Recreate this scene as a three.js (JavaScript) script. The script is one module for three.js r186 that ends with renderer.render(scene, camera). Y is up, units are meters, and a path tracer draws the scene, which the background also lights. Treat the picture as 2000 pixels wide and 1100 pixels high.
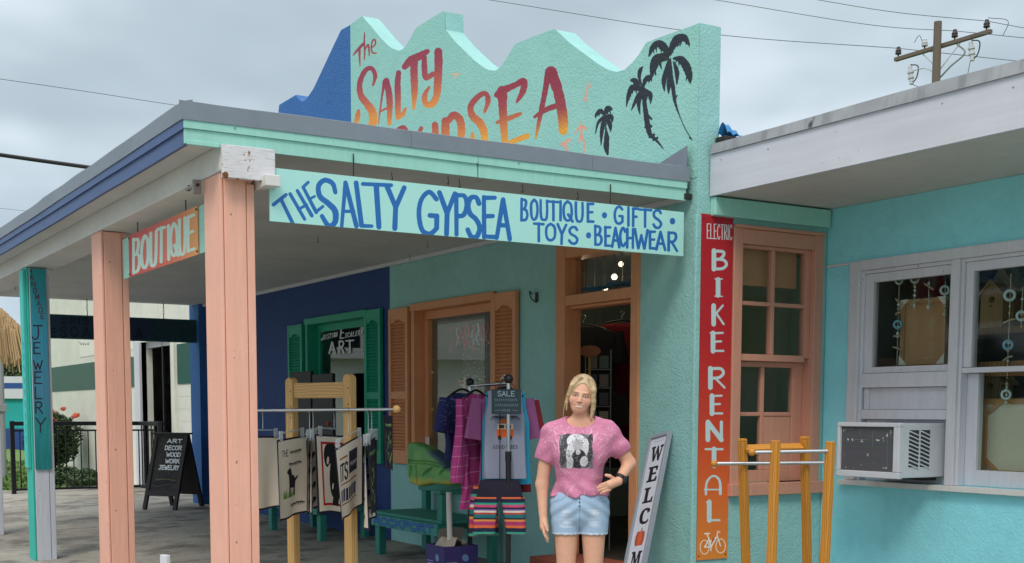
import * as THREE from 'three';
import { mergeGeometries, mergeVertices } from 'three/addons/utils/BufferGeometryUtils.js';
import { RoundedBoxGeometry } from 'three/addons/geometries/RoundedBoxGeometry.js';

// ---------------------------------------------------------------- camera, sky, sun, exposure
const scene = new THREE.Scene();
const IW = 2000, IH = 1100, FL = 2466.5, CX = 1000, CY = 1028.3, EYE = 1.45;
const YAW = 58.449 * Math.PI / 180, PITCH = -5.169 * Math.PI / 180, ROLL = 0.149 * Math.PI / 180;
const camera = new THREE.PerspectiveCamera(2 * Math.atan(CY / FL) * 180 / Math.PI, IW / (2 * CY), 0.1, 900);
camera.setViewOffset(IW, 2 * CY, 0, 0, IW, IH);
camera.position.set(0, EYE, 0);
camera.rotation.order = 'YXZ';
camera.rotation.set(PITCH, YAW, ROLL);
camera.updateMatrixWorld(true);

const renderer = new THREE.WebGLRenderer({ antialias: true });
renderer.toneMapping = THREE.LinearToneMapping;
renderer.toneMappingExposure = 1.0;
renderer.shadowMap.enabled = true;
renderer.shadowMap.type = THREE.PCFSoftShadowMap;

function rng(seed) { let a = seed | 0; return () => { a = (a + 0x6d2b79f5) | 0; let t = Math.imul(a ^ (a >>> 15), 1 | a); t = (t + Math.imul(t ^ (t >>> 7), 61 | t)) ^ t; return ((t ^ (t >>> 14)) >>> 0) / 4294967296; }; }
const R = rng(7);
const clamp = (x, a = 0, b = 1) => Math.min(b, Math.max(a, x));
const mix = (a, b, t) => a + (b - a) * t;
const sstep = (a, b, x) => { const t = clamp((x - a) / (b - a)); return t * t * (3 - 2 * t); };
function hash2(x, y, s) { let h = Math.imul(x, 374761393) + Math.imul(y, 668265263) + Math.imul(s, 974634557); h = Math.imul(h ^ (h >>> 13), 1274126177); return ((h ^ (h >>> 16)) >>> 0) / 4294967296; }
function vnoise(x, y, per, s) { // tileable value noise
  const xi = Math.floor(x), yi = Math.floor(y); let fx = x - xi, fy = y - yi; fx = fx * fx * (3 - 2 * fx); fy = fy * fy * (3 - 2 * fy);
  const w = (n) => per ? ((n % per) + per) % per : n, x0 = w(xi), x1 = w(xi + 1), y0 = w(yi), y1 = w(yi + 1);
  return mix(mix(hash2(x0, y0, s), hash2(x1, y0, s), fx), mix(hash2(x0, y1, s), hash2(x1, y1, s), fx), fy);
}
function fbm(x, y, per, s, oct = 5) { let a = 0.5, v = 0, n = 0; for (let i = 0; i < oct; i++) { v += a * vnoise(x, y, per, s + i * 17); n += a; a *= 0.5; x *= 2; y *= 2; if (per) per *= 2; } return v / n; }

{ // overcast sky: soft cloud sheets, brighter overhead as an overcast sky is
  const W = 1024, H = 512, d = new Float32Array(W * H * 4);
  for (let j = 0; j < H; j++) for (let i = 0; i < W; i++) {
    const el = (j + 0.5) / H * Math.PI - Math.PI / 2, az = i / W * 2 * Math.PI, up = Math.sin(el);
    const k = 1 / Math.max(0.16, up + 0.12), x = Math.cos(az) * Math.cos(el) * k, y = Math.sin(az) * Math.cos(el) * k;
    const c1 = fbm(x * 0.9 + 40, y * 0.9 + 40, 0, 3, 6), c2 = fbm(x * 2.6 + 90, y * 2.6 + 20, 0, 11, 5), c3 = fbm(x * 5.5 + 11, y * 5.5 + 77, 0, 23, 5);
    const lit = sstep(0.36, 0.66, c1 * 0.55 + c2 * 0.33 + c3 * 0.12);
    let g = 0.575 + 0.23 * lit + 0.05 * (c3 - 0.5);
    const zen = sstep(0.30, 1, up); g *= 1 + 1.5 * zen;     // overcast skies are brighter and whiter overhead
    g *= 1 + 0.16 * (1 - sstep(0.0, 0.24, up));
    const o = (j * W + i) * 4, b = 1 - lit * 0.75;
    d[o] = g * mix(0.93 - 0.10 * b, 1.06, zen); d[o + 1] = g * mix(1.05 - 0.035 * b, 1.05, zen); d[o + 2] = g * mix(1.145 + 0.01 * b, 1.04, zen); d[o + 3] = 1;
  }
  const t = new THREE.DataTexture(d, W, H, THREE.RGBAFormat, THREE.FloatType);
  t.mapping = THREE.EquirectangularReflectionMapping; t.magFilter = THREE.LinearFilter; t.needsUpdate = true;
  scene.background = t; scene.environment = t;
}
const sun = new THREE.DirectionalLight(0xfff0e0, 1.5);
sun.position.set(-9 + 14, 21, -5 + 13); sun.target.position.set(-9, 0, -5); scene.add(sun, sun.target);
sun.castShadow = true; sun.shadow.radius = 34; sun.shadow.mapSize.set(2048, 2048);
Object.assign(sun.shadow.camera, { left: -30, right: 30, top: 30, bottom: -30, near: 0.5, far: 90 });

// ---------------------------------------------------------------- pixel of the photograph -> point on a known plane
camera.updateMatrixWorld(true);
const camQ = camera.quaternion.clone();
function ray(u, v) { return new THREE.Vector3((u - CX) / FL, -(v - CY) / FL, -1).applyQuaternion(camQ); }
function onAxis(ax, val, u, v) { const d = ray(u, v), t = (val - camera.position[ax]) / d[ax]; return camera.position.clone().addScaledVector(d, t); }
const onX = (x, u, v) => onAxis('x', x, u, v), onY = (y, u, v) => onAxis('y', y, u, v), onZ = (z, u, v) => onAxis('z', z, u, v);
function atDepth(u, v, dep) { return camera.position.clone().addScaledVector(ray(u, v), dep); }

// ---------------------------------------------------------------- naming
const used = new Map();
function numbered(name) { const n = used.get(name) || 0; used.set(name, n + 1); return n ? name + '_' + String(n).padStart(3, '0') : name; }
function thing(name, label, category, pos = [0, 0, 0], turn = 0, group) {
  const o = new THREE.Group(); o.name = numbered(name); o.position.set(...pos); o.rotation.y = turn; scene.add(o);
  o.userData = { label, category }; if (group) o.userData.group = group; return o;
}
function tag(o, label, category, group) { o.userData = { ...o.userData, label, category }; if (group) o.userData.group = group; return o; }
function mesh(name, geo, mat, parent = scene) {
  const m = new THREE.Mesh(geo, mat); m.name = parent === scene ? numbered(name) : name; m.castShadow = m.receiveShadow = true; parent.add(m); return m;
}
function structure(name, geo, mat) { const m = mesh(name, geo, mat); m.userData.kind = 'structure'; return m; }

// ---------------------------------------------------------------- geometry helpers (uv in metres)
function uvm(g, rot = false) { // box-projected uv in metres
  g = g.index ? g.toNonIndexed() : g;
  const p = g.attributes.position, n = g.attributes.normal, uv = new Float32Array(p.count * 2);
  for (let i = 0; i < p.count; i += 3) {
    let nx = 0, ny = 0, nz = 0; for (let k = 0; k < 3; k++) { nx += Math.abs(n.getX(i + k)); ny += Math.abs(n.getY(i + k)); nz += Math.abs(n.getZ(i + k)); }
    for (let k = 0; k < 3; k++) { const x = p.getX(i + k), y = p.getY(i + k), z = p.getZ(i + k);
      let a, b; if (nx >= ny && nx >= nz) { a = z; b = y; } else if (ny >= nz) { a = x; b = z; } else { a = x; b = y; }
      if (rot) [a, b] = [b, a];
      uv[(i + k) * 2] = a; uv[(i + k) * 2 + 1] = b; }
  }
  g.setAttribute('uv', new THREE.BufferAttribute(uv, 2)); return g;
}
function box(x0, x1, y0, y1, z0, z1, r = 0, rot = false) {
  const w = Math.abs(x1 - x0), h = Math.abs(y1 - y0), d = Math.abs(z1 - z0);
  const g = r > 0 ? new RoundedBoxGeometry(w, h, d, 1, Math.min(r, w / 2.1, h / 2.1, d / 2.1)) : new THREE.BoxGeometry(w, h, d);
  g.translate((x0 + x1) / 2, (y0 + y1) / 2, (z0 + z1) / 2); return uvm(g, rot);
}
function bar(a, b, w, h, r = 0) { // beam with rectangular section between two points
  const A = new THREE.Vector3(...a), B = new THREE.Vector3(...b), L = A.distanceTo(B);
  const g = r ? new RoundedBoxGeometry(w, L, h, 1, r) : new THREE.BoxGeometry(w, L, h); uvm(g);
  const gg = uvm(g); const q = new THREE.Quaternion().setFromUnitVectors(new THREE.Vector3(0, 1, 0), B.clone().sub(A).normalize());
  gg.applyQuaternion(q); gg.translate((A.x + B.x) / 2, (A.y + B.y) / 2, (A.z + B.z) / 2); return gg;
}
function rod(a, b, r, r2 = r, seg = 12) {
  const A = new THREE.Vector3(...a), B = new THREE.Vector3(...b), g = new THREE.CylinderGeometry(r2, r, A.distanceTo(B), seg);
  g.applyQuaternion(new THREE.Quaternion().setFromUnitVectors(new THREE.Vector3(0, 1, 0), B.clone().sub(A).normalize()));
  g.translate((A.x + B.x) / 2, (A.y + B.y) / 2, (A.z + B.z) / 2); return g.toNonIndexed();
}
function tube(pts, r, seg = 24, rs = 6) { return new THREE.TubeGeometry(new THREE.CatmullRomCurve3(pts.map((p) => new THREE.Vector3(...p))), seg, r, rs).toNonIndexed(); }
function ball(x, y, z, r, sx = 1, sy = 1, sz = 1) { const g = new THREE.SphereGeometry(r, 16, 12); g.scale(sx, sy, sz); g.translate(x, y, z); return g.toNonIndexed(); }
function merge(list) { const L = list.map((g) => { g = g.index ? g.toNonIndexed() : g; for (const k of Object.keys(g.attributes)) if (!['position', 'normal', 'uv'].includes(k)) g.deleteAttribute(k); return g; }); return mergeGeometries(L); }
function wallXY(x0, x1, y0, y1, holes, z, th) { // wall facing +z with its front at z, rectangular openings
  const s = new THREE.Shape([[x0, y0], [x1, y0], [x1, y1], [x0, y1]].map((p) => new THREE.Vector2(...p)));
  for (const [a, b, c, d] of holes) s.holes.push(new THREE.Path([[a, c], [a, d], [b, d], [b, c]].map((p) => new THREE.Vector2(...p))));
  const g = new THREE.ExtrudeGeometry(s, { depth: th, bevelEnabled: false }); g.translate(0, 0, z - th); return uvm(g);
}
function wallZY(z0, z1, y0, y1, holes, x, th) { // wall facing +x with its face at x
  const g = wallXY(-z1, -z0, y0, y1, holes.map(([a, b, c, d]) => [-b, -a, c, d]), 0, th); g.rotateY(Math.PI / 2); g.translate(x, 0, 0); return uvm(g);
}
function plank(axis, x0, x1, y0, y1, z0, z1, amp = 0.004, sag = 0, seed = 0) { // long board with slight warp, as old boards have
  const n = 28, g = new THREE.BoxGeometry(x1 - x0, y1 - y0, z1 - z0, axis === 'x' ? n : 1, 1, axis === 'z' ? n : 1); g.translate((x0 + x1) / 2, (y0 + y1) / 2, (z0 + z1) / 2); const p = g.attributes.position;
  for (let i = 0; i < p.count; i++) { const t = axis === 'x' ? p.getX(i) : p.getZ(i), top = p.getY(i) > (y0 + y1) / 2 ? 0 : 3.7; p.setY(i, p.getY(i) + warp(t, seed + top * 0.2) * amp - sag * sagAt(axis, t)); if (axis === 'x') p.setZ(i, p.getZ(i) + warp(t, seed + 9) * amp * 0.8); else p.setX(i, p.getX(i) + warp(t, seed + 9) * amp * 0.8); }
  g.computeVertexNormals(); return uvm(g, axis === 'x');
}
function warp(t, s) { return 2 * fbm(t * 0.8 + 50 + s * 7, s * 3 + 20, 0, 61, 3) - 1; }
function sagAt(axis, t) { return axis === 'x' ? Math.sin(clamp((t + 18.3) / 11.2) * Math.PI) : 0; }
function quad(a, b, c, d) { // a bottom-left, b bottom-right, c top-right, d top-left; uv 0..1
  const g = new THREE.BufferGeometry(); g.setAttribute('position', new THREE.Float32BufferAttribute([...a, ...b, ...c, ...a, ...c, ...d], 3));
  g.setAttribute('uv', new THREE.Float32BufferAttribute([0, 0, 1, 0, 1, 1, 0, 0, 1, 1, 0, 1], 2)); g.computeVertexNormals(); return g;
}
function sheet(nu, nv, fn, th = 0) { // parametric sheet, optional thickness; fn(s,t)->[x,y,z], s right, t up
  const pos = [], uv = [], idx = [];
  for (let j = 0; j <= nv; j++) for (let i = 0; i <= nu; i++) { pos.push(...fn(i / nu, j / nv)); uv.push(i / nu, j / nv); }
  for (let j = 0; j < nv; j++) for (let i = 0; i < nu; i++) { const a = j * (nu + 1) + i; idx.push(a, a + 1, a + nu + 2, a, a + nu + 2, a + nu + 1); }
  let g = new THREE.BufferGeometry(); g.setAttribute('position', new THREE.Float32BufferAttribute(pos, 3)); g.setAttribute('uv', new THREE.Float32BufferAttribute(uv, 2)); g.setIndex(idx); g.computeVertexNormals();
  if (!th) return g.toNonIndexed();
  const b = g.clone(), p = b.attributes.position, n = g.attributes.normal;
  for (let i = 0; i < p.count; i++) p.setXYZ(i, p.getX(i) - n.getX(i) * th, p.getY(i) - n.getY(i) * th, p.getZ(i) - n.getZ(i) * th);
  const bi = []; for (let i = 0; i < idx.length; i += 3) bi.push(idx[i], idx[i + 2], idx[i + 1]); b.setIndex(bi); b.computeVertexNormals();
  const rim = []; const loop = []; for (let i = 0; i <= nu; i++) loop.push(i); for (let j = 1; j <= nv; j++) loop.push(j * (nu + 1) + nu); for (let i = nu - 1; i >= 0; i--) loop.push(nv * (nu + 1) + i); for (let j = nv - 1; j > 0; j--) loop.push(j * (nu + 1));
  const P = g.attributes.position, U = g.attributes.uv, rp = [], ru = [];
  const put = (A, i) => { rp.push(A.getX(i), A.getY(i), A.getZ(i)); ru.push(U.getX(i), U.getY(i)); };
  for (let k = 0; k < loop.length; k++) { const a = loop[k], c = loop[(k + 1) % loop.length]; put(P, a); put(p, a); put(p, c); put(P, a); put(p, c); put(P, c); }
  const r = new THREE.BufferGeometry(); r.setAttribute('position', new THREE.Float32BufferAttribute(rp, 3)); r.setAttribute('uv', new THREE.Float32BufferAttribute(ru, 2)); r.computeVertexNormals();
  return mergeGeometries([g.toNonIndexed(), b.toNonIndexed(), r]);
}

// ---------------------------------------------------------------- textures
function dataTex(size, fn, srgb = true, metres = 1) {
  const d = new Uint8Array(size * size * 4);
  for (let j = 0; j < size; j++) for (let i = 0; i < size; i++) { const c = fn(i / size, j / size), o = (j * size + i) * 4; const q = Array.isArray(c) ? c : [c, c, c]; for (let k = 0; k < 3; k++) d[o + k] = clamp(q[k]) * 255; d[o + 3] = 255; }
  const t = new THREE.DataTexture(d, size, size); t.wrapS = t.wrapT = THREE.RepeatWrapping; t.magFilter = THREE.LinearFilter; t.minFilter = THREE.LinearMipmapLinearFilter; t.generateMipmaps = true;
  if (srgb) t.colorSpace = THREE.SRGBColorSpace; t.repeat.set(1 / metres, 1 / metres); t.needsUpdate = true; return t;
}
function rep(t, m, my = m) { const c = t.clone(); c.repeat.set(1 / m, 1 / my); c.needsUpdate = true; return c; }
const mottle = dataTex(512, (x, y) => { const a = fbm(x * 6, y * 6, 6, 5, 6), b = fbm(x * 40, y * 40, 40, 9, 3), s = sstep(0.66, 0.78, fbm(x * 14, y * 14, 14, 21, 4)); return 0.92 + 0.07 * a + 0.04 * (b - 0.5) - 0.02 * s; }, true, 2.3);
const worn = dataTex(1024, (x, y) => { const a = fbm(x * 6, y * 6, 6, 305, 5), br = fbm(x * 90, y * 4, 90, 309, 3); let v = 0.93 + 0.06 * a + 0.05 * (br - 0.5); const gx = x * 9, gy = y * 9, cx = Math.floor(gx), cy = Math.floor(gy), h = hash2(cx, cy, 311); if (h < 0.55) { const px = 0.15 + 0.7 * hash2(cx, cy, 313), py = 0.15 + 0.7 * hash2(cx, cy, 317), r = 0.010 + 0.022 * hash2(cx, cy, 319) * hash2(cx, cy, 323); const d = Math.hypot(gx - cx - px, (gy - cy - py) * (0.5 + hash2(cx, cy, 331))) / r; if (d < 1.5) v *= d < 1 ? 0.68 : 0.86; } return v; }, true, 1.9);
const stuccoB = dataTex(512, (x, y) => 0.35 * fbm(x * 20, y * 20, 20, 31, 4) + 0.65 * fbm(x * 96, y * 96, 96, 37, 3), false, 1.1);
const boardB = dataTex(512, (x, y) => 0.7 * fbm(x * 60, y * 5, 60, 41, 3) + 0.3 * fbm(x * 12, y * 12, 12, 43, 4), false, 0.9);
const grain = dataTex(512, (x, y) => { const w = fbm(x * 3, y * 3, 3, 51, 4), l = 0.5 + 0.5 * Math.sin((x * 18 + w * 3.2) * Math.PI * 2), f = fbm(x * 120, y * 6, 120, 55, 3); return 0.80 + 0.13 * l + 0.10 * (f - 0.5); }, true, 0.5);
const concreteT = dataTex(1024, (x, y) => { const a = fbm(x * 5, y * 5, 5, 61, 6), b = fbm(x * 90, y * 90, 90, 67, 3), st = sstep(0.58, 0.72, fbm(x * 9, y * 9, 9, 71, 5)), dk = sstep(0.6, 0.75, fbm(x * 16, y * 16, 16, 75, 4)); const v = 0.62 + 0.26 * a + 0.16 * (b - 0.5) - 0.16 * st - 0.14 * dk; return [v, v * 0.985, v * 0.955]; }, true, 4);
const weaveB = dataTex(256, (x, y) => 0.5 + 0.25 * Math.sin(x * 64 * Math.PI * 2) + 0.25 * Math.sin(y * 64 * Math.PI * 2), false, 0.12);
const clothW = dataTex(256, (x, y) => 0.88 + 0.12 * fbm(x * 90, y * 90, 90, 81, 3), true, 0.3);

const sr = (r, g, b) => new THREE.Color().setRGB(r / 255, g / 255, b / 255, THREE.SRGBColorSpace);
function paint(c, o = {}) { return new THREE.MeshStandardMaterial({ color: c, roughness: o.rough ?? 0.62, metalness: o.metal ?? 0, map: o.map === undefined ? mottle : o.map, bumpMap: o.bump ?? null, bumpScale: o.bs ?? 0.003, side: o.side ?? THREE.FrontSide }); }
const M = {};
M.mint = paint(sr(152, 206, 204), { bump: stuccoB, bs: 0.0065, rough: 0.8 });
M.turq = paint(sr(150, 234, 246), { bump: stuccoB, bs: 0.005, rough: 0.7 });
M.navy = paint(sr(32, 68, 132), { bump: stuccoB, bs: 0.012, rough: 0.75 });
M.blue = paint(sr(46, 106, 174), { bump: stuccoB, bs: 0.010, rough: 0.75 });
M.mintBoard = paint(sr(160, 220, 208), { map: worn, bump: boardB, bs: 0.0025, rough: 0.5 });
M.blueBoard = paint(sr(66, 92, 142), { map: worn, bump: boardB, bs: 0.003, rough: 0.5 });
M.flash = new THREE.MeshStandardMaterial({ color: sr(128, 138, 150), roughness: 0.55, metalness: 0.25, map: mottle });
M.salmon = paint(sr(246, 186, 164), { bump: boardB, bs: 0.003, rough: 0.6, map: worn });
M.sashTrim = paint(sr(208, 150, 128), { bump: boardB, bs: 0.003, rough: 0.6, map: worn });
M.orangeTrim = paint(sr(218, 150, 106), { bump: boardB, bs: 0.003, rough: 0.55 });
M.greenTrim = paint(sr(20, 158, 128), { bump: boardB, bs: 0.003, rough: 0.5 });
M.tealWood = paint(sr(44, 140, 126), { bump: boardB, bs: 0.004, rough: 0.6 });
M.white = paint(sr(212, 214, 222), { map: worn, bump: boardB, bs: 0.003, rough: 0.5 });
M.fascia = paint(sr(210, 212, 222), { rough: 0.55, map: worn });
M.whiteOld = paint(sr(222, 222, 220), { bump: boardB, bs: 0.006, rough: 0.6 });
M.greyPost = paint(sr(206, 212, 224), { map: worn, bump: boardB, bs: 0.004, rough: 0.55 });
M.turqBright = paint(sr(44, 190, 172), { bump: boardB, bs: 0.004 });
M.soffit = paint(sr(206, 208, 206), { bump: boardB, bs: 0.002, rough: 0.75 });
M.rust = paint(sr(128, 82, 52), { bump: stuccoB, bs: 0.01, rough: 0.95 });
M.black = new THREE.MeshStandardMaterial({ color: sr(22, 22, 26), roughness: 0.45 });
M.blackMetal = new THREE.MeshStandardMaterial({ color: sr(24, 25, 30), roughness: 0.42, metalness: 0.3 });
M.iron = new THREE.MeshStandardMaterial({ color: sr(62, 58, 54), roughness: 0.6, metalness: 0.6 });
M.chrome = new THREE.MeshStandardMaterial({ color: sr(205, 208, 212), roughness: 0.22, metalness: 1 });
M.grey = new THREE.MeshStandardMaterial({ color: sr(150, 154, 158), roughness: 0.6, map: mottle });
M.concrete = new THREE.MeshStandardMaterial({ color: sr(196, 195, 190), roughness: 0.85, map: concreteT, bumpMap: concreteT, bumpScale: 0.004 });
M.pine = new THREE.MeshStandardMaterial({ color: sr(226, 180, 112), roughness: 0.55, map: rep(grain, 0.35, 1.6) });
M.oakGold = new THREE.MeshStandardMaterial({ color: sr(216, 146, 48), roughness: 0.45, map: rep(grain, 0.35, 1.6) });
M.glass = new THREE.MeshPhysicalMaterial({ color: 0xffffff, roughness: 0.02, transmission: 1, thickness: 0, ior: 1.52, specularIntensity: 1 });
M.glassDull = new THREE.MeshPhysicalMaterial({ color: 0xf4f8f6, roughness: 0.04, transmission: 1, thickness: 0, ior: 1.5, specularIntensity: 0.32 });
M.roomDark = new THREE.MeshStandardMaterial({ color: sr(150, 160, 152), roughness: 0.9 });
M.roomFloor = new THREE.MeshStandardMaterial({ color: sr(96, 92, 86), roughness: 0.7, map: concreteT });
M.clearPlastic = new THREE.MeshPhysicalMaterial({ color: sr(235, 240, 244), roughness: 0.15, transmission: 0.75, thickness: 0, ior: 1.45 });

// ---------------------------------------------------------------- hand lettering: strokes given in pixels of the photograph, carried to the sign's own plane
function smooth(pts, n = 8) { // Catmull-Rom over [x,y,w]
  if (pts.length < 3) return pts; const out = [];
  for (let i = 0; i < pts.length - 1; i++) { const p0 = pts[Math.max(0, i - 1)], p1 = pts[i], p2 = pts[i + 1], p3 = pts[Math.min(pts.length - 1, i + 2)];
    for (let k = 0; k < n; k++) { const t = k / n, t2 = t * t, t3 = t2 * t; out.push([0, 1, 2].map((c) => 0.5 * (2 * p1[c] + (p2[c] - p0[c]) * t + (2 * p0[c] - 5 * p1[c] + 4 * p2[c] - p3[c]) * t2 + (3 * p1[c] - p0[c] - 3 * p2[c] + p3[c]) * t3))); } }
  out.push(pts[pts.length - 1]); return out;
}
const GLYPH = { // strokes in a unit box, y down; 'c' marks curves
  A: [[0, 1, .48, 0], [.48, 0, 1, 1], [.2, .66, .8, .66]], B: [[.08, 0, .08, 1], ['c', .08, .03, .7, .06, .78, .24, .5, .45, .1, .47], ['c', .1, .47, .75, .5, .98, .74, .7, .96, .08, .98]],
  C: [['c', .95, .2, .6, .0, .18, .2, .05, .55, .25, .9, .65, 1, .97, .82]], D: [[.08, 0, .08, 1], ['c', .08, .02, .7, .08, .97, .5, .7, .92, .08, .98]],
  E: [[.1, 0, .1, 1], [.1, .02, .95, 0], [.1, .48, .8, .46], [.1, .98, 1, .98]], F: [[.1, 0, .1, 1], [.1, .02, 1, 0], [.1, .48, .8, .46]],
  G: [['c', .92, .16, .55, .0, .15, .2, .02, .55, .2, .92, .6, 1, .95, .85], [.95, .85, .95, .56], [.95, .56, .58, .56]], H: [[.06, 0, .06, 1], [.94, 0, .94, 1], [.06, .5, .94, .48]],
  I: [[.5, 0, .5, 1]], J: [['c', .62, 0, .66, .5, .6, .9, .3, 1, .05, .8], [.2, .02, 1, .02]], K: [[.1, 0, .1, 1], [.92, 0, .1, .58], [.34, .42, 1, 1]], L: [[.1, 0, .1, 1], [.1, .98, 1, .98]],
  M: [[.05, 1, .1, 0], [.1, 0, .5, .8], [.5, .8, .9, 0], [.9, 0, .98, 1]], N: [[.06, 1, .06, 0], [.06, 0, .94, 1], [.94, 1, .94, 0]], O: [['c', .5, 0, .12, .18, .02, .5, .15, .88, .5, 1, .88, .85, .98, .5, .88, .15, .5, 0]],
  P: [[.1, 0, .1, 1], ['c', .1, .03, .75, .03, .95, .26, .7, .5, .1, .54]], Q: [['c', .45, 0, .1, .18, .0, .5, .12, .85, .45, .97, .8, .85, .9, .5, .8, .15, .45, 0], [.5, .66, 1, 1]],
  R: [[.1, 0, .1, 1], ['c', .1, .03, .75, .03, .92, .26, .65, .48, .1, .52], [.42, .52, 1, 1]], S: [['c', .93, .16, .7, .02, .3, .04, .08, .22, .22, .42, .7, .56, .95, .76, .72, .97, .3, .98, .04, .82]],
  T: [[0, .02, 1, .02], [.5, 0, .5, 1]], U: [['c', .06, 0, .06, .6, .2, .94, .5, 1, .8, .94, .94, .6, .94, 0]], V: [[0, 0, .5, 1], [.5, 1, 1, 0]], W: [[0, 0, .26, 1], [.26, 1, .5, .3], [.5, .3, .74, 1], [.74, 1, 1, 0]],
  Y: [[0, 0, .5, .5], [1, 0, .5, .5], [.5, .5, .46, 1]], X: [[0, 0, 1, 1], [1, 0, 0, 1]], Z: [[0, 0, 1, 0], [1, 0, 0, 1], [0, 1, 1, 1]],
};
class Face { // canvas laid on a plane x = const ('x', seen from +x) or z = const ('z', seen from +z)
  constructor(axis, val, h0, h1, y0, y1, ppm) {
    Object.assign(this, { axis, val, h0, h1, y0, y1 }); this.W = Math.round(Math.abs(h1 - h0) * ppm); this.H = Math.round((y1 - y0) * ppm); this.ppm = ppm;
    this.cv = document.createElement('canvas'); this.cv.width = this.W; this.cv.height = this.H; this.c = this.cv.getContext('2d'); this.px = true; this.jit = 0;
  }
  world(h, y) { return [(h - this.h0) / (this.h1 - this.h0) * this.W, (this.y1 - y) / (this.y1 - this.y0) * this.H]; }
  map(u, v) { if (!this.px) return [u, v]; const p = this.axis === 'x' ? onX(this.val, u, v) : onZ(this.val, u, v); return this.world(this.axis === 'x' ? p.z : p.x, p.y); }
  fillAll(style) { this.c.fillStyle = style; this.c.fillRect(0, 0, this.W, this.H); return this; }
  poly(pts, style) { if (this.tri) this.lift = (this.lift || 0) + 1.2e-5; if (this.tri) for (let i = 1; i < pts.length - 1; i++) for (const p of [pts[0], pts[i], pts[i + 1]]) { const q = this.map(p[0], p[1]); this.tri.push(mix(this.h0, this.h1, q[0] / this.W), mix(this.y1, this.y0, q[1] / this.H), this.val + this.lift); } const c = this.c; c.fillStyle = style; c.beginPath(); pts.forEach((p, i) => { const q = this.map(p[0], p[1]); i ? c.lineTo(...q) : c.moveTo(...q); }); c.closePath(); c.fill(); }
  stroke(pts, style, curved = true) { // [[u,v,w],...]
    let q = curved ? smooth(pts) : pts; const L = [], Rr = [];
    for (let i = 0; i < q.length; i++) { const a = q[Math.max(0, i - 1)], b = q[Math.min(q.length - 1, i + 1)], dx = b[0] - a[0], dy = b[1] - a[1], l = Math.hypot(dx, dy) || 1, w = q[i][2] / 2 * (1 + this.jit * (R() - 0.5)); L.push([q[i][0] - dy / l * w, q[i][1] + dx / l * w]); Rr.push([q[i][0] + dy / l * w, q[i][1] - dx / l * w]); }
    const s = this.c; s.fillStyle = style; // quads between neighbours + round joints, all carried through the plane
    for (let i = 0; i < q.length - 1; i++) this.poly([L[i], L[i + 1], Rr[i + 1], Rr[i]], style);
    const st = curved ? 2 : 1; for (let i = 0; i < q.length; i += (i + st < q.length || i === q.length - 1) ? st : q.length - 1 - i) { const r = q[i][2] / 2, o = []; for (let k = 0; k < 10; k++) o.push([q[i][0] + r * Math.cos(k * 0.6283), q[i][1] + r * Math.sin(k * 0.6283)]); this.poly(o, style); }
  }
  letter(ch, u0, v0, u1, v1, w, style, slope = 0, lean = 0) {
    for (const s of GLYPH[ch] || []) { const cur = s[0] === 'c', n = cur ? s.slice(1) : s, pts = []; for (let i = 0; i < n.length; i += 2) pts.push([mix(u0, u1, n[i]) + lean * (0.5 - n[i + 1]) * (v1 - v0) + (R() - .5) * w * .12, mix(v0, v1, n[i + 1]) + slope * (n[i] - 0.5) * (u1 - u0), w * (0.93 + 0.14 * R())]); this.stroke(pts, style, cur); }
  }
  word(txt, u0, v0, u1, v1, w, style, slope = 0, gap = 0.22, lean = 0) { // letters spread over a box that may climb
    const wd = [...txt].map((c) => c === 'I' ? 0.35 : c === ' ' ? 0.6 : (c === 'W' || c === 'M') ? 1.3 : 1), tot = wd.reduce((a, b) => a + b, 0) + gap * (txt.length - 1); let x = u0; const k = (u1 - u0) / tot;
    [...txt].forEach((c, i) => { const a = x, b = x + wd[i] * k, o = slope * ((a + b) / 2 - u0); this.letter(c, a, v0 + o, b, v1 + o, w, style, slope, lean); x = b + gap * k; });
  }
  tex() { const t = new THREE.CanvasTexture(this.cv); t.colorSpace = THREE.SRGBColorSpace; t.anisotropy = 8; return t; }
  geo(off = 0) { const v = this.val + off; return this.axis === 'x' ? quad([v, this.y0, this.h0], [v, this.y0, this.h1], [v, this.y1, this.h1], [v, this.y1, this.h0]) : quad([this.h0, this.y0, v], [this.h1, this.y0, v], [this.h1, this.y1, v], [this.h0, this.y1, v]); }
  speckle(n, a, cols = ['#000', '#fff'], r = 3) { const c = this.c; for (let i = 0; i < n; i++) { c.globalAlpha = a * R(); c.fillStyle = cols[(R() * cols.length) | 0]; c.beginPath(); c.ellipse(R() * this.W, R() * this.H, R() * r + 0.5, R() * r + 0.5, 0, 0, 7); c.fill(); } c.globalAlpha = 1; return this; }
}
const boardMat = (f, rough = 0.55, bump = boardB) => new THREE.MeshStandardMaterial({ map: f.tex(), roughness: rough });
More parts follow.
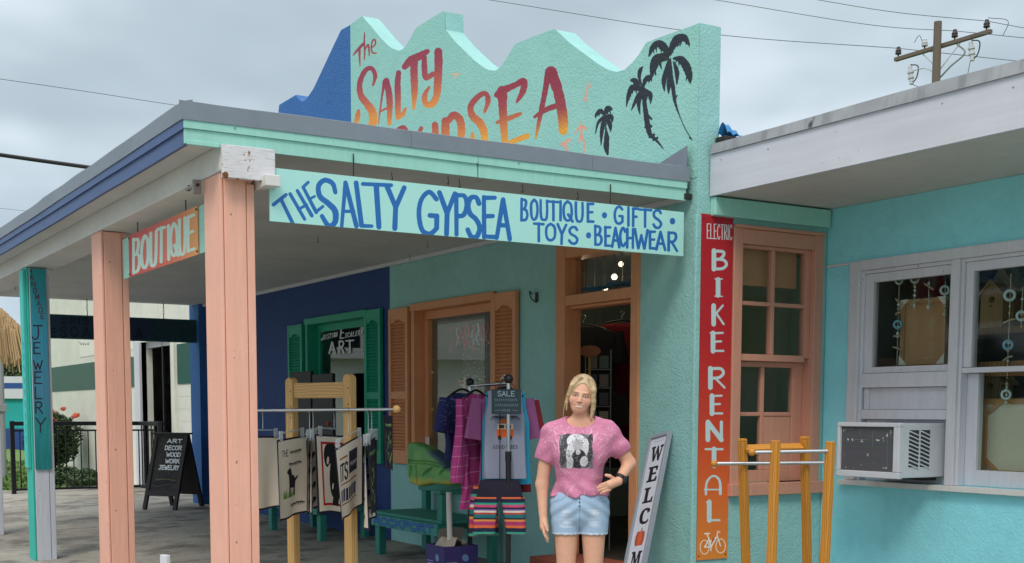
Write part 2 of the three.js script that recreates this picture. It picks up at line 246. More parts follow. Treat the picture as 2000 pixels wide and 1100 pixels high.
// ================================================================ the setting
const fy = (z) => 0.1 * (-2.6 - z) / 3.25;               // the porch floor falls gently towards the street
{
  const g = new THREE.PlaneGeometry(900, 900); g.rotateX(-Math.PI / 2); g.translate(-60, -0.16, 0); uvm(g);
  const grassT = dataTex(512, (x, y) => { const a = fbm(x * 8, y * 8, 8, 101, 5), b = fbm(x * 80, y * 80, 80, 103, 3); return [0.30 + 0.16 * a + 0.12 * (b - .5), 0.40 + 0.14 * a + 0.14 * (b - .5), 0.20 + 0.10 * a]; }, true, 5);
  structure('ground', uvm(g), new THREE.MeshStandardMaterial({ map: grassT, roughness: 0.95 }));
  const asph = dataTex(512, (x, y) => { const a = fbm(x * 6, y * 6, 6, 111, 4), b = hash2((x * 512) | 0, (y * 512) | 0, 5); return 0.46 + 0.12 * a + 0.08 * (b - 0.5); }, true, 3);
  structure('road', box(-34, 60, -0.3, -0.13, 3.2, 10.5), new THREE.MeshStandardMaterial({ map: asph, roughness: 0.9 }));
  structure('far_pavement', box(-34, 60, -0.3, -0.06, 10.6, 12.2), M.concrete);
  structure('pavement', box(-29, 9, -0.3, -0.045, -1.86, 3.1), M.concrete);
  structure('path', box(-24.9, -23.55, -0.3, -0.03, -9.5, -1.86), new THREE.MeshStandardMaterial({ color: sr(226, 226, 224), roughness: 0.8, map: mottle }));
  // porch floor in cast slabs with open joints
  const fl = new THREE.Group(); fl.name = 'porch_floor'; fl.userData.kind = 'structure'; scene.add(fl);
  const xs = []; for (let x = -23.5; x < 5; x += 2.86) xs.push(x);
  for (const x of xs) for (const [za, zb] of [[-1.88, -4.02], [-4.03, -5.86]]) {
    const s = new THREE.Shape([[za, fy(za)], [zb, fy(zb)], [zb, -0.3], [za, -0.3]].map((p) => new THREE.Vector2(-p[0], p[1])));
    const g2 = new THREE.ExtrudeGeometry(s, { depth: 2.85, bevelEnabled: true, bevelSize: 0.004, bevelThickness: 0.004, bevelSegments: 1 }); g2.rotateY(Math.PI / 2); g2.translate(x, 0, 0); mesh('slab', uvm(g2), M.concrete, fl);
  }
  mesh('slab', box(-6.9, 5, -0.3, 0.1, -7.12, -5.87), M.concrete, fl);
  mesh('slab', box(-23.5, -18.55, -0.3, 0.1, -9.4, -5.87), M.concrete, fl);
}

// ================================================================ the gift shop
const ZF = -5.85, XS = -7.046;
const shop = thing('gift_shop', 'mint and navy stucco gift shop with a scalloped parapet painted with palms', 'shop building');
{
  // front walls (openings: window, door, art window)
  mesh('mint_wall', wallXY(-11.96, XS, -0.2, 3.1, [[-11.40, -9.86, 0.95, 2.47], [-8.72, -7.76, 0.24, 2.74]], ZF, 0.16), M.mint, shop);
  mesh('navy_wall', wallXY(-18.40, -11.96, -0.2, 3.1, [[-14.17, -12.55, 0.95, 2.49]], ZF, 0.16), M.navy, shop);
  mesh('end_pilaster', box(-18.42, -17.98, -0.2, 3.0, -6.2, ZF + 0.10), M.blue, shop);
  // parapet outline traced on the wall plane
  const T = (u, v) => { const p = onZ(ZF, u, v); return new THREE.Vector2(p.x, p.y); };
  const mintTop = [[686, 46.7], [707.5, 31.5], [722, 48], [744.4, 74.7], [758, 88.5], [767.3, 95], [780, 99], [787, 96], [792.8, 90], [801, 77], [807, 65], [813, 54.4], [840, 37], [866.6, 22], [869.5, 22.3], [870.5, 58], [888, 80], [907, 99], [928, 119], [945.6, 132], [956, 137], [967, 138.4], [978.7, 130.8], [991, 112], [999, 98], [1007, 86], [1045, 70], [1080, 57.5], [1086, 58], [1111, 82], [1141.8, 105], [1165, 122.5], [1182, 133], [1194, 138.5], [1205.7, 140.4], [1219.9, 136.8], [1236, 122], [1248, 107], [1256, 94], [1263, 83], [1300, 69], [1340, 55], [1356, 49]].map((p) => T(...p));
  mintTop[0].x = -12.88; const last = mintTop[mintTop.length - 1];
  const mp = new THREE.Shape([new THREE.Vector2(-12.88, 3.1), new THREE.Vector2(XS, 3.1), new THREE.Vector2(XS, last.y), ...mintTop.slice().reverse()]);
  const PT = 0.18, parGeo = (s) => { const g = new THREE.ExtrudeGeometry(s, { depth: PT, bevelEnabled: true, bevelSize: 0.008, bevelThickness: 0.008, bevelSegments: 2, bevelOffset: -0.008 }); g.translate(0, 0, ZF - PT - 0.008); return g; };
  // painted face
  const F = new Face('z', ZF, -12.88, XS, 3.1, 5.72, 340);
  F.fillAll('rgb(144,199,191)');
  for (let i = 0; i < 900; i++) { F.c.globalAlpha = 0.05 * R(); F.c.fillStyle = R() < .5 ? '#7fae9f' : '#bfeade'; F.c.beginPath(); F.c.ellipse(R() * F.W, R() * F.H, R() * 90 + 5, R() * 40 + 3, R() * 3, 0, 7); F.c.fill(); } F.c.globalAlpha = 1;
  F.jit = 0.16;
  const A = (x, y, w) => [640 + x / 3.927, 20 + y / 3.927, w / 3.927], B = (x, y, w) => [1000 + x / 4.23, 60 + y / 4.23, w / 4.23];
  const grad = (u, v0, v1, cols) => { const a = F.map(u, v0), b = F.map(u, v1), g = F.c.createLinearGradient(0, a[1], 0, b[1]); cols.forEach((c, i) => g.addColorStop(i / (cols.length - 1), c)); return g; };
  const put = (f, strokes, style, curved = true) => { for (const s of strokes) { F.stroke(s.map((p) => f(...p)), style, curved); } };
  const sunset = ['rgb(146,52,76)', 'rgb(158,66,80)', 'rgb(190,98,78)', 'rgb(226,150,66)'], sunset2 = ['rgb(140,46,68)', 'rgb(146,52,70)', 'rgb(152,64,72)', 'rgb(224,160,60)'];
  put(A, [[[285, 170, 8], [282, 235, 13], [285, 300, 14], [284, 380, 9]], [[198, 345, 10], [240, 295, 22], [280, 255, 20]], [[246, 290, 20], [246, 360, 16], [250, 430, 8]], [[290, 300, 10], [312, 265, 15], [318, 300, 14], [320, 348, 10]], [[335, 290, 10], [365, 265, 12], [366, 230, 13], [348, 232, 12], [336, 280, 12], [345, 325, 14], [375, 330, 10]]], grad(700, 62, 130, ['rgb(150,56,80)', 'rgb(150,60,80)', 'rgb(170,90,76)']));
  const g1 = grad(700, 128, 245, sunset);
  put(A, [[[350, 575, 18], [366, 500, 32], [335, 445, 34], [285, 470, 38], [248, 560, 42], [255, 650, 48], [300, 715, 56], [342, 775, 62], [350, 840, 62], [340, 890, 60]], [[238, 772, 26], [232, 815, 40], [222, 855, 36], [214, 880, 32]]], g1);
  put(A, [[[438, 545, 30], [420, 650, 16], [405, 760, 14], [390, 870, 10]], [[452, 540, 44], [472, 640, 50], [478, 740, 46], [474, 870, 32]], [[410, 775, 16], [470, 745, 20]]], grad(760, 150, 245, sunset));
  put(A, [[[546, 480, 40], [538, 560, 46], [540, 680, 46], [540, 820, 40]], [[540, 822, 40], [575, 800, 36], [600, 755, 20]]], grad(780, 140, 235, sunset));
  put(A, [[[592, 435, 46], [640, 385, 60], [700, 355, 58], [768, 315, 36]], [[665, 370, 62], [664, 480, 56], [668, 620, 52], [662, 755, 22]]], grad(800, 100, 215, sunset));
  put(A, [[[742, 360, 40], [744, 440, 44], [752, 512, 46], [775, 512, 40], [810, 490, 40]], [[850, 318, 62], [852, 420, 62], [846, 560, 58], [836, 660, 54], [800, 722, 50], [752, 715, 44], [748, 650, 40], [780, 590, 18]]], grad(840, 95, 212, sunset));
  // second word, its foot behind the porch roof
  const g3 = grad(900, 175, 290, ['rgb(150,58,74)', 'rgb(168,76,74)', 'rgb(206,120,70)', 'rgb(232,166,62)']);
  put(A, [[[610, 960, 40], [585, 905, 44], [540, 930, 44], [525, 1010, 46], [560, 1090, 46], [610, 1060, 40]], [[720, 905, 30], [690, 980, 40], [670, 1080, 40]], [[825, 880, 50], [828, 960, 52], [820, 1080, 50]], [[905, 850, 60], [905, 960, 64], [900, 1090, 60]], [[925, 850, 50], [970, 805, 56], [1015, 840, 60], [1028, 920, 60], [1020, 1010, 56]]], g3);
  put(A, [[[1205, 780, 22], [1232, 700, 40], [1215, 640, 36], [1160, 660, 42], [1100, 735, 46], [1112, 810, 54], [1165, 860, 62], [1200, 930, 60], [1205, 1010, 54]], [[1112, 950, 26], [1115, 985, 36], [1125, 1030, 36]]], g3);
  put(A, [[[1340, 620, 80], [1345, 750, 64], [1352, 880, 58], [1362, 1010, 50]], [[1300, 650, 46], [1340, 620, 56], [1440, 575, 44], [1505, 545, 50], [1500, 620, 48], [1452, 705, 18]], [[1300, 862, 24], [1380, 835, 40], [1480, 795, 28]], [[1350, 1040, 20], [1440, 1000, 40], [1535, 965, 40]]], grad(1000, 155, 290, ['rgb(146,48,70)', 'rgb(160,66,72)', 'rgb(206,128,72)', 'rgb(236,172,56)']));
  put(B, [[[300, 345, 52], [280, 480, 46], [240, 680, 40], [200, 885, 18]], [[325, 345, 104], [370, 460, 84], [405, 600, 82], [425, 740, 82], [425, 825, 76]], [[190, 712, 26], [290, 650, 44], [375, 620, 46]]], grad(1060, 135, 268, sunset2));
  // palms
  const ink = 'rgb(34,44,52)';
  const frond = (f, pts, dense = 7) => { put(f, [pts], ink); const q = smooth(pts.map((p) => p)); for (let i = 4; i < q.length; i += Math.max(1, Math.round(14 / dense))) { const w = q[i][2]; put(f, [[[q[i][0], q[i][1], w * .45], [q[i][0] + (R() - .5) * w * .8, q[i][1] + w * (.6 + R() * .7), w * .08]]], ink, false); } };
  frond(B, [[1285, 215, 30], [1270, 150, 60], [1220, 105, 55], [1165, 140, 45], [1135, 210, 12]]); frond(B, [[1270, 215, 70], [1200, 240, 80], [1170, 310, 60], [1155, 390, 16]]); frond(B, [[1310, 200, 20], [1325, 140, 50], [1365, 75, 70], [1425, 60, 60], [1465, 115, 20]]);
  frond(B, [[1340, 230, 20], [1400, 240, 60], [1445, 300, 70], [1470, 380, 50], [1475, 430, 12]]); frond(B, [[1300, 240, 20], [1275, 340, 40], [1258, 420, 40], [1262, 500, 8]]); frond(B, [[1340, 260, 16], [1365, 340, 40], [1365, 440, 12]]); frond(B, [[1312, 250, 16], [1310, 360, 40], [1300, 450, 40], [1295, 520, 6]]);
  put(B, [[[1312, 230, 10], [1322, 380, 26], [1335, 480, 34], [1350, 590, 24], [1390, 710, 8], [1440, 820, 8], [1490, 900, 7]], [[1345, 560, 26], [1368, 535, 10]], [[1470, 885, 12], [1490, 903, 6]]], ink);
  frond(B, [[1078, 470, 14], [1055, 390, 26], [1062, 330, 34], [1082, 300, 10]]); frond(B, [[1085, 470, 16], [1105, 410, 40], [1140, 385, 40], [1155, 410, 12]]); frond(B, [[1050, 470, 30], [1020, 415, 46], [985, 410, 16]]); frond(B, [[1060, 480, 40], [1000, 470, 50], [965, 540, 34], [948, 625, 8]]); frond(B, [[1070, 500, 30], [1035, 560, 36], [990, 655, 8]]); frond(B, [[1075, 520, 24], [1050, 600, 34], [1060, 690, 8]]); frond(B, [[1095, 500, 50], [1145, 530, 40], [1148, 600, 10]]); frond(B, [[1090, 520, 60], [1100, 590, 30], [1105, 640, 10]]);
  put(B, [[[1090, 480, 30], [1098, 600, 34], [1112, 700, 44], [1125, 790, 44], [1145, 860, 36], [1190, 900, 24], [1255, 978, 6]], [[1110, 680, 16], [1155, 730, 18]], [[1100, 800, 12], [1150, 790, 26]], [[1140, 880, 20], [1175, 860, 22]], [[1170, 905, 16], [1205, 885, 18]]], ink);
  frond(B, [[765, 690, 14], [735, 665, 40], [702, 690, 26], [690, 720, 6]]); frond(B, [[770, 690, 20], [795, 645, 50], [830, 650, 12]]); frond(B, [[775, 710, 20], [820, 710, 40], [832, 745, 14]]); frond(B, [[780, 720, 24], [810, 770, 40], [818, 830, 10]]); frond(B, [[755, 720, 30], [715, 760, 22], [692, 850, 8]]); frond(B, [[765, 730, 34], [745, 830, 34], [738, 945, 8]]);
  put(B, [[[770, 700, 30], [778, 800, 12], [785, 880, 40], [782, 960, 44], [792, 1020, 20]]], ink);
  const blush = 'rgba(226,160,140,0.85)'; put(B, [[[570, 750, 8], [575, 850, 22], [560, 920, 16]], [[520, 850, 10], [560, 800, 22], [600, 800, 26], [622, 825, 10]], [[575, 870, 26], [600, 930, 14], [598, 1005, 16]], [[400, 940, 12], [440, 930, 30], [480, 895, 22]], [[440, 950, 30], [460, 985, 22]], [[630, 430, 14], [620, 500, 14], [605, 570, 18], [630, 570, 8]], [[625, 440, 10], [655, 470, 12]]], blush);
  put(A, [[[950, 485, 6], [985, 492, 14], [1025, 488, 5]], [[975, 520, 12], [995, 490, 10]]], 'rgba(228,176,140,0.8)');
  const stp = stuccoB.clone(); stp.repeat.set((XS + 12.88) / 1.1, 2.62 / 1.1); stp.needsUpdate = true;
  // the painted sheet covers only the front; the thickness keeps the plain wall paint
  const front = new THREE.ShapeGeometry(mp); front.translate(0, 0, ZF + 0.003); { const p = front.attributes.position, w = new Float32Array(p.count * 2); for (let i = 0; i < p.count; i++) { w[2 * i] = (p.getX(i) + 12.88) / (XS + 12.88); w[2 * i + 1] = (p.getY(i) - 3.1) / 2.62; } front.setAttribute('uv', new THREE.BufferAttribute(w, 2)); }
  const par = mesh('parapet', uvm(parGeo(mp)), M.mint, shop);
  mesh('wall_painting', front, new THREE.MeshStandardMaterial({ map: F.tex(), bumpMap: stp, bumpScale: 0.007, roughness: 0.8 }), par).userData.label = 'sunset lettering and black palms painted on the parapet';
  // blue half, mirrored steps down to the far corner
  const blueTop = [[544.6, 204.5], [577, 185], [583, 193], [590.4, 198], [598, 193], [612, 172], [626, 142], [640, 112], [653, 84], [665.5, 58], [686, 46.7]].map((p) => T(...p)); blueTop[blueTop.length - 1].x = -12.885; blueTop[blueTop.length - 1].y = mintTop[0].y;
  const bp = new THREE.Shape([new THREE.Vector2(-18.5, 3.1), new THREE.Vector2(-12.885, 3.1), ...blueTop.slice().reverse(), new THREE.Vector2(-15.2, 4.6), new THREE.Vector2(-15.9, 4.2), new THREE.Vector2(-16.6, 4.6), new THREE.Vector2(-17.1, 4.55), new THREE.Vector2(-17.4, 4.0), new THREE.Vector2(-18.1, 3.95), new THREE.Vector2(-18.5, 4.1)]);
  mesh('blue_parapet', uvm(parGeo(bp)), M.blue, shop);
  // side wall with its sash window, ledge under the neighbour's roof
  mesh('side_wall', wallZY(-7.3, ZF - 0.16, -0.2, 3.3, [[-7.02, -6.27, 0.93, 2.72]], XS, 0.16), M.mint, shop);
  mesh('ledge_beam', box(XS, XS + 0.06, 2.84, 2.97, -7.10, -5.97, 0.008), M.mintBoard, shop);
  mesh('corner_bead', box(XS - 0.02, XS + 0.012, 0.1, 2.84, ZF - 0.035, ZF + 0.012, 0.006), M.mint, shop);
  // rest of the shell
  mesh('roof', box(-18.5, XS - 0.02, 3.11, 3.3, -11.5, ZF - 0.2), M.grey, shop);
  mesh('back_wall', box(-18.5, XS, -0.2, 3.1, -11.5, -11.36), M.roomDark, shop);
  mesh('far_wall', box(-18.41, -18.35, -0.2, 3.1, -11.35, ZF - 0.17), M.navy, shop);
  mesh('rear_side_wall', box(XS - 0.16, XS - 0.003, -0.2, 3.1, -11.35, -7.31), M.roomDark, shop);
  mesh('interior_floor', box(-18.34, XS - 0.17, 0.05, 0.24, -11.35, ZF - 0.17), M.roomFloor, shop);
  mesh('interior_ceiling', box(-18.34, XS - 0.17, 3.02, 3.095, -11.35, ZF - 0.17), M.roomDark, shop);
  mesh('partition', box(-12.02, -11.9, 0.24, 3.02, -11.35, ZF - 0.2), M.roomDark, shop);
  mesh('stock_room_wall', box(-11.88, XS - 0.17, 0.24, 3.02, -9.42, -9.3), paint(sr(150, 180, 164)), shop);
  mesh('doorstep', box(-8.80, -7.70, 0.08, 0.262, ZF - 0.19, ZF + 0.28, 0.012), paint(sr(168, 92, 72), { bump: stuccoB, bs: 0.01, rough: 0.85 }), shop);

  // door opening: frame, transom, leaf swung inwards
  const dr = new THREE.Group(); dr.name = 'doorway'; shop.add(dr);
  const jam = (a, b, c, d) => mesh('frame', box(a, b, c, d, ZF - 0.15, ZF + 0.018, 0.006), M.orangeTrim, dr);
  jam(-8.82, -8.69, 0.262, 2.82); jam(-7.79, -7.69, 0.262, 2.82); mesh('frame', box(-8.69, -7.79, 2.70, 2.82, ZF - 0.15, ZF + 0.015, 0.006), M.orangeTrim, dr);
  mesh('transom_bar', box(-8.69, -7.79, 2.315, 2.40, ZF - 0.145, ZF + 0.012, 0.006), M.orangeTrim, dr); mesh('transom_bar', box(-8.69, -7.79, 2.29, 2.314, ZF - 0.145, ZF - 0.03, 0.004), M.orangeTrim, dr);
  mesh('transom_pane', box(-8.69, -7.79, 2.40, 2.70, ZF - 0.10, ZF - 0.096), M.glass, dr);
  mesh('door_leaf', box(-7.84, -7.80, 0.265, 2.28, ZF - 1.05, ZF - 0.152, 0.004), M.orangeTrim, dr);

  // a boxed window with louvred shutters
  function louvre(name, x0, x1, y0, y1, mat, parent, rails) { const sh = new THREE.Group(); sh.name = 'shutter'; parent.add(sh); const z0 = ZF + 0.012, z1 = ZF + 0.052, w = 0.052;
    mesh('stile', box(x0, x0 + w, y0, y1, z0, z1, 0.004), mat, sh); mesh('stile', box(x1 - w, x1, y0, y1, z0, z1, 0.004), mat, sh);
    mesh('rail', box(x0 + w, x1 - w, y0, y0 + 0.14, z0, z1 - .002, 0.004), mat, sh); mesh('rail', box(x0 + w, x1 - w, y1 - 0.10, y1, z0, z1 - .002, 0.004), mat, sh); for (const r of rails) mesh('rail', box(x0 + w, x1 - w, r - 0.04, r + 0.04, z0, z1 - .002, 0.004), mat, sh);
    const spans = rails.length ? [[y0 + 0.14, rails[0] - 0.04], [rails[0] + 0.04, y1 - 0.10]] : [[y0 + 0.14, y1 - 0.10]];
    for (const [a, b] of spans) for (let y = a + 0.018; y < b; y += 0.034) { const s = mesh('slat', slatGeo(x0 + w, x1 - w), mat, sh); s.position.set(0, y, (z0 + z1) / 2 - 0.004); } mesh('backing', box(x0 + w, x1 - w, y0 + .14, y1 - .1, z0 - 0.008, z0 + 0.001), mat, sh);
    if (rails.length) mesh('rail', (() => { const s = new THREE.Shape(); const c = (x0 + x1) / 2, hw = (x1 - x0) / 2 - w, yy = y1 - 0.10; s.moveTo(c - hw, yy); s.lineTo(c + hw, yy); s.lineTo(c + hw, yy - 0.05); s.quadraticCurveTo(c + hw * .5, yy - 0.045, c + hw * .4, yy - 0.02); s.quadraticCurveTo(c, yy - 0.004, c - hw * .4, yy - 0.02); s.quadraticCurveTo(c - hw * .5, yy - 0.045, c - hw, yy - 0.05); const g = new THREE.ExtrudeGeometry(s, { depth: 0.03, bevelEnabled: false }); g.translate(0, 0, z0 + 0.004); return uvm(g); })(), mat, sh); }
  const slatCache = new Map();
  function slatGeo(a, b) { const k = a + '_' + b; if (!slatCache.has(k)) { const g = new THREE.BoxGeometry(b - a, 0.006, 0.036); g.rotateX(0.85); g.translate((a + b) / 2, 0, 0); slatCache.set(k, uvm(g)); } return slatCache.get(k); }
  function boxedWindow(x0, x1, y0, y1, mat, depth, sill) {
    const w = new THREE.Group(); w.name = 'window'; shop.add(w); const t = 0.055;
    mesh('frame', box(x0 - t, x0 + 0.02, y0, y1, ZF - 0.15, ZF + 0.02, 0.005), mat, w); mesh('frame', box(x1 - 0.02, x1 + t, y0, y1, ZF - 0.15, ZF + 0.02, 0.005), mat, w);
    mesh('frame', box(x0 - t, x1 + t, y1 - 0.02, y1 + t, ZF - 0.15, ZF + 0.03, 0.005), mat, w); mesh('frame', box(x0 + 0.02, x1 - 0.02, y1 - 0.10, y1 - 0.02, ZF - 0.15, ZF - depth + 0.02, 0.004), mat, w);
    mesh('frame', box(x0 + 0.02, x0 + 0.09, y0, y1 - 0.1, ZF - 0.15, ZF - depth + 0.02, 0.004), mat, w); mesh('frame', box(x1 - 0.06, x1 - 0.02, y0, y1 - 0.1, ZF - 0.15, ZF - depth + 0.02, 0.004), mat, w);
    mesh('sill', box(x0 - sill, x1 + sill, y0 - 0.055, y0 + 0.012, ZF - 0.15, ZF + 0.06, 0.006), mat, w);
    mesh('pane', box(x0 + 0.09, x1 - 0.06, y0 + 0.012, y1 - 0.1, ZF - depth - 0.003, ZF - depth + 0.001), M.glass, w); return w;
  }
  const w1 = boxedWindow(-11.40, -9.86, 0.95, 2.47, M.orangeTrim, 0.115, 0.06);
  mesh('tag', box(-11.385, -11.305, 1.08, 1.20, ZF + 0.02, ZF + 0.023), new THREE.MeshStandardMaterial({ color: sr(206, 210, 214), roughness: 0.7 }), w1).position.set(0.03, 0, -0.115);
  louvre('left', -11.90, -11.47, 0.92, 2.50, M.orangeTrim, shop, [1.62]); louvre('right', -9.80, -9.40, 0.92, 2.50, M.orangeTrim, shop, [1.62]);
  boxedWindow(-14.17, -12.55, 0.95, 2.49, M.greenTrim, 0.13, 0.05);
  louvre('left', -14.70, -14.25, 0.90, 2.49, M.greenTrim, shop, [1.62]); louvre('right', -12.49, -12.10, 0.90, 2.53, M.greenTrim, shop, [1.62]);

  // side sash window: six lights over a sash with a board in one light
  const sw = new THREE.Group(); sw.name = 'sash_window'; shop.add(sw);
  const xb = (z0, z1, y0, y1, a, b, n = 'frame', m = M.sashTrim) => mesh(n, box(XS + a, XS + b, y0, y1, z0, z1, n === 'pane' ? 0 : 0.005), m, sw);
  xb(-6.27, -6.185, 0.87, 2.78, -0.14, 0.022); xb(-7.075, -6.985, 0.87, 2.78, -0.14, 0.022); xb(-6.985, -6.27, 2.67, 2.775, -0.14, 0.020); xb(-7.075, -6.185, 2.776, 2.80, -0.10, 0.045, 'head'); xb(-7.10, -6.17, 0.84, 0.93, -0.14, 0.055, 'sill');
  // upper sash
  xb(-6.30, -6.27, 1.86, 2.67, -0.08, -0.02, 'stile'); xb(-6.985, -6.935, 1.86, 2.67, -0.08, -0.02, 'stile'); xb(-6.935, -6.30, 2.645, 2.67, -0.08, -0.02, 'rail'); xb(-6.935, -6.30, 1.83, 1.88, -0.08, -0.014, 'rail');
  xb(-6.625, -6.59, 1.88, 2.645, -0.075, -0.022, 'glazing_bar'); xb(-6.935, -6.625, 2.235, 2.265, -0.072, -0.026, 'glazing_bar'); xb(-6.59, -6.30, 2.235, 2.265, -0.072, -0.026, 'glazing_bar');
  for (const [a, b] of [[-6.935, -6.625], [-6.59, -6.30]]) for (const [c, d] of [[1.88, 2.235], [2.265, 2.645]]) xb(a, b, c, d, -0.056, -0.052, 'pane', M.glassDull);
  // lower sash, set back behind the upper
  xb(-6.32, -6.271, 0.93, 1.83, -0.13, -0.085, 'stile'); xb(-6.985, -6.88, 0.93, 1.83, -0.13, -0.085, 'stile'); xb(-6.88, -6.32, 0.93, 1.02, -0.13, -0.083, 'rail'); xb(-6.88, -6.32, 1.79, 1.83, -0.13, -0.085, 'rail');
  xb(-6.60, -6.565, 1.02, 1.79, -0.125, -0.087, 'glazing_bar'); xb(-6.88, -6.60, 1.425, 1.455, -0.122, -0.088, 'glazing_bar'); xb(-6.565, -6.32, 1.425, 1.455, -0.122, -0.088, 'glazing_bar');
  xb(-6.565, -6.32, 1.02, 1.425, -0.108, -0.104, 'pane', M.glassDull); xb(-6.565, -6.32, 1.455, 1.79, -0.108, -0.104, 'pane', M.glassDull); xb(-6.88, -6.60, 1.455, 1.79, -0.108, -0.104, 'pane', M.glassDull); xb(-6.88, -6.60, 1.02, 1.425, -0.115, -0.095, 'panel', M.sashTrim);
  xb(-6.95, -6.29, 2.39, 2.70, -0.15, -0.135, 'blind', new THREE.MeshStandardMaterial({ color: sr(214, 158, 118), roughness: 0.9, map: clothW }));
}

// ================================================================ porch canopy
const canopy = thing('porch_canopy', 'flat porch canopy with grey flashing and mint and navy fascia boards', 'canopy');
{
  const XR = -7.10, XL = -18.3, ZS = -2.21, YB = 2.94;
  mesh('roof_deck', box(XL, XR - 0.03, 3.06, 3.165, ZF + 0.01, ZS - 0.03), M.grey, canopy);
  // ceiling boards
  for (let x = XL + 0.02; x < XR - 0.1; x += 1.22) { const b = Math.min(x + 1.214, XR - 0.035); mesh('ceiling_panel', box(x, b, 2.985, 3.0, -4.30, -2.735), M.soffit, canopy); mesh('ceiling_panel', box(x, b, 2.985, 3.0, ZF + 0.012, -4.306), M.soffit, canopy); }
  mesh('eave_soffit', box(XL, XR - 0.03, 2.955, 2.968, -2.41, ZS - 0.03), M.soffit, canopy);
  mesh('wall_trim', box(XL, XR - 0.04, 2.945, 2.984, ZF + 0.006, ZF + 0.04, 0.006), M.white, canopy);
  const beam = mesh('beam', box(-18.2, XR - 0.02, 2.815, 2.98, -2.72, -2.42, 0.01), M.whiteOld, canopy);
  // weathered beam end with a rotten lower lip
  { const g = new RoundedBoxGeometry(0.03, 0.185, 0.315, 1, 0.005); g.translate(XR + 0.018, 2.862, -2.572); mesh('end_cap', uvm(g), new THREE.MeshStandardMaterial({ roughness: 0.7, map: peel() }), beam);
    mesh('lip', box(XR - 0.16, XR + 0.10, 2.735, 2.80, -2.735, -2.645, 0.006), M.whiteOld, beam);
    for (const [y, z, s] of [[2.785, -2.432, 0.016], [2.765, -2.722, 0.012], [2.80, -2.724, 0.009], [2.772, -2.64, 0.008], [2.771, -2.6, 0.007], [2.772, -2.5, 0.008], [2.84, -2.420, 0.007]]) mesh('rust_patch', (() => { const q = new THREE.IcosahedronGeometry(s, 2), p = q.attributes.position; for (let i = 0; i < p.count; i++) { const k = 0.7 + 0.6 * vnoise(p.getX(i) * 200 + y * 50, p.getY(i) * 200 + z * 30, 0, 3); p.setXYZ(i, p.getX(i) * k * 0.3, p.getY(i) * k * 1.2, p.getZ(i) * k * 1.2); } q.computeVertexNormals(); q.translate(XR + 0.03, y, z); return uvm(q); })(), M.rust, beam); }
  function peel() { const f = document.createElement('canvas'); f.width = f.height = 256; const c = f.getContext('2d'); c.fillStyle = 'rgb(214,214,220)'; c.fillRect(0, 0, 256, 256); for (let i = 0; i < 260; i++) { c.globalAlpha = 0.10 + 0.25 * R(); c.fillStyle = ['#9c9a98', '#b5a898', '#eceef2', '#8d5a38'][(R() * 3.2) | 0]; c.beginPath(); c.ellipse(R() * 256, R() * 256, 3 + R() * 30, 0.6 + R() * 2.2, 0, 0, 7); c.fill(); } for (let i = 0; i < 26; i++) { c.globalAlpha = 0.7; c.fillStyle = ['#8a4a22', '#a8642c', '#5f3a22'][(R() * 3) | 0]; const e = R() < .6; c.beginPath(); c.ellipse(e ? (R() < .5 ? R() * 26 : 256 - R() * 22) : R() * 256, R() * 256, 2 + R() * 7, 2 + R() * 8, R() * 3, 0, 7); c.fill(); } const t = new THREE.CanvasTexture(f); t.colorSpace = THREE.SRGBColorSpace; t.wrapS = t.wrapT = THREE.RepeatWrapping; t.repeat.set(1 / 0.32, 1 / 0.32); return t; }
  // street edge (navy) and end (mint): flashing, trim strip, board
  const prof = (o) => [[o - 0.03, 3.07], [o + 0.014, 3.07], [o + 0.006, 3.17], [o - 0.05, 3.185], [o - 0.05, 3.165]];
  { const s = new THREE.Shape(prof(0).map((p) => new THREE.Vector2(p[0], p[1]))); const g = new THREE.ExtrudeGeometry(s, { depth: XR - XL, bevelEnabled: false, steps: 60 }); // profile x -> +z, extrude -> x
    const p = g.attributes.position; for (let i = 0; i < p.count; i++) { const x = p.getX(i), y = p.getY(i), z = p.getZ(i); p.setXYZ(i, XL + z, y + 0.005 * warp(XL + z, 1) - 0.012 * sagAt('x', XL + z) + 0.008 * warp((XL + z) * 2.2, 5) * sstep(3.1, 3.18, y), ZS + x); } g.computeVertexNormals(); const g2 = flip(g); mesh('flashing', uvm(g2), M.flash, canopy); }
  { const s = new THREE.Shape(prof(0).map((p) => new THREE.Vector2(p[0], p[1]))); const cuts = [ZS + 0.012, -3.62, -4.98, ZF + 0.03]; for (let k = 0; k < 3; k++) { const g = new THREE.ExtrudeGeometry(s, { depth: cuts[k] - cuts[k + 1] - 0.002, bevelEnabled: false, steps: 14 }); const p = g.attributes.position; for (let i = 0; i < p.count; i++) { const x = p.getX(i), y = p.getY(i), z = p.getZ(i); p.setXYZ(i, XR + x, y + 0.005 * warp(cuts[k] - z, 2) + 0.006 * warp((cuts[k] - z) * 2.5, 6) * sstep(3.1, 3.18, y), cuts[k] - z); } g.computeVertexNormals(); mesh('flashing', uvm(g), M.flash, canopy); } }
  function flip(g) { g = g.index ? g.toNonIndexed() : g; for (const a of ['position', 'normal']) { const p = g.attributes[a]; for (let i = 0; i < p.count; i += 3) { const x = p.getX(i + 1), y = p.getY(i + 1), z = p.getZ(i + 1); p.setXYZ(i + 1, p.getX(i + 2), p.getY(i + 2), p.getZ(i + 2)); p.setXYZ(i + 2, x, y, z); } } g.computeVertexNormals(); return g; }
  // fascia boards, butted at corner
  const cutX = [XL, -14.6, -10.9, XR - 0.003];
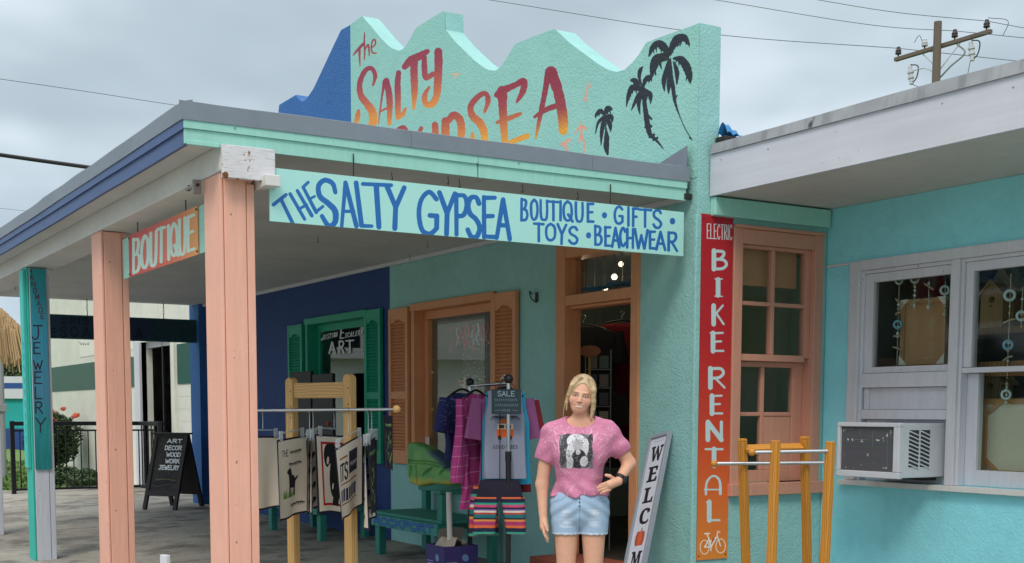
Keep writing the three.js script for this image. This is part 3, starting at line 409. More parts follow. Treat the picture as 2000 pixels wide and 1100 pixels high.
  for (let k = 0; k < 3; k++) { mesh('trim_strip', plank('x', cutX[k], cutX[k + 1] - 0.003, 3.022, 3.076, ZS - 0.028, ZS + 0.006, 0.005, 0.012, 1), M.blueBoard, canopy); mesh('fascia_board', plank('x', cutX[k], cutX[k + 1] - 0.003, YB, 3.024, ZS - 0.03, ZS - 0.008, 0.005, 0.012, 1), M.blueBoard, canopy); }
  const cutZ = [ZS + 0.004, -4.1, ZF + 0.05];
  for (let k = 0; k < 2; k++) { mesh('trim_strip', plank('z', XR - 0.026, XR + 0.006, 3.022, 3.076, cutZ[k + 1] + 0.003, cutZ[k], 0.005, 0, 2), M.mintBoard, canopy); mesh('fascia_board', plank('z', XR - 0.024, XR - 0.006, YB, 3.024, cutZ[k + 1] + 0.003, cutZ[k] - 0.006, 0.005, 0, 2), M.mintBoard, canopy); }
  mesh('lower_batten', box(XR - 0.02, XR + 0.002, YB - 0.004, YB + 0.02, -2.41, ZS - 0.012, 0.003), M.mintBoard, canopy);
  // flashing upstand where the roof meets the wall
  { const s = new THREE.Shape([[0, 0], [-0.0, 0.15], [-0.62, 0.01], [-0.7, 0]].map((p) => new THREE.Vector2(...p))); const g = new THREE.ExtrudeGeometry(s, { depth: 0.006, bevelEnabled: false }); g.translate(XR - 0.005, 3.17, ZF + 0.045); mesh('upstand', uvm(g), M.flash, canopy); }
  mesh('flash_collar', box(XR - 0.02, XR + 0.012, YB + 0.01, YB + 0.05, ZF + 0.01, ZF + 0.07, 0.004), M.iron, canopy);
  // cup hooks and screw eyes left in the ceiling
  for (const [u, v] of [[765, 345], [875, 352], [897, 358], [1020, 368], [1128, 382], [45, 548], [118, 520], [30, 565], [285, 640], [800, 505], [835, 480], [620, 470]]) { const p = onY(2.985, u, v - 8); if (p.z < -5.8 || p.z > -2.75 || p.x < -18 || p.x > -7.2) continue; mesh('hook', tube([[p.x, 2.986, p.z], [p.x, 2.965, p.z], [p.x + 0.012, 2.945, p.z], [p.x + 0.004, 2.93, p.z], [p.x - 0.012, 2.942, p.z]], 0.0025, 12, 5), M.iron, canopy); }
}
// clamp bracket bolted to the beam beside the nearest post
{
  const br = thing('clamp_bracket', 'small galvanised bracket screwed to the beam beside a salmon post', 'bracket', [-7.5, 2.80, -2.40]);
  const mt = new THREE.MeshStandardMaterial({ color: sr(150, 146, 140), roughness: 0.55, metalness: 0.5 });
  mesh('arm', box(-0.13, 0.02, -0.03, -0.012, 0.0, 0.03, 0.003), mt, br); mesh('plate', box(0.02, 0.05, -0.07, 0.012, -0.015, 0.035, 0.004), mt, br); mesh('bolt', rod([0.05, -0.02, 0.01], [0.062, -0.02, 0.01], 0.009), M.iron, br); mesh('bolt', rod([-0.1, -0.035, 0.015], [-0.1, 0.0, 0.015], 0.006), M.iron, br);
}
// posts: boxed in boards with open seams
function boxedPost(x1, label, mats, wX = 0.30) {
  const zA = -2.43, zB = -2.635, x0 = x1 - wX, yb = fy(-2.53), yt = 2.813;
  const p = thing('canopy_post', label, 'post', [x1 - wX / 2, yb, -2.53], 0, 'canopy posts'); const L = (g) => { g.translate(-(x1 - wX / 2), -yb, 2.53); return g; };
  const [mF, mS, mE] = mats;
  mesh('core', L(box(x0 + 0.012, x1 - 0.016, yb, yt - 0.002, zB + 0.012, zA - 0.016)), mS, p);
  mesh('front_board', L(box(x0, x1 - 0.004, yb, yt, zA - 0.018, zA, 0.005)), mF, p);
  mesh('side_board', L(box(x1 - 0.018, x1, yb, yt - 0.004, zB + 0.052, zA - 0.021, 0.005)), mS, p);
  mesh('edge_board', L(box(x1 - 0.018, x1 - 0.003, yb, yt - 0.05, zB, zB + 0.048, 0.005)), mE, p);
  return p;
}
boxedPost(-7.16, 'salmon boxed wooden post under the rusty white beam end at the canopy corner', [M.salmon, M.salmon, M.salmon]);
boxedPost(-9.93, 'salmon boxed wooden post at the far end of the red lettered hanging board', [M.salmon, M.salmon, M.salmon]);
boxedPost(-12.80, 'pale grey boxed post with a turquoise street face carrying teal lettered boards', [M.turqBright, M.greyPost, M.greyPost], 0.28);
boxedPost(-15.66, 'plain pale grey boxed post beyond the teal lettered post', [M.greyPost, M.greyPost, M.greyPost], 0.28);
// ================================================================ turquoise shop set back on the right
const ZR = -7.122;
const right = thing('turquoise_shop', 'turquoise stucco shop with wide white fascia and white sash windows', 'shop building');
{
  const X0 = -7.04, X1 = 2.2;
  mesh('wall', wallXY(X0, X1, -0.2, 2.98, [[-6.70, -5.02, 0.955, 2.50]], ZR, 0.16), M.turq, right);
  mesh('rail_strip', box(X0 + 0.006, -6.79, 2.545, 2.562, ZR, ZR + 0.02, 0.003), M.whiteOld, right);
  mesh('back_wall', box(X0 + .01, X1, -0.2, 2.98, -11.2, -11.05), M.roomDark, right); mesh('end_wall', box(X1 - 0.15, X1 - .001, -0.2, 2.98, -11.04, ZR - 0.162), M.turq, right);
  mesh('party_wall', box(X0 + .002, X0 + 0.10, -0.2, 2.98, -11.04, ZR - 0.162), M.roomDark, right);
  mesh('interior_floor', box(X0 + 0.11, X1 - 0.16, 0.0, 0.1, -11.04, ZR - 0.162), M.roomFloor, right);
  mesh('ceiling', box(X0 + 0.11, X1 - 0.16, 2.90, 2.975, -11.04, ZR - 0.162), M.roomDark, right);
  // roof: soffit, fascia, metal edge
  const zf = -5.955;
  mesh('soffit', box(X0 - 0.002, X1, 2.982, 3.0, ZR - 0.1, zf - 0.028), paint(sr(206, 204, 198), { rough: 0.8, bump: boardB, bs: 0.001 }), right);
  mesh('roof_deck', box(X0 - 0.002, X1, 3.002, 3.27, -11.2, zf - 0.03), M.grey, right);
  mesh('fascia_board', plank('x', X0 + 0.006, -3.1, 2.975, 3.262, zf - 0.028, zf, 0.003, 0, 4), M.fascia, right); mesh('fascia_board', box(-3.096, X1, 2.975, 3.262, zf - 0.028, zf, 0.004, true), M.fascia, right);
  { const s = new THREE.Shape([[-0.03, 3.262], [0.016, 3.262], [0.006, 3.335], [-0.09, 3.352], [-0.09, 3.30]].map((p) => new THREE.Vector2(...p)));
    for (const [a, b] of [[X0 + 0.02, -4.4], [-4.395, -1.5], [-1.495, X1]]) { const g = new THREE.ExtrudeGeometry(s, { depth: b - a, bevelEnabled: false, steps: 8 }); const p = g.attributes.position; for (let i = 0; i < p.count; i++) { const x = p.getX(i), y = p.getY(i), z = p.getZ(i); p.setXYZ(i, b - z, y, zf + x); } const q = g.toNonIndexed(); const P = q.attributes.position; for (let i = 0; i < P.count; i++) P.setY(i, P.getY(i) + 0.005 * sstep(3.28, 3.34, P.getY(i)) * Math.sin(P.getX(i) * 2.3 + 1)); q.computeVertexNormals(); mesh('roof_edge', uvm(q), roofMetal(), right); } }
  function roofMetal() { if (roofMetal.m) return roofMetal.m; const t = dataTex(512, (x, y) => { const a = fbm(x * 10, y * 10, 10, 201, 5), st = sstep(0.60, 0.75, fbm(x * 20, y * 4, 20, 207, 4)), dk = sstep(0.70, 0.78, fbm(x * 9, y * 5, 9, 215, 4)); const v = 0.56 + 0.14 * a - 0.07 * st - 0.34 * dk; return [v, v * 1.02, v * 1.05]; }, true, 1.6); return roofMetal.m = new THREE.MeshStandardMaterial({ map: t, roughness: 0.6, metalness: 0.2 }); }
  // window frame and sill
  const wf = new THREE.Group(); wf.name = 'window_frame'; right.add(wf);
  const b = (n, x0, x1, y0, y1, z0, z1, m = M.white, p = wf) => mesh(n, box(x0, x1, y0, y1, ZR + z0, ZR + z1, n === 'pane' ? 0 : 0.004), m, p);
  b('casing', -6.78, -6.68, 0.955, 2.56, -0.155, 0.03); b('casing', -6.68, -4.98, 2.49, 2.565, -0.155, 0.032); b('casing', -5.04, -4.94, 0.955, 2.49, -0.155, 0.03); b('sill', -6.82, -4.90, 0.915, 0.954, -0.155, 0.055, M.whiteOld);
  b('mullion', -5.865, -5.79, 0.955, 2.49, -0.155, 0.024); b('stop', -6.68, -6.655, 0.955, 2.49, -0.155, 0.005); b('stop', -5.79, -5.765, 0.955, 2.49, -0.155, 0.005); b('stop', -6.655, -5.865, 2.465, 2.49, -0.155, 0.005); b('stop', -5.765, -5.04, 2.465, 2.49, -0.155, 0.005);
  const s1 = new THREE.Group(); s1.name = 'left_sash'; right.add(s1);
  b('stile', -6.655, -6.585, 1.74, 2.464, -0.06, -0.015, M.white, s1); b('stile', -5.89, -5.866, 1.74, 2.464, -0.06, -0.015, M.white, s1); b('rail', -6.585, -5.89, 2.40, 2.464, -0.06, -0.015, M.white, s1); b('rail', -6.585, -5.89, 1.74, 1.785, -0.06, -0.013, M.white, s1);
  b('pane', -6.585, -5.89, 1.785, 2.40, -0.04, -0.036, M.glassDull, s1); b('board', -6.65, -5.87, 1.635, 1.738, -0.05, 0.012, M.white, s1); b('panel', -6.645, -5.87, 1.475, 1.633, -0.06, -0.03, M.white, s1); b('batten', -6.644, -6.60, 1.475, 1.633, -0.03, -0.012, M.white, s1); b('board', -6.65, -5.87, 1.405, 1.474, -0.05, 0.008, M.white, s1); b('panel', -6.65, -5.87, 0.956, 1.404, -0.08, -0.05, M.white, s1);
  const s2 = new THREE.Group(); s2.name = 'right_sash'; right.add(s2);
  b('stile', -5.764, -5.70, 1.76, 2.464, -0.055, -0.01, M.white, s2); b('stile', -5.10, -5.041, 1.76, 2.464, -0.055, -0.01, M.white, s2); b('rail', -5.70, -5.10, 2.40, 2.464, -0.055, -0.01, M.white, s2); b('meeting_rail', -5.764, -5.041, 1.722, 1.758, -0.06, 0.0, M.white, s2); b('pane', -5.70, -5.10, 1.758, 2.40, -0.036, -0.032, M.glassDull, s2);
  b('stile', -5.764, -5.672, 0.956, 1.72, -0.12, -0.06, M.white, s2); b('stile', -5.13, -5.041, 0.956, 1.72, -0.12, -0.06, M.white, s2); b('rail', -5.672, -5.13, 0.956, 1.065, -0.12, -0.055, M.white, s2); b('pane', -5.672, -5.13, 1.065, 1.72, -0.09, -0.086, M.glassDull, s2);
}
// window air conditioner
{
  const cx = -6.19, x0 = -6.475, x1 = -5.905, z1 = -6.69, z0 = -7.16, y0 = 1.003, y1 = 1.385;
  const ac = thing('air_conditioner', 'white window air conditioner with peeling dark grille jutting from the white window', 'air conditioner', [cx, y0, ZR]);
  const L = (g) => { g.translate(-cx, -y0, -ZR); return g; };
  const casing = new THREE.MeshStandardMaterial({ color: sr(206, 212, 220), roughness: 0.42, map: mottle });
  mesh('cabinet', L(box(x0 + 0.012, x1 - 0.004, y0 + 0.006, y1 - 0.004, z0, z1 - 0.03, 0.008)), casing, ac);
  for (const [a, b, c, d] of [[x0, x1, y1 - 0.03, y1], [x0, x1, y0, y0 + 0.045], [x0, x0 + 0.028, y0 + 0.045, y1 - 0.03], [x1 - 0.055, x1, y0 + 0.045, y1 - 0.03]]) mesh('front_frame', L(box(a, b, c, d, z1 - 0.04, z1, 0.006)), casing, ac);
  // coil face: fins with chipped paint
  const cv = document.createElement('canvas'); cv.width = 512; cv.height = 360; const c = cv.getContext('2d'); c.fillStyle = 'rgb(78,82,88)'; c.fillRect(0, 0, 512, 360);
  for (let i = 0; i < 120; i++) { c.fillStyle = 'rgba(' + (60 + R() * 40) + ',' + (62 + R() * 40) + ',' + (66 + R() * 40) + ',0.5)'; c.fillRect(0, R() * 360, 512, 1 + R() * 3); }
  c.fillStyle = 'rgb(214,216,214)'; const chip = (x, y, w, h) => { c.beginPath(); for (let k = 0; k < 7; k++) { const a = k / 7 * 6.28; c.lineTo(x + Math.cos(a) * w * (.5 + .6 * R()), y + Math.sin(a) * h * (.5 + .6 * R())); } c.fill(); };
  for (const [x, y, w, h] of [[20, 30, 8, 10], [40, 22, 5, 6], [95, 22, 6, 4], [70, 105, 14, 12], [105, 108, 9, 14], [200, 110, 6, 18], [200, 122, 16, 5], [345, 108, 12, 12], [370, 112, 16, 8], [405, 100, 6, 16], [260, 225, 9, 14], [30, 240, 4, 4], [50, 340, 4, 10], [435, 330, 8, 12], [440, 60, 8, 20], [470, 40, 6, 14], [500, 345, 6, 8], [410, 330, 10, 5], [200, 315, 6, 4], [130, 340, 4, 4], [320, 290, 5, 3]]) for (let k = 0; k < 3; k++) chip(x + (R() - .5) * w * 1.5, y + (R() - .5) * h * 1.5, w * .55, h * .55);
  c.strokeStyle = 'rgba(150,152,152,.6)'; c.lineWidth = 3; for (const [a, y, b2, y2] of [[180, 20, 180, 70], [300, 30, 305, 160], [120, 105, 260, 105], [440, 80, 445, 330]]) { c.beginPath(); c.moveTo(a, y); c.lineTo(b2, y2); c.stroke(); }
  const ct = new THREE.CanvasTexture(cv); ct.colorSpace = THREE.SRGBColorSpace;
  mesh('coil_face', quad([x0 + 0.028 - cx, 0.045, z1 - 0.02 - ZR], [x1 - 0.055 - cx, 0.045, z1 - 0.02 - ZR], [x1 - 0.055 - cx, y1 - 0.03 - y0, z1 - 0.02 - ZR], [x0 + 0.028 - cx, y1 - 0.03 - y0, z1 - 0.02 - ZR]), new THREE.MeshStandardMaterial({ map: ct, roughness: 0.6 }), ac);
  // side louvres: dark pressed slots
  const dk = new THREE.MeshStandardMaterial({ color: sr(52, 58, 64), roughness: 0.6 });
  for (const [za, zb] of [[-6.79, -6.885], [-6.905, -6.995]]) { const v = new THREE.Group(); v.name = 'side_vent'; ac.add(v); mesh('opening', L(box(x1 - 0.0045, x1 - 0.002, y0 + 0.08, y1 - 0.05, zb, za)), dk, v); for (let k = 0; k < 9; k++) { const y = y0 + 0.1 + k * 0.028; const g = bar([x1, y, za], [x1, y - 0.03, zb], 0.008, 0.008); mesh('louvre', L(g), casing, v); } }
  mesh('support', L(box(x0 + 0.1, x1 - 0.06, y0 - 0.02, y0 + 0.004, z0 + 0.02, z0 + 0.12)), M.iron, ac);
}
// things in the right-hand windows
{
  const shelf = thing('display_shelf', 'dark wooden shelf unit behind the white sash windows', 'shelf', [-5.55, 0.1, -7.68]);
  const wood = new THREE.MeshStandardMaterial({ color: sr(150, 108, 64), roughness: 0.7, map: rep(grain, 0.6, 0.6) }), dark = new THREE.MeshStandardMaterial({ color: sr(64, 56, 50), roughness: 0.8 });
  for (const y of [0.72, 1.30, 1.90, 2.45]) mesh('shelf_board', box(-1.0, 1.3, y, y + 0.045, -0.22, 0.2), wood, shelf);
  for (const x of [-1.02, 0.0, 1.3]) mesh('upright', box(x - 0.02, x + 0.02, 0, 2.7, -0.24, -0.2), dark, shelf); mesh('back_panel', box(-1.0, 1.3, 0.0, 2.7, -0.27, -0.245), paint(sr(70, 78, 86)), shelf);
  const cedar = new THREE.MeshStandardMaterial({ color: sr(206, 170, 124), roughness: 0.75, map: rep(grain, 0.3, 0.6) }), ply = new THREE.MeshStandardMaterial({ color: sr(224, 206, 172), roughness: 0.75, map: rep(grain, 0.4, 0.6) });
  function birdhouse(pos, h, mat, label) { const o = thing('birdhouse', label, 'birdhouse', pos, 0.1, 'birdhouses on the display shelf'); const w = 0.17; const s = new THREE.Shape([[-w / 2, 0], [w / 2, 0], [w / 2, h * .62], [0, h * .9], [-w / 2, h * .62]].map((p) => new THREE.Vector2(...p))); s.holes.push(new THREE.Path().absarc(0, h * .55, 0.022, 0, 6.28)); const g = new THREE.ExtrudeGeometry(s, { depth: 0.15, bevelEnabled: false }); g.translate(0, 0, -0.075); mesh('house_body', uvm(g), mat, o); for (const k of [-1, 1]) mesh('roof_panel', bar([0, h * .92, 0], [k * (w / 2 + 0.03), h * .57, 0], 0.012, 0.2), mat, o); mesh('hole_shadow_box', box(-0.05, 0.05, h * .45, h * .65, -0.07, -0.06), dark, o); mesh('perch', rod([0, h * .42, 0.07], [0, h * .42, 0.11], 0.005), mat, o); return o; }
  const bh = (u, z) => onZ(z, u, 700).x;
  birdhouse([bh(1945, -7.60), 2.045, -7.60], 0.36, cedar, 'tall brown wooden birdhouse on the shelf behind the upper right pane'); birdhouse([bh(1965, -7.72), 2.045, -7.72], 0.46, cedar, 'brown wooden birdhouse partly behind another one on the top shelf');
  birdhouse([bh(1948, -7.60), 1.445, -7.60], 0.36, ply, 'pale plywood birdhouse with a steep roof on the middle shelf'); birdhouse([bh(1945, -7.62), 0.865, -7.62], 0.5, ply, 'pale wooden birdhouse on the low shelf behind a leaning canvas');
  const toyC = [sr(200, 90, 40), sr(40, 90, 190), sr(220, 170, 60), sr(60, 140, 80)];
  [[1978, 1.445], [1998, 1.445], [1968, 0.865], [1992, 0.865]].map(([u, y]) => [bh(u, -7.58), y]).forEach(([x, y], i) => { const t = thing('toy_car', ['orange', 'blue', 'yellow', 'green'][i] + ' wooden toy car on the display shelf', 'toy', [x, y, -7.58], 0.2, 'wooden toys'); const m = new THREE.MeshStandardMaterial({ color: toyC[i], roughness: 0.5 }); mesh('body', merge([box(-0.06, 0.06, 0.02, 0.06, -0.03, 0.03, 0.008), box(-0.03, 0.035, 0.06, 0.095, -0.026, 0.026, 0.008)]), m, t); for (const [a, b] of [[-1, -1], [-1, 1], [1, -1], [1, 1]]) mesh('wheel', rod([a * 0.038, 0.02, b * 0.03], [a * 0.038, 0.02, b * 0.042], 0.02), M.black, t); });
  // stretched canvases standing with their backs to the glass
  function canvasFrame(name, label, pos, w, h, cloth, stretch, turn) { const o = thing(name, label, 'canvas', pos, turn); mesh('canvas_back', box(-w / 2, w / 2, 0, h, -0.012, 0, 0.002), cloth, o); const t = 0.035; for (const [a, b, c, d] of [[-w / 2, w / 2, 0, t], [-w / 2, w / 2, h - t, h], [-w / 2, -w / 2 + t, t, h - t], [w / 2 - t, w / 2, t, h - t]]) mesh('stretcher_bar', box(a, b, c, d, 0, 0.018, 0.003), stretch, o); return o; }
  const kraft = new THREE.MeshStandardMaterial({ color: sr(190, 152, 110), roughness: 0.85, map: clothW }), linen = new THREE.MeshStandardMaterial({ color: sr(226, 220, 198), roughness: 0.9, map: clothW });
  const k1 = canvasFrame('wrapped_picture', 'brown paper backed picture with white corner guards inside the window above the air conditioner', [onZ(-7.32, 1804, 660).x, 1.80, -7.32], 0.40, 0.47, kraft, kraft, 0.02);
  for (const [a, b] of [[-1, 0], [1, 0], [-1, 1], [1, 1]]) { const s = new THREE.Shape([[0, 0], [-a * 0.075, 0], [0, b ? -0.075 : 0.075]].map((p) => new THREE.Vector2(...p))); const g = new THREE.ShapeGeometry(s); g.translate(a * 0.201, b ? 0.472 : -0.002, 0.021); mesh('corner_guard', g, new THREE.MeshStandardMaterial({ color: sr(226, 222, 214), roughness: 0.7, side: THREE.DoubleSide }), k1); }
  const k2 = canvasFrame('stretched_canvas', 'back of a cream stretched canvas leaning in the lower right window', [onZ(-7.34, 1922, 850).x + 0.39, 1.03, -7.34], 0.78, 0.52, linen, new THREE.MeshStandardMaterial({ color: sr(192, 148, 92), roughness: 0.7, map: rep(grain, 0.2, 0.6) }), 0.02);
  const brace = new THREE.MeshStandardMaterial({ color: sr(176, 130, 78), roughness: 0.7 }); mesh('corner_brace', bar([-0.37, 0.41, 0.012], [-0.24, 0.505, 0.012], 0.03, 0.014), brace, k2); mesh('corner_brace', bar([-0.37, 0.11, 0.012], [-0.25, 0.015, 0.012], 0.03, 0.014), brace, k2);
  mesh('window_ledge', box(-6.66, -5.0, 1.70, 1.80, -7.45, -7.29), wood).userData = { label: 'wooden ledge inside the window carrying the brown backed picture', category: 'ledge' };
  mesh('low_ledge', box(-5.75, -4.7, 0.93, 1.03, -7.45, -7.29), wood).userData = { label: 'low wooden ledge inside the window under the cream canvas', category: 'ledge' };
  // driftwood mobiles
  const ringM = new THREE.MeshStandardMaterial({ color: sr(196, 214, 216), roughness: 0.5 }), ringB = new THREE.MeshStandardMaterial({ color: sr(120, 176, 196), roughness: 0.5 }), drift = new THREE.MeshStandardMaterial({ color: sr(176, 158, 132), roughness: 0.85 }), thread = new THREE.MeshStandardMaterial({ color: sr(210, 206, 196), roughness: 0.9 });
  function mobile(u, v0, v1, rings, sticks, label, z = -7.26) { const a = onZ(z, u, v0), b2 = onZ(z, u, v1); const o = thing('driftwood_mobile', label, 'mobile', [a.x, b2.y, z], 0, 'driftwood and ring mobiles in the windows'); const H = a.y - b2.y, yy = (v) => onZ(z, u, v).y - b2.y; mesh('thread', rod([0, 0, 0], [0, H, 0], 0.002), thread, o);
    for (const [v, r, du] of rings) { const g = new THREE.TorusGeometry(r * .76, r * 0.26, 8, 20); g.rotateY(0.9); g.translate((du || 0) * 0.004, yy(v), 0.004); mesh('ring', g, R() < .5 ? ringM : ringB, o); }
    for (const [v, l] of sticks) { const t = (R() - .5) * 0.05; mesh('driftwood_stick', tube([[-l / 2, yy(v) + t, 0], [0, yy(v) + .004, .004], [l / 2, yy(v) - t, 0]], 0.007, 8, 6), drift, o); }
    for (let k = 0; k < 6; k++) mesh('bead', ball(0, H * (0.06 + 0.85 * R()), 0, 0.006 + 0.006 * R()), R() < .5 ? ringM : drift, o); return o; }
  mobile(1757, 545, 720, [[548, 0.032], [634, 0.034]], [[590, 0.06], [612, 0.05], [657, 0.08], [681, 0.08]], 'mobile of rings and driftwood sticks beside the brown backed picture');
  mobile(1788, 540, 606, [[545, 0.034]], [[591, 0.09]], 'short mobile with one ring and a long stick above the brown backed picture'); mobile(1815, 545, 606, [], [[560, 0.08], [587, 0.07]], 'short mobile of two tilted sticks above the brown backed picture'); mobile(1847, 550, 620, [[567, 0.036]], [], 'single ring hanging at the white mullion');
  mobile(1975, 535, 740, [[577, 0.042], [674, 0.036]], [[627, 0.09], [700, 0.07]], 'mobile of rings and sticks in front of the birdhouses'); mobile(1967, 745, 790, [[771, 0.036]], [], 'single pale ring hanging over the cream canvas');
  mobile(1998, 560, 640, [[617, 0.036]], [], 'ring hanging at the right side of the double hung window');
}
// blue tarp bundled on the roof behind the parapet
{
  const q0 = onX(-7.0, 1408, 262), q1 = onX(-7.0, 1438, 262);
  const g = sheet(24, 10, (s, t) => [-7.03 + 0.10 * t, q0.y - 0.03 + (0.075 - 0.05 * s) * (0.4 + Math.sin(t * Math.PI)) + 0.008 * Math.sin(s * 14 + t * 6), mix(q0.z, q1.z, s)], 0.004);
  tag(mesh('roof_tarp', g, new THREE.MeshStandardMaterial({ color: sr(36, 122, 186), roughness: 0.5 })), 'crumpled blue tarp on the roof beside the end of the parapet', 'tarp');
  tag(mesh('vent_block', box(-7.04, -6.93, 3.28, q0.y - 0.02, q1.z, q0.z + 0.02, 0.01), M.iron), 'dark vent block under the blue tarp on the roof', 'vent');
}

// ================================================================ cream building beyond, railing, lawn
const ZN = -6.4;
{
  const o = thing('cream_building', 'cream painted block building with a dark green band beyond the porch', 'building');
  const cream = paint(sr(226, 228, 216), { bump: stuccoB, bs: 0.004, rough: 0.8 }), green = paint(sr(70, 104, 92), { rough: 0.7 }), greenD = paint(sr(20, 84, 72), { rough: 0.6 });
  mesh('wall', wallXY(-31.4, -20.0, -0.2, 5.2, [[-23.40, -21.40, 0.1, 2.70], [-21.2, -20.0, 0.25, 1.9]], ZN, 0.2), cream, o);
  mesh('green_band', box(-31.38, -23.73, 1.90, 2.46, ZN, ZN + 0.012), green, o); mesh('green_band', box(-21.19, -20.02, 1.905, 2.57, ZN, ZN + 0.012), greenD, o);
  for (let r = 0; r < 8; r++) for (let k = 0; k < 4; k++) { const x = -21.2 + k * 0.4 - (r % 2 ? 0.2 : 0), a = Math.max(x, -21.2), b = Math.min(x + 0.394, -20.0); if (b > a + .03) mesh('block', box(a, b, 0.25 + r * 0.206, 0.25 + r * 0.206 + 0.200, ZN - 0.18, ZN - 0.002 + 0.003 * R(), 0.004), cream, o); }
  mesh('mortar', box(-21.2, -20.0, 0.25, 1.9, ZN - 0.19, ZN - 0.008), cream, o);
  mesh('column', box(-23.74, -23.40, 0, 2.72, ZN - 0.1, ZN + 0.05, 0.01), M.white, o); mesh('column', box(-21.42, -21.23, 0, 2.72, ZN - 0.1, ZN + 0.06, 0.01), cream, o);
  const d = new THREE.Group(); d.name = 'shop_door'; o.add(d); mesh('glass_panel', box(-21.62, -21.60, 0.12, 2.66, ZN - 1.3, ZN - 0.22), M.glass, d); mesh('door_head', box(-23.40, -21.42, 2.60, 2.70, ZN - 0.19, ZN - 0.12), M.white, d); mesh('door_frame', box(-22.52, -22.47, 0.1, 2.7, ZN - 0.15, ZN - 0.12), M.blackMetal, d);
  mesh('cornice', box(-31.5, -19.95, 5.2, 5.32, ZN - 0.4, ZN + 0.12, 0.01), M.white, o); mesh('side_wall', box(-20.2, -20.0, -0.2, 5.2, -16, ZN - 0.201), cream, o); mesh('far_wall', box(-31.4, -31.2, -0.2, 5.2, -16, ZN - 0.201), cream, o); mesh('back_wall', box(-31.2, -20.2, -0.2, 5.2, -16, -15.8), cream, o); mesh('roof', box(-31.2, -20.2, 5.0, 5.19, -15.8, ZN - 0.201), M.grey, o);
  // small hand painted lettering under the green hanging board, stains at the top
  const F = new Face('z', ZN + 0.004, -28.2, -23.9, 2.6, 3.2, 200); F.c.clearRect(0, 0, F.W, F.H); F.fillAll('rgb(226,228,216)'); for (let i = 0; i < 11; i++) { const u = 125 + i * 4.6; F.stroke([[u, 669 + 3 * R(), 1], [u + 1.5, 674, 1], [u + 3, 668 + 3 * R(), 1]], 'rgb(70,72,76)', true); }
  mesh('painted_lettering', F.geo(0.004), new THREE.MeshStandardMaterial({ map: F.tex(), roughness: 0.8 }), o);
}
{ // black iron railing
  const xr = -22.6, za = -3.98, zb = -6.75, y0 = 0.02, y1 = 1.02;
  const o = thing('iron_railing', 'black iron railing with vertical bars along the porch end', 'railing', [xr, y0, (za + zb) / 2]); const zc = (za + zb) / 2;
  mesh('top_rail', box(-0.03, 0.03, 1.18, 1.25, zb - zc, za - zc, 0.006), M.blackMetal, o); mesh('mid_rail', box(-0.015, 0.015, 1.08, 1.11, zb - zc, za - zc), M.blackMetal, o); mesh('bottom_rail', box(-0.02, 0.02, 0.08, 0.12, zb - zc, za - zc, 0.004), M.blackMetal, o);
  for (const z of [za, zb]) mesh('post', box(-0.035, 0.035, 0, 1.26, z - zc - 0.035, z - zc + 0.035, 0.005), M.blackMetal, o);
  for (let z = za - 0.12; z > zb + 0.05; z -= 0.125) mesh('bar', box(-0.009, 0.009, 0.12, 1.08, z - zc - 0.009, z - zc + 0.009), M.blackMetal, o);
  const o2 = thing('iron_railing', 'black iron railing returning towards the cream building', 'railing', [-21.6, 0.02, -6.1]);
  mesh('top_rail', box(-0.95, 0.3, 1.18, 1.25, -0.03, 0.03, 0.006), M.blackMetal, o2); mesh('bottom_rail', box(-0.95, 0.3, 0.08, 0.12, -0.02, 0.02, 0.004), M.blackMetal, o2); for (let x = -0.8; x < 0.3; x += 0.2) mesh('bar', box(x - 0.009, x + 0.009, 0.12, 1.18, -0.009, 0.009), M.blackMetal, o2); mesh('post', box(0.27, 0.34, 0, 1.26, -0.03, 0.03, 0.005), M.blackMetal, o2);
}
function leafCluster(n, fill, size, seed, flat = 0.5) { // many small leaf faces in a volume given by fill()
  const r = rng(seed), pos = [], nor = [];
  const a = new THREE.Vector3(), b = new THREE.Vector3(), c = new THREE.Vector3(), nn = new THREE.Vector3();
  for (let i = 0; i < n; i++) { const p = fill(r); if (!p) continue; nn.set(r() - .5, r() * flat + 0.2, r() - .5).normalize(); a.set(r() - .5, r() - .5, r() - .5).cross(nn).normalize(); b.crossVectors(nn, a); const s = size * (0.6 + 0.8 * r());
    const P = [[-.5, 0], [0, -.28], [.5, 0], [0, .28]].map(([x, y]) => c.set(...p).addScaledVector(a, x * s).addScaledVector(b, y * s).toArray()); pos.push(...P[0], ...P[1], ...P[2], ...P[0], ...P[2], ...P[3]); for (let k = 0; k < 6; k++) nor.push(nn.x, nn.y, nn.z); }
  const g = new THREE.BufferGeometry(); g.setAttribute('position', new THREE.Float32BufferAttribute(pos, 3)); g.setAttribute('normal', new THREE.Float32BufferAttribute(nor, 3)); g.setAttribute('uv', new THREE.Float32BufferAttribute(new Float32Array(pos.length / 3 * 2), 2)); return g;
}
const leafM = (r, g, b) => new THREE.MeshPhysicalMaterial({ color: new THREE.Color().setRGB(r, g, b), roughness: 0.8, side: THREE.DoubleSide, transmission: 0.25, thickness: 0 });
M.bark = new THREE.MeshStandardMaterial({ color: sr(104, 92, 78), roughness: 0.95, map: rep(grain, 0.3, 0.8) });
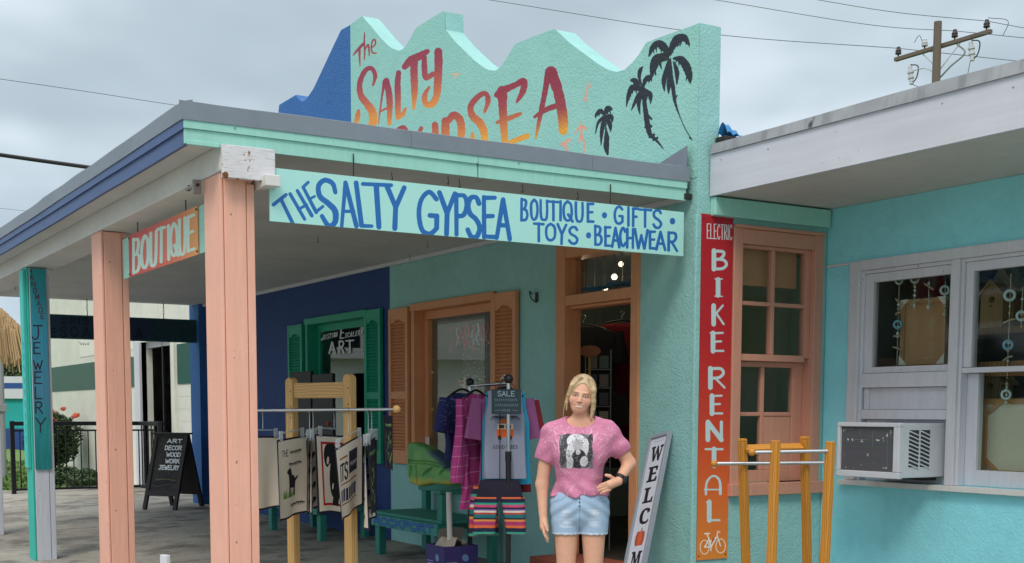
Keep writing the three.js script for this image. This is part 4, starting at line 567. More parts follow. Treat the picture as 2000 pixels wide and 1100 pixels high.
{
  function tree(pos, h, rad, label, seed, col) { const o = thing('tree', label, 'tree', pos, 0, 'trees at the end of the street'); const r = rng(seed); const limbs = [];
    limbs.push(rod([0, 0, 0], [0.1, h * 0.5, 0], rad * 0.09, rad * 0.06)); for (let i = 0; i < 7; i++) { const a = i * 0.9 + r(), e = [Math.cos(a) * rad * .7, h * (0.62 + r() * 0.28), Math.sin(a) * rad * .7]; limbs.push(rod([0.05, h * (0.32 + 0.03 * i), 0], e, rad * 0.045, rad * 0.012, 7)); } mesh('trunk', merge(limbs), M.bark, o);
    const cl = []; for (let i = 0; i < 34; i++) { const a = r() * 6.28, q = Math.sqrt(r()) * rad * 0.85, y = h * (0.45 + 0.5 * r()); cl.push([Math.cos(a) * q * (1.15 - Math.abs(y / h - .65)), y, Math.sin(a) * q * (1.15 - Math.abs(y / h - .65)), rad * (0.16 + 0.16 * r())]); }
    mesh('crown', leafCluster(7000, (q) => { const c = cl[(q() * cl.length) | 0]; const u = q() * 2 - 1, t = q() * 6.28, s = Math.cbrt(q()) * c[3]; const w = Math.sqrt(1 - u * u); return [c[0] + s * w * Math.cos(t), c[1] + s * u * 0.8, c[2] + s * w * Math.sin(t)]; }, rad * 0.07, seed + 5), leafM(...col), o); return o; }
  const tp = (u, d) => { const p = atDepth(u, 805, d); return [p.x, -0.16, p.z]; };
  tree(tp(20, 62), 5.4, 3.0, 'dark green tree between the grey pole and the teal lettered post', 11, [0.05, 0.085, 0.03]); tree(tp(-60, 75), 7.2, 3.6, 'broad tree at the end of the street beyond the grey pole', 12, [0.06, 0.10, 0.04]); tree(tp(75, 95), 6.2, 3.0, 'far tree behind the teal lettered post', 13, [0.06, 0.09, 0.045]);
  for (let i = 0; i < 9; i++) { const a = i; tree([-62 - 14 * (a % 3) - 5 * R(), -0.16, 16 + 9 * a + 4 * R()], 6 + 3 * R(), 3 + R(), 'leafy tree across the street beyond the white house', 40 + i, [0.05, 0.09, 0.035]); }
  // flowering bush by the cream wall
  const p = onZ(-5.9, 118, 820); const b = thing('flowering_bush', 'round green bush with coral flowers by the cream wall', 'bush', [p.x, 0, -5.75]);
  mesh('stem', merge([rod([0, 0, 0], [0.05, 0.9, 0], 0.04, 0.02), rod([0, 0.2, 0], [0.3, 1.1, 0.1], 0.025, 0.01), rod([0, 0.2, 0], [-0.3, 1.1, -0.1], 0.025, 0.01)]), M.bark, b);
  mesh('foliage', leafCluster(7000, (q) => { const u = q() * 2 - 1, t = q() * 6.28, s = Math.cbrt(q()) * 0.5, w = Math.sqrt(1 - u * u); const k = 1 + 0.25 * Math.sin(t * 5 + u * 4); return [s * w * Math.cos(t) * k, 0.85 + s * u * 1.15, s * w * Math.sin(t) * k]; }, 0.085, 77), leafM(0.05, 0.10, 0.025), b);
  const fm = new THREE.MeshStandardMaterial({ color: sr(226, 104, 78), roughness: 0.7 }); for (let i = 0; i < 16; i++) { const t = R() * 6.28, y = 1.15 + 0.38 * R(), q = 0.5 * R() + .12; mesh('flower', (() => { const g = new THREE.IcosahedronGeometry(0.05 + 0.03 * R(), 1); const pp = g.attributes.position; for (let k = 0; k < pp.count; k++) { const s = 0.75 + 0.5 * hash2(k, i, 3); pp.setXYZ(k, pp.getX(k) * s, pp.getY(k) * s * 0.7, pp.getZ(k) * s); } g.computeVertexNormals(); return g; })(), fm, b).position.set(Math.cos(t) * q, y, Math.sin(t) * q); }
  const hb = (x, z, s, seed) => { const o = thing('low_shrub', 'low green shrub behind the black railing', 'shrub', [x, -0.1, z], 0, 'low shrubs behind the railing'); mesh('foliage', leafCluster(2600, (q) => { const u = q(), t = q() * 6.28, r2 = Math.sqrt(q()) * s; return [r2 * Math.cos(t), u * s * 1.1 * (1 - 0.5 * r2 / s), r2 * Math.sin(t)]; }, 0.08, seed), leafM(0.05, 0.10, 0.03), o); };
  hb(-25.6, -5.9, 0.42, 91); hb(-27.2, -5.8, 0.45, 92);
  // lawn
  const bl = leafCluster(16000, (q) => [-40 + 15 * q(), -0.08 + 0.05 * q(), -9 + 11 * q()], 0.13, 95, 0.2); const lw = mesh('lawn_grass', bl, leafM(0.10, 0.19, 0.03)); lw.userData.kind = 'stuff'; tag(lw, 'bright green mown lawn beyond the railing', 'grass');
  structure('lawn', box(-60, -24.95, -0.3, -0.08, -9.5, 3), new THREE.MeshStandardMaterial({ color: new THREE.Color().setRGB(0.11, 0.20, 0.035), roughness: 0.95, map: mottle }));
  // thatched palapa edge
  const th = thing('thatched_umbrella', 'dry palm thatch umbrella edge beyond the porch', 'umbrella', [-24.6, 0, -2.0]); const pp0 = atDepth(-14, 600, 24.5); th.position.set(pp0.x, -0.1, pp0.z);
  mesh('pole', rod([0, 0, 0], [0, 3.6, 0], 0.06), M.bark, th); { const g = []; const r = rng(5); for (let i = 0; i < 900; i++) { const a = r() * 6.28, q = 0.15 + 0.45 * r(), y = 3.7 - q * 1.0; const e = [Math.cos(a) * (q + 0.14), y - 0.5 - 0.35 * r(), Math.sin(a) * (q + 0.14)]; g.push(bar([Math.cos(a) * q, y, Math.sin(a) * q], e, 0.016, 0.005)); } mesh('thatch', merge(g), new THREE.MeshStandardMaterial({ color: sr(190, 164, 124), roughness: 0.95 }), th); }
  // grey pipe pole on the lawn
  const lp = onY(-0.12, 8, 938); const pl = thing('pipe_pole', 'grey steel pipe pole with a clamp on the lawn', 'pole', [lp.x, -0.12, lp.z]); mesh('pipe', rod([0, 0, 0], [0, 2.75, 0], 0.065), M.grey, pl); mesh('clamp', box(-0.1, 0.1, 1.55, 1.72, -0.09, 0.09, 0.01), M.grey, pl); mesh('upper_pipe', rod([0.02, 1.7, 0.12], [0.02, 2.7, 0.12], 0.05), M.grey, pl);
  // turquoise kiosk with blue container far down the street
  const kp = atDepth(26, 805, 52); const kk = thing('turquoise_kiosk', 'turquoise kiosk with white and blue banded roof far down the street', 'kiosk', [kp.x, -0.16, kp.z], 0.95); mesh('kiosk_wall', box(-1.6, 1.6, 0.9, 2.1, -1.2, 1.2), paint(sr(30, 170, 170)), kk); mesh('kiosk_base', box(-1.6, 1.6, 0.0, 0.9, -1.19, 1.19), paint(sr(36, 70, 140)), kk); mesh('roof_band', box(-1.75, 1.75, 2.1, 2.5, -1.35, 1.35), M.white, kk); mesh('roof_band', box(-1.76, 1.76, 2.5, 2.72, -1.36, 1.36), paint(sr(40, 80, 150)), kk); mesh('roof_band', box(-1.75, 1.75, 2.72, 2.98, -1.35, 1.35), M.white, kk);
  // white house across the street (seen only in the shop window glass)
  const hs = thing('white_house', 'white gabled house across the street mirrored in the shop windows', 'house', [-46, -0.1, 12.5], Math.PI / 2 + 0.35); mesh('wall', box(-9, 9, 0, 3.6, -4, 4), paint(sr(226, 228, 226)), hs); { const s = new THREE.Shape([[-9.6, 3.5], [9.6, 3.5], [0, 6.6]].map((p) => new THREE.Vector2(...p))); const g = new THREE.ExtrudeGeometry(s, { depth: 9, bevelEnabled: false }); g.translate(0, 0, -4.5); mesh('roof', uvm(g), paint(sr(196, 200, 204)), hs); } for (const x of [-6.5, -3, 3, 6.5]) { const w = mesh('window', box(x - 0.7, x + 0.7, 1.1, 2.6, 4.001, 4.03), new THREE.MeshStandardMaterial({ color: sr(40, 48, 54), roughness: 0.1 }), hs); w.name = 'window'; const w2 = mesh('window', box(x - 0.7, x + 0.7, 1.1, 2.6, -4.03, -4.001), w.material, hs); w2.name = 'window'; } mesh('door', box(-0.6, 0.6, 0, 2.2, -4.03, -4.001), M.navy, hs);
}
// utility pole and wires
{
  const aL = atDepth(1741, 113, 34.3), aR = atDepth(1928, 61, 31.7); const ay = (aL.y + aR.y) / 2; const dir = new THREE.Vector3(aR.x - aL.x, 0, aR.z - aL.z), len = dir.length(); dir.normalize();
  const mid = aL.clone().add(aR).multiplyScalar(0.5); const base = new THREE.Vector3(mid.x, -0.16, mid.z);
  const o = thing('utility_pole', 'weathered wooden utility pole with crossarm and insulators behind the white fascia', 'utility pole', base.toArray()); const wood = new THREE.MeshStandardMaterial({ color: sr(128, 114, 104), roughness: 0.95, map: rep(grain, 0.3, 1.2) }), dk = new THREE.MeshStandardMaterial({ color: sr(54, 44, 46), roughness: 0.4 }), pale = new THREE.MeshStandardMaterial({ color: sr(190, 194, 200), roughness: 0.4 });
  mesh('mast', (() => { const g = new THREE.CylinderGeometry(0.10, 0.16, ay + 0.75, 14); g.translate(0, (ay + 0.75) / 2, 0); return uvm(g); })(), wood, o);
  const at2 = (s, y = 0, off = 0) => [dir.x * s + dir.z * -off, ay + 0.16 + y, dir.z * s + dir.x * off];
  const fr = 0.16; // arm bolted to the near face
  mesh('crossarm', bar(at2(-len / 2, 0, -fr), at2(len / 2, 0, -fr), 0.10, 0.12, 0.01), wood, o);
  [[-len / 2 + 0.1, dk], [-0.55, pale], [0.42, dk], [len / 2 - 0.14, dk]].forEach(([s, m]) => { const i = new THREE.Group(); i.name = 'insulator'; o.add(i); mesh('pin', rod(at2(s, 0.05, -fr), at2(s, 0.14, -fr), 0.02), M.iron, i); const g = new THREE.LatheGeometry([[0.0, 0], [0.06, 0], [0.075, 0.03], [0.05, 0.05], [0.07, 0.08], [0.06, 0.12], [0.035, 0.14], [0.05, 0.17], [0.03, 0.2], [0, 0.2]].map((p) => new THREE.Vector2(p[0] * 1.2, p[1])), 14); g.translate(...at2(s, 0.12, -fr)); mesh('bell', g, m, i); });
  mesh('brace', bar(at2(-0.62, -0.05, -fr), at2(0, -0.62, -fr + .04), 0.03, 0.012), pale, o); mesh('brace', bar(at2(0.62, -0.05, -fr), at2(0, -0.62, -fr + .04), 0.03, 0.012), pale, o); mesh('brace', tube([at2(0.5, -0.08, -fr), at2(0.72, -0.32, -fr - .05), at2(0.3, -0.6, -fr), at2(0, -0.8, -fr)], 0.022), M.grey, o); mesh('brace', tube([at2(-0.95, -0.42, -fr), at2(-0.5, -0.46, -fr), at2(-0.1, -0.7, -fr)], 0.018), pale, o);
  for (const [s, y] of [[-1.0, -0.45], [0.95, -0.28]]) { const cu = new THREE.Group(); cu.name = 'fuse_cutout'; o.add(cu); mesh('barrel', rod(at2(s - 0.02, y + 0.16, -fr), at2(s + 0.05, y - 0.32, -fr), 0.055), pale, cu); mesh('shed', rod(at2(s, y + 0.02, -fr), at2(s + .01, y - .03, -fr), 0.085), pale, cu); mesh('shed', rod(at2(s + .02, y - 0.12, -fr), at2(s + .03, y - .17, -fr), 0.085), pale, cu); mesh('arm', tube([at2(s, y + 0.2, -fr), at2(s + 0.25, y + 0.1, -fr), at2(s + 0.2, y - 0.2, -fr), at2(s + 0.06, y - 0.3, -fr)], 0.016), M.iron, cu); }
  const lead = (a, b, c2) => mesh('lead', tube([a, b, c2], 0.008, 16, 5), M.iron, o); lead(at2(-1.0, -0.75, -fr), at2(-0.5, -0.95, -fr), at2(0, -0.8, -fr)); lead(at2(0.95, -0.55, -fr), at2(0.75, -1.3, -fr), at2(0.5, -1.7, -fr)); lead(at2(-0.9, 0.3, -fr), at2(-0.75, 0.45, -fr), at2(-0.6, 0.2, -fr)); lead(at2(len / 2 - .1, 0.35, -fr), at2(len / 2 + 0.5, 0.1, -fr), at2(len / 2 + 0.35, -0.2, -fr));
  // wires: from insulator tops to points on lines of sight, far ends beyond the frame
  const W2 = (s, y) => new THREE.Vector3(...at2(s, y, -fr)).add(base);
  const wireM = new THREE.MeshStandardMaterial({ color: sr(96, 98, 104), roughness: 0.7 });
  const stretch = (pts, both) => { const n = pts.length - 1, out = pts.map((p) => p.clone()); out.push(pts[n].clone().addScaledVector(pts[n].clone().sub(pts[n - 1]), 5)); if (both) out.unshift(pts[0].clone().addScaledVector(pts[0].clone().sub(pts[1]), 5)); return out; }; // run on to the next pole
  function wire(name, pts, r, label, group) { tag(mesh(name, tube(stretch(pts, name === 'service_line').map((p) => p.toArray()), r, 60, 5), wireM), label, 'wire', group); }
  const grp = 'overhead power lines';
  wire('power_line', [W2(-len / 2 + 0.1, 0.28), atDepth(1405, 68, 36.4), atDepth(925, -5, 41)], 0.010, 'thin power line from the near end of the crossarm passing over the parapet', grp);
  wire('power_line', [W2(0.42, 0.28), atDepth(1720, 51, 34.3), atDepth(1350, -8, 37)], 0.009, 'thin power line from the dark insulator beside the mast', grp);
  wire('power_line', [W2(len / 2 - 0.14, 0.28), atDepth(1750, 24, 33.5), atDepth(1540, -10, 36)], 0.009, 'thin power line from the far end of the crossarm', grp);
  wire('power_line', [W2(len / 2 - 0.14, 0.28), atDepth(2040, 62, 30)], 0.009, 'short power line leading away from the end insulator', grp); wire('power_line', [W2(0.42, 0.28), atDepth(2040, 78, 30)], 0.009, 'power line leading away behind the crossarm', grp); wire('power_line', [W2(-len / 2 + 0.1, 0.28), atDepth(2040, 125, 31)], 0.009, 'lowest power line leading away past the mast', grp);
  wire('service_line', [atDepth(-30, 150, 40), atDepth(150, 176, 42), atDepth(345, 206, 44)], 0.010, 'thin line sloping behind the porch roof corner', grp);
  wire('service_line', [atDepth(-30, 404, 60), atDepth(40, 411, 62)], 0.009, 'far thin line low beside the porch roof', grp);
  tag(mesh('cable_bundle', tube(stretch([atDepth(-30, 298, 30), atDepth(60, 311, 30.5), atDepth(175, 327, 31)], true).map((p) => p.toArray()), 0.05, 60, 7), M.black), 'thick black twisted cable running behind the porch roof', 'cable');
}
// ================================================================ signs
function hung(o, pts) { for (const [a, b] of pts) mesh('hanger', rod(a, b, 0.004), M.iron, o); }
{ // long mint board under the canopy end
  const XP = -7.085, z0 = -2.70, z1 = -5.765, yb = 2.55, yt = 2.855;
  const F = new Face('x', XP, z0, z1, yb, yt, 620); F.fillAll('rgb(170,226,220)'); F.speckle(260, 0.10, ['#6fa7a0', '#e8fbf7', '#4a7a80'], 5); F.jit = 0.10;
  const blue = 'rgb(28,104,178)', P = (x, y, w) => [340 + x / 3.055, 180 + y / 3.055, w / 3.055];
  const st = (list, cur = false) => list.forEach((s) => F.stroke(s.map((p) => P(...p)), blue, cur));
  st([[[592, 672, 22], [668, 612, 20]], [[640, 645, 22], [706, 780, 24]], [[692, 608, 22], [778, 758, 20]], [[735, 588, 20], [822, 738, 22]], [[742, 700, 18], [790, 672, 18]], [[772, 572, 20], [848, 718, 22]], [[768, 568, 18], [800, 538, 18]], [[806, 640, 16], [838, 622, 16]], [[845, 716, 20], [888, 682, 18]]]);
  st([[[962, 598, 26], [945, 545, 28], [898, 526, 30], [862, 560, 30], [870, 622, 32], [920, 665, 34], [960, 710, 36], [960, 775, 34], [922, 798, 30], [882, 740, 26]]], true);
  st([[[1000, 800, 22], [1022, 545, 26]], [[1022, 540, 26], [1088, 800, 28]], [[1012, 712, 20], [1072, 712, 20]], [[1086, 542, 30], [1118, 795, 30]], [[1118, 798, 24], [1180, 800, 20]], [[1126, 548, 24], [1295, 556, 24]], [[1206, 555, 32], [1222, 806, 30]]]);
  const Q = (x) => 340 + x / 1.887, V = (y) => 180 + y / 1.887, w = 17 / 1.887;
  const let3 = (c, a, b, d, e, k = 1) => F.letter(c, Q(a), V(b), Q(d), V(e), w * k, blue, 0.07);
  let3('Y', 785, 350, 848, 503, 1.05); let3('G', 900, 368, 972, 522, 1.05); let3('Y', 978, 372, 1034, 524); let3('P', 1036, 378, 1080, 526); let3('S', 1080, 385, 1128, 536, 1.05); let3('E', 1138, 388, 1184, 536, .95); let3('A', 1188, 396, 1238, 540, .95);
  const Z = (c, a, b, d, e, k = 1) => F.letter(c, 1000 + a / 3.055, 260 + b / 3.055, 1000 + d / 3.055, 260 + e / 3.055, 5.3 * k, blue, 0.07);
  for (const [c, a, b, d, e] of [['B', 54, 394, 92, 522], ['O', 112, 398, 152, 517], ['U', 168, 402, 212, 518], ['T', 216, 408, 278, 520], ['I', 284, 406, 296, 520], ['Q', 308, 408, 362, 526], ['U', 378, 416, 424, 528], ['E', 450, 422, 486, 530], ['G', 612, 438, 662, 540], ['I', 690, 444, 700, 552], ['F', 720, 450, 750, 556], ['T', 758, 456, 830, 560], ['S', 842, 460, 892, 566], ['T', 132, 540, 188, 645], ['O', 202, 542, 258, 640], ['Y', 272, 546, 324, 662], ['S', 340, 560, 392, 660], ['B', 494, 554, 536, 668], ['E', 554, 562, 588, 674], ['A', 598, 566, 640, 680], ['C', 644, 566, 678, 674], ['H', 686, 572, 724, 684], ['W', 734, 576, 810, 688], ['E', 820, 588, 854, 690], ['A', 862, 590, 914, 696], ['R', 930, 594, 984, 702]]) Z(c, a, b, d, e);
  for (const [x, y, r] of [[552, 490, 30], [958, 525, 32], [457, 610, 30]]) F.stroke([[1000 + x / 3.055, 259 + y / 3.055, r / 3.055], [1000 + x / 3.055, 261.5 + y / 3.055, r / 3.055]], blue, false);
  const o = thing('shop_sign', 'long mint board lettered in blue hanging under the canopy end', 'sign', [XP, yb, (z0 + z1) / 2]); const zc = (z0 + z1) / 2;
  mesh('board', box(-0.018, -0.0015, 0, yt - yb, z1 - zc, z0 - zc, 0.002), M.mintBoard, o); const g = F.geo(0.0); g.translate(-XP, -yb, -zc); mesh('lettered_face', g, boardMat(F), o); hung(o, [[[-0.008, yt - yb, 1.0], [-0.008, 2.99 - yb, 1.0]], [[-0.008, yt - yb, -0.9], [-0.008, 2.99 - yb, -0.9]]]);
}
{ // red to orange hanging board between the salmon posts
  const ZP = -2.55, x0 = -9.60, x1 = -7.955, yb = 2.44, yt = 2.742;
  const F = new Face('z', ZP, x0, x1, yb, yt, 620); const c = F.c, g = c.createLinearGradient(0, 0, F.W, 0); [['0', 'rgb(196,66,68)'], ['0.35', 'rgb(208,84,72)'], ['0.7', 'rgb(216,108,76)'], ['1', 'rgb(226,160,88)']].forEach(([s, k]) => g.addColorStop(+s, k)); F.fillAll(g); c.fillStyle = 'rgba(244,160,140,0.55)'; for (let y = F.H * .14; y < F.H * .9; y += 9) c.fillRect(F.W * .1, y, F.W * .68, 4);
  F.jit = 0.1; const ink = 'rgb(196,226,214)', P = (x) => 230 + x / 6.111, V = (y) => 380 + y / 6.111; const L = (ch, a, b, d, e, w) => F.letter(ch, P(a), V(b), P(d), V(e), w / 6.111, ink, -0.34);
  for (const [ch, a, b, d, e] of [['B', 182, 520, 262, 928], ['O', 282, 492, 362, 876], ['U', 386, 448, 462, 850], ['T', 478, 395, 558, 805], ['I', 590, 372, 620, 776], ['Q', 632, 345, 716, 740], ['U', 730, 290, 806, 716], ['E', 830, 255, 912, 670]]) L(ch, a, b, d, e, 36);
  F.speckle(150, 0.12, ['#7a2a2a', '#ffd9b0'], 4);
  const o = thing('boutique_sign', 'red to orange hanging board lettered BOUTIQUE between the salmon posts', 'sign', [(x0 + x1) / 2, yb, ZP]); const xc = (x0 + x1) / 2; mesh('backing_board', box(-9.79 - xc, -7.52 - xc, 0.004, yt - yb - 0.004, -0.02, -0.008, 0.002, true), M.mintBoard, o); mesh('board', box(x0 - xc, x1 - xc, 0, yt - yb, -0.008, -0.0015), M.orangeTrim, o); const q = F.geo(); q.translate(-xc, -yb, -ZP); mesh('lettered_face', q, boardMat(F), o);
  for (const [x, y] of [[x0 + 0.02, 0.02], [x0 + 0.02, yt - yb - 0.02], [x1 - 0.02, 0.02], [x1 - 0.02, yt - yb - 0.02]]) mesh('screw', ball(x - xc, y, 0, 0.008), M.iron, o); hung(o, [[[-0.6, yt - yb, -0.01], [-0.6, 2.82 - yb, -0.01]], [[0.55, yt - yb, -0.01], [0.55, 2.82 - yb, -0.01]]]);
}
{ // teal boards on the grey post
  const XP = -12.778, z0 = -2.455, z1 = -2.60, yb = 0.885, yt = 2.80; const F = new Face('x', XP, z0, z1, yb, yt, 640); const c = F.c;
  const g = c.createLinearGradient(0, 0, 0, F.H); g.addColorStop(0, 'rgb(28,150,156)'); g.addColorStop(0.3, 'rgb(44,140,170)'); g.addColorStop(0.62, 'rgb(64,130,162)'); g.addColorStop(0.8, 'rgb(22,134,140)'); g.addColorStop(1, 'rgb(14,118,122)'); F.fillAll(g); for (let i = 0; i < 160; i++) { c.globalAlpha = .08; c.fillStyle = R() < .5 ? '#0a5a66' : '#7fd4d8'; c.fillRect(R() * F.W, R() * F.H, 2 + R() * 5, 40 + R() * 160); } c.globalAlpha = 1;
  F.jit = .1; const ink = 'rgb(36,26,52)', red = 'rgb(96,24,48)', P = (x) => x / 3.665, V = (y) => 500 + y / 3.665; const L = (ch, a, b, d, e, w = 10, k = ink) => F.letter(ch, P(a), V(b), P(d), V(e), w / 3.665, k);
  for (const [ch, a, b, d, e] of [['J', 222, 497, 300, 596], ['E', 238, 620, 286, 700], ['W', 240, 752, 300, 812], ['E', 244, 830, 298, 914], ['L', 246, 940, 300, 1024], ['R', 250, 1046, 302, 1126], ['Y', 255, 1160, 326, 1262]]) L(ch, a, b, d, e);
  'HANDMADE'.split('').forEach((ch, i) => L(ch, 198 + i * 13, 92 + i * 46, 226 + i * 13, 128 + i * 46, 6, red));
  const o = thing('jewelry_sign', 'teal vertical board lettered HANDMADE JEWELRY on the grey post', 'sign', [XP, yb, (z0 + z1) / 2]); const zc = (z0 + z1) / 2; mesh('board', box(-0.02, -0.0015, 0.004, yt - yb, z1 - zc, z0 - zc, 0.003), M.tealWood, o); const q = F.geo(); q.translate(-XP, -yb, -zc); mesh('lettered_face', q, boardMat(F), o);
  const ZP = -2.406; const o2 = thing('side_sign', 'narrow bright teal board with small dark letters on the street face of the grey post', 'sign', [-12.93, 0.9, ZP]); const F2 = new Face('z', ZP, -13.04, -12.83, 0.9, 2.79, 500); F2.fillAll('rgb(52,196,186)'); F2.px = false; F2.c.fillStyle = 'rgba(20,120,140,.5)'; F2.c.fillRect(F2.W * .7, 0, F2.W * .3, F2.H); F2.jit = .1; for (let i = 0; i < 9; i++) F2.stroke([[F2.W * .4, F2.H * (.36 + i * .06), 9], [F2.W * .55, F2.H * (.375 + i * .06), 9], [F2.W * .45, F2.H * (.39 + i * .06), 9]], 'rgb(24,60,90)', false); mesh('board', box(-0.11, 0.10, 0, 1.89, -0.022, -0.0015, 0.003), M.turqBright, o2); const q2 = F2.geo(); q2.translate(12.93, -0.9, -ZP); mesh('lettered_face', q2, boardMat(F2), o2);
}
{ // dark art board at the far end of the porch
  const XP = -18.1, z0 = -3.62, z1 = -5.83, yb = 2.435, yt = 2.765; const F = new Face('x', XP, z0, z1, yb, yt, 420); F.fillAll('rgb(22,44,72)'); F.jit = .12; const c = F.c; const g = c.createLinearGradient(0, 0, F.W, 0); g.addColorStop(0, 'rgb(20,60,86)'); g.addColorStop(.6, 'rgb(24,44,76)'); g.addColorStop(1, 'rgb(20,66,66)'); F.fillAll(g); c.strokeStyle = 'rgb(26,92,92)'; c.lineWidth = 10; c.strokeRect(3, 3, F.W - 6, F.H - 6);
  const P = (x) => 80 + x / 3.93, V = (y) => 580 + y / 3.93, ink = 'rgb(8,16,28)', gl = 'rgb(24,112,104)'; const L = (ch, a, b, d, e, w, k = ink) => F.letter(ch, P(a), V(b), P(d), V(e), w / 3.93, k);
  [['C', 160, 160, 200, 208], ['R', 225, 160, 265, 208], ['I', 285, 160, 295, 208], ['S', 320, 160, 365, 208], ['T', 385, 160, 430, 210], ['I', 450, 162, 458, 210], ['N', 480, 162, 525, 210], ['A', 545, 164, 595, 212]].forEach((a) => L(...a, 11)); [['E', 70, 240, 110, 305], ['S', 150, 230, 195, 308], ['C', 225, 230, 275, 305], ['A', 320, 235, 375, 308], ['L', 410, 235, 450, 308], ['E', 490, 238, 535, 310], ['R', 590, 240, 640, 315], ['A', 730, 240, 778, 318]].forEach((a) => L(...a, 12));
  [['A', 840, 195, 950, 335], ['R', 1000, 200, 1060, 330], ['T', 1085, 205, 1180, 330]].forEach((a) => { L(...a, 16, gl); L(...a, 9); });
  const o = thing('art_sign', 'dark blue green board lettered CRISTINA ESCALERA ART hanging at the porch end', 'sign', [XP, yb, (z0 + z1) / 2]); const zc = (z0 + z1) / 2; mesh('board', box(-0.02, -0.0015, 0, yt - yb, z1 - zc, z0 - zc, 0.003), M.navy, o); const q = F.geo(); q.translate(-XP, -yb, -zc); mesh('lettered_face', q, boardMat(F), o);
  for (const z of [-4.22, -5.28]) { const ch = []; for (let y = yt; y < 2.98; y += 0.035) { const t = new THREE.TorusGeometry(0.014, 0.004, 5, 10); t.scale(0.7, 1.2, 1); if (((y * 100) | 0) % 2) t.rotateY(1.57); t.translate(0, y - yb + .015, z - zc); ch.push(t.toNonIndexed()); } mesh('chain', merge(ch), M.iron, o); }
}
{ // bike rental banner on the side wall
  const XP = XS + 0.012, z0 = -5.885, z1 = -6.178, yb = 0.385, yt = 2.85; const F = new Face('x', XP, z0, z1, yb, yt, 560); const c = F.c, g = c.createLinearGradient(0, 0, 0, F.H); [[0, 'rgb(178,30,46)'], [.35, 'rgb(188,36,44)'], [.6, 'rgb(206,66,38)'], [.8, 'rgb(222,104,36)'], [1, 'rgb(228,136,40)']].forEach(([s, k]) => g.addColorStop(s, k)); F.fillAll(g);
  const ink = 'rgb(196,222,226)'; const big = (ch, u0, v0, u1, v1, kx = 1) => { for (const s of GLYPH[ch]) { const cur = s[0] === 'c', n = cur ? s.slice(1) : s; const pts = []; for (let i = 0; i < n.length; i += 2) pts.push([mix(u0, u1, n[i]), mix(v0, v1, n[i + 1]), 0]); const vert = Math.abs(n[n.length - 1] - n[1]) > Math.abs(n[n.length - 2] - n[0]); const w = (cur ? 6 : vert ? (n[0] < .3 || ch === 'I' || ch === 'T' ? 9.2 : 6.2) : 4.2) * kx; F.stroke(pts.map((p) => [p[0], p[1], w]), ink, cur); } };
  const a7 = (x, y) => [1340 + x / 3.667, 400 + y / 3.667], a8 = (x, y) => [1340 + x / 3.667, 800 + y / 3.667], a6 = (x, y) => [1340 + x / 1.5265, 380 + y / 1.5265];
  F.word('ELECTRIC', 1381, 437, 1430, 466, 1.7, 'rgb(214,228,230)', 0.05, 0.28);
  big('B', ...a7(192, 328), ...a7(292, 462)); big('I', ...a7(215, 535), ...a7(245, 650)); for (const y of [530, 655]) F.stroke([[...a7(208, y), 2.6], [...a7(260, y + 2), 2.6]], ink, false); big('K', ...a7(190, 722), ...a7(270, 856)); big('E', ...a7(185, 918), ...a7(268, 1050)); F.stroke([[...a7(172, 918), 2.6], [...a7(200, 918), 2.6]], ink, false);
  big('R', ...a6(68, 518), ...a6(115, 576)); big('E', ...a6(74, 600), ...a6(108, 654)); big('N', ...a8(150, 90), ...a8(260, 218)); big('T', ...a8(140, 282), ...a8(262, 404)); 
  F.stroke([[...a8(142, 608), 4.6], [...a8(150, 520), 4.6], [...a8(195, 476), 4], [...a8(240, 510), 5], [...a8(246, 604), 6]], ink); F.stroke([[...a8(132, 574), 3], [...a8(250, 574), 3]], ink, false); big('L', ...a8(158, 662), ...a8(240, 796)); F.stroke([[...a8(146, 664), 2.6], [...a8(180, 664), 2.6]], ink, false);
  // bicycle emblem
  const wht = 'rgb(240,240,236)'; const circ = (x, y, rx, ry) => { const p = []; for (let k = 0; k <= 24; k++) p.push([...a8(x + rx * Math.cos(k * .2618), y + ry * Math.sin(k * .2618)), 1.5]); F.stroke(p, wht, false); }; circ(133, 986, 32, 50); circ(248, 978, 34, 50); const ln = (p, w = 2) => F.stroke(p.map(([x, y]) => [...a8(x, y), w]), wht, false); ln([[133, 986], [165, 930], [150, 890]], 2.4); ln([[135, 890], [168, 888]], 2.6); ln([[133, 986], [180, 985], [218, 915]], 2.6); ln([[165, 930], [180, 985]], 3); ln([[248, 978], [222, 900], [228, 872], [242, 880]], 2.2); ln([[175, 945], [215, 920]], 3.4); ln([[180, 985], [178, 1012]], 2); F.stroke([[...a8(188, 940), 3], [...a8(200, 925), 3]], 'rgb(190,40,40)', false);
  F.speckle(200, .08, ['#5a0a0a', '#ffd0a0'], 3);
  const o = thing('rental_banner', 'tall red to orange vertical board lettered ELECTRIC BIKE RENTAL on the side wall', 'sign', [XP, yb, (z0 + z1) / 2]); const zc = (z0 + z1) / 2; mesh('board', box(-0.009, -0.0012, 0, yt - yb, z1 - zc, z0 - zc), new THREE.MeshStandardMaterial({ color: sr(178, 60, 40), roughness: .6 }), o); const q = F.geo(); q.translate(-XP, -yb, -zc); mesh('lettered_face', q, boardMat(F, 0.45), o); for (const [y, z] of [[0.03, z0 - zc - 0.02], [0.03, z1 - zc + 0.02], [yt - yb - 0.03, z0 - zc - 0.02], [yt - yb - 0.03, z1 - zc + 0.02]]) mesh('screw', ball(0, y, z, 0.006), M.iron, o);
}
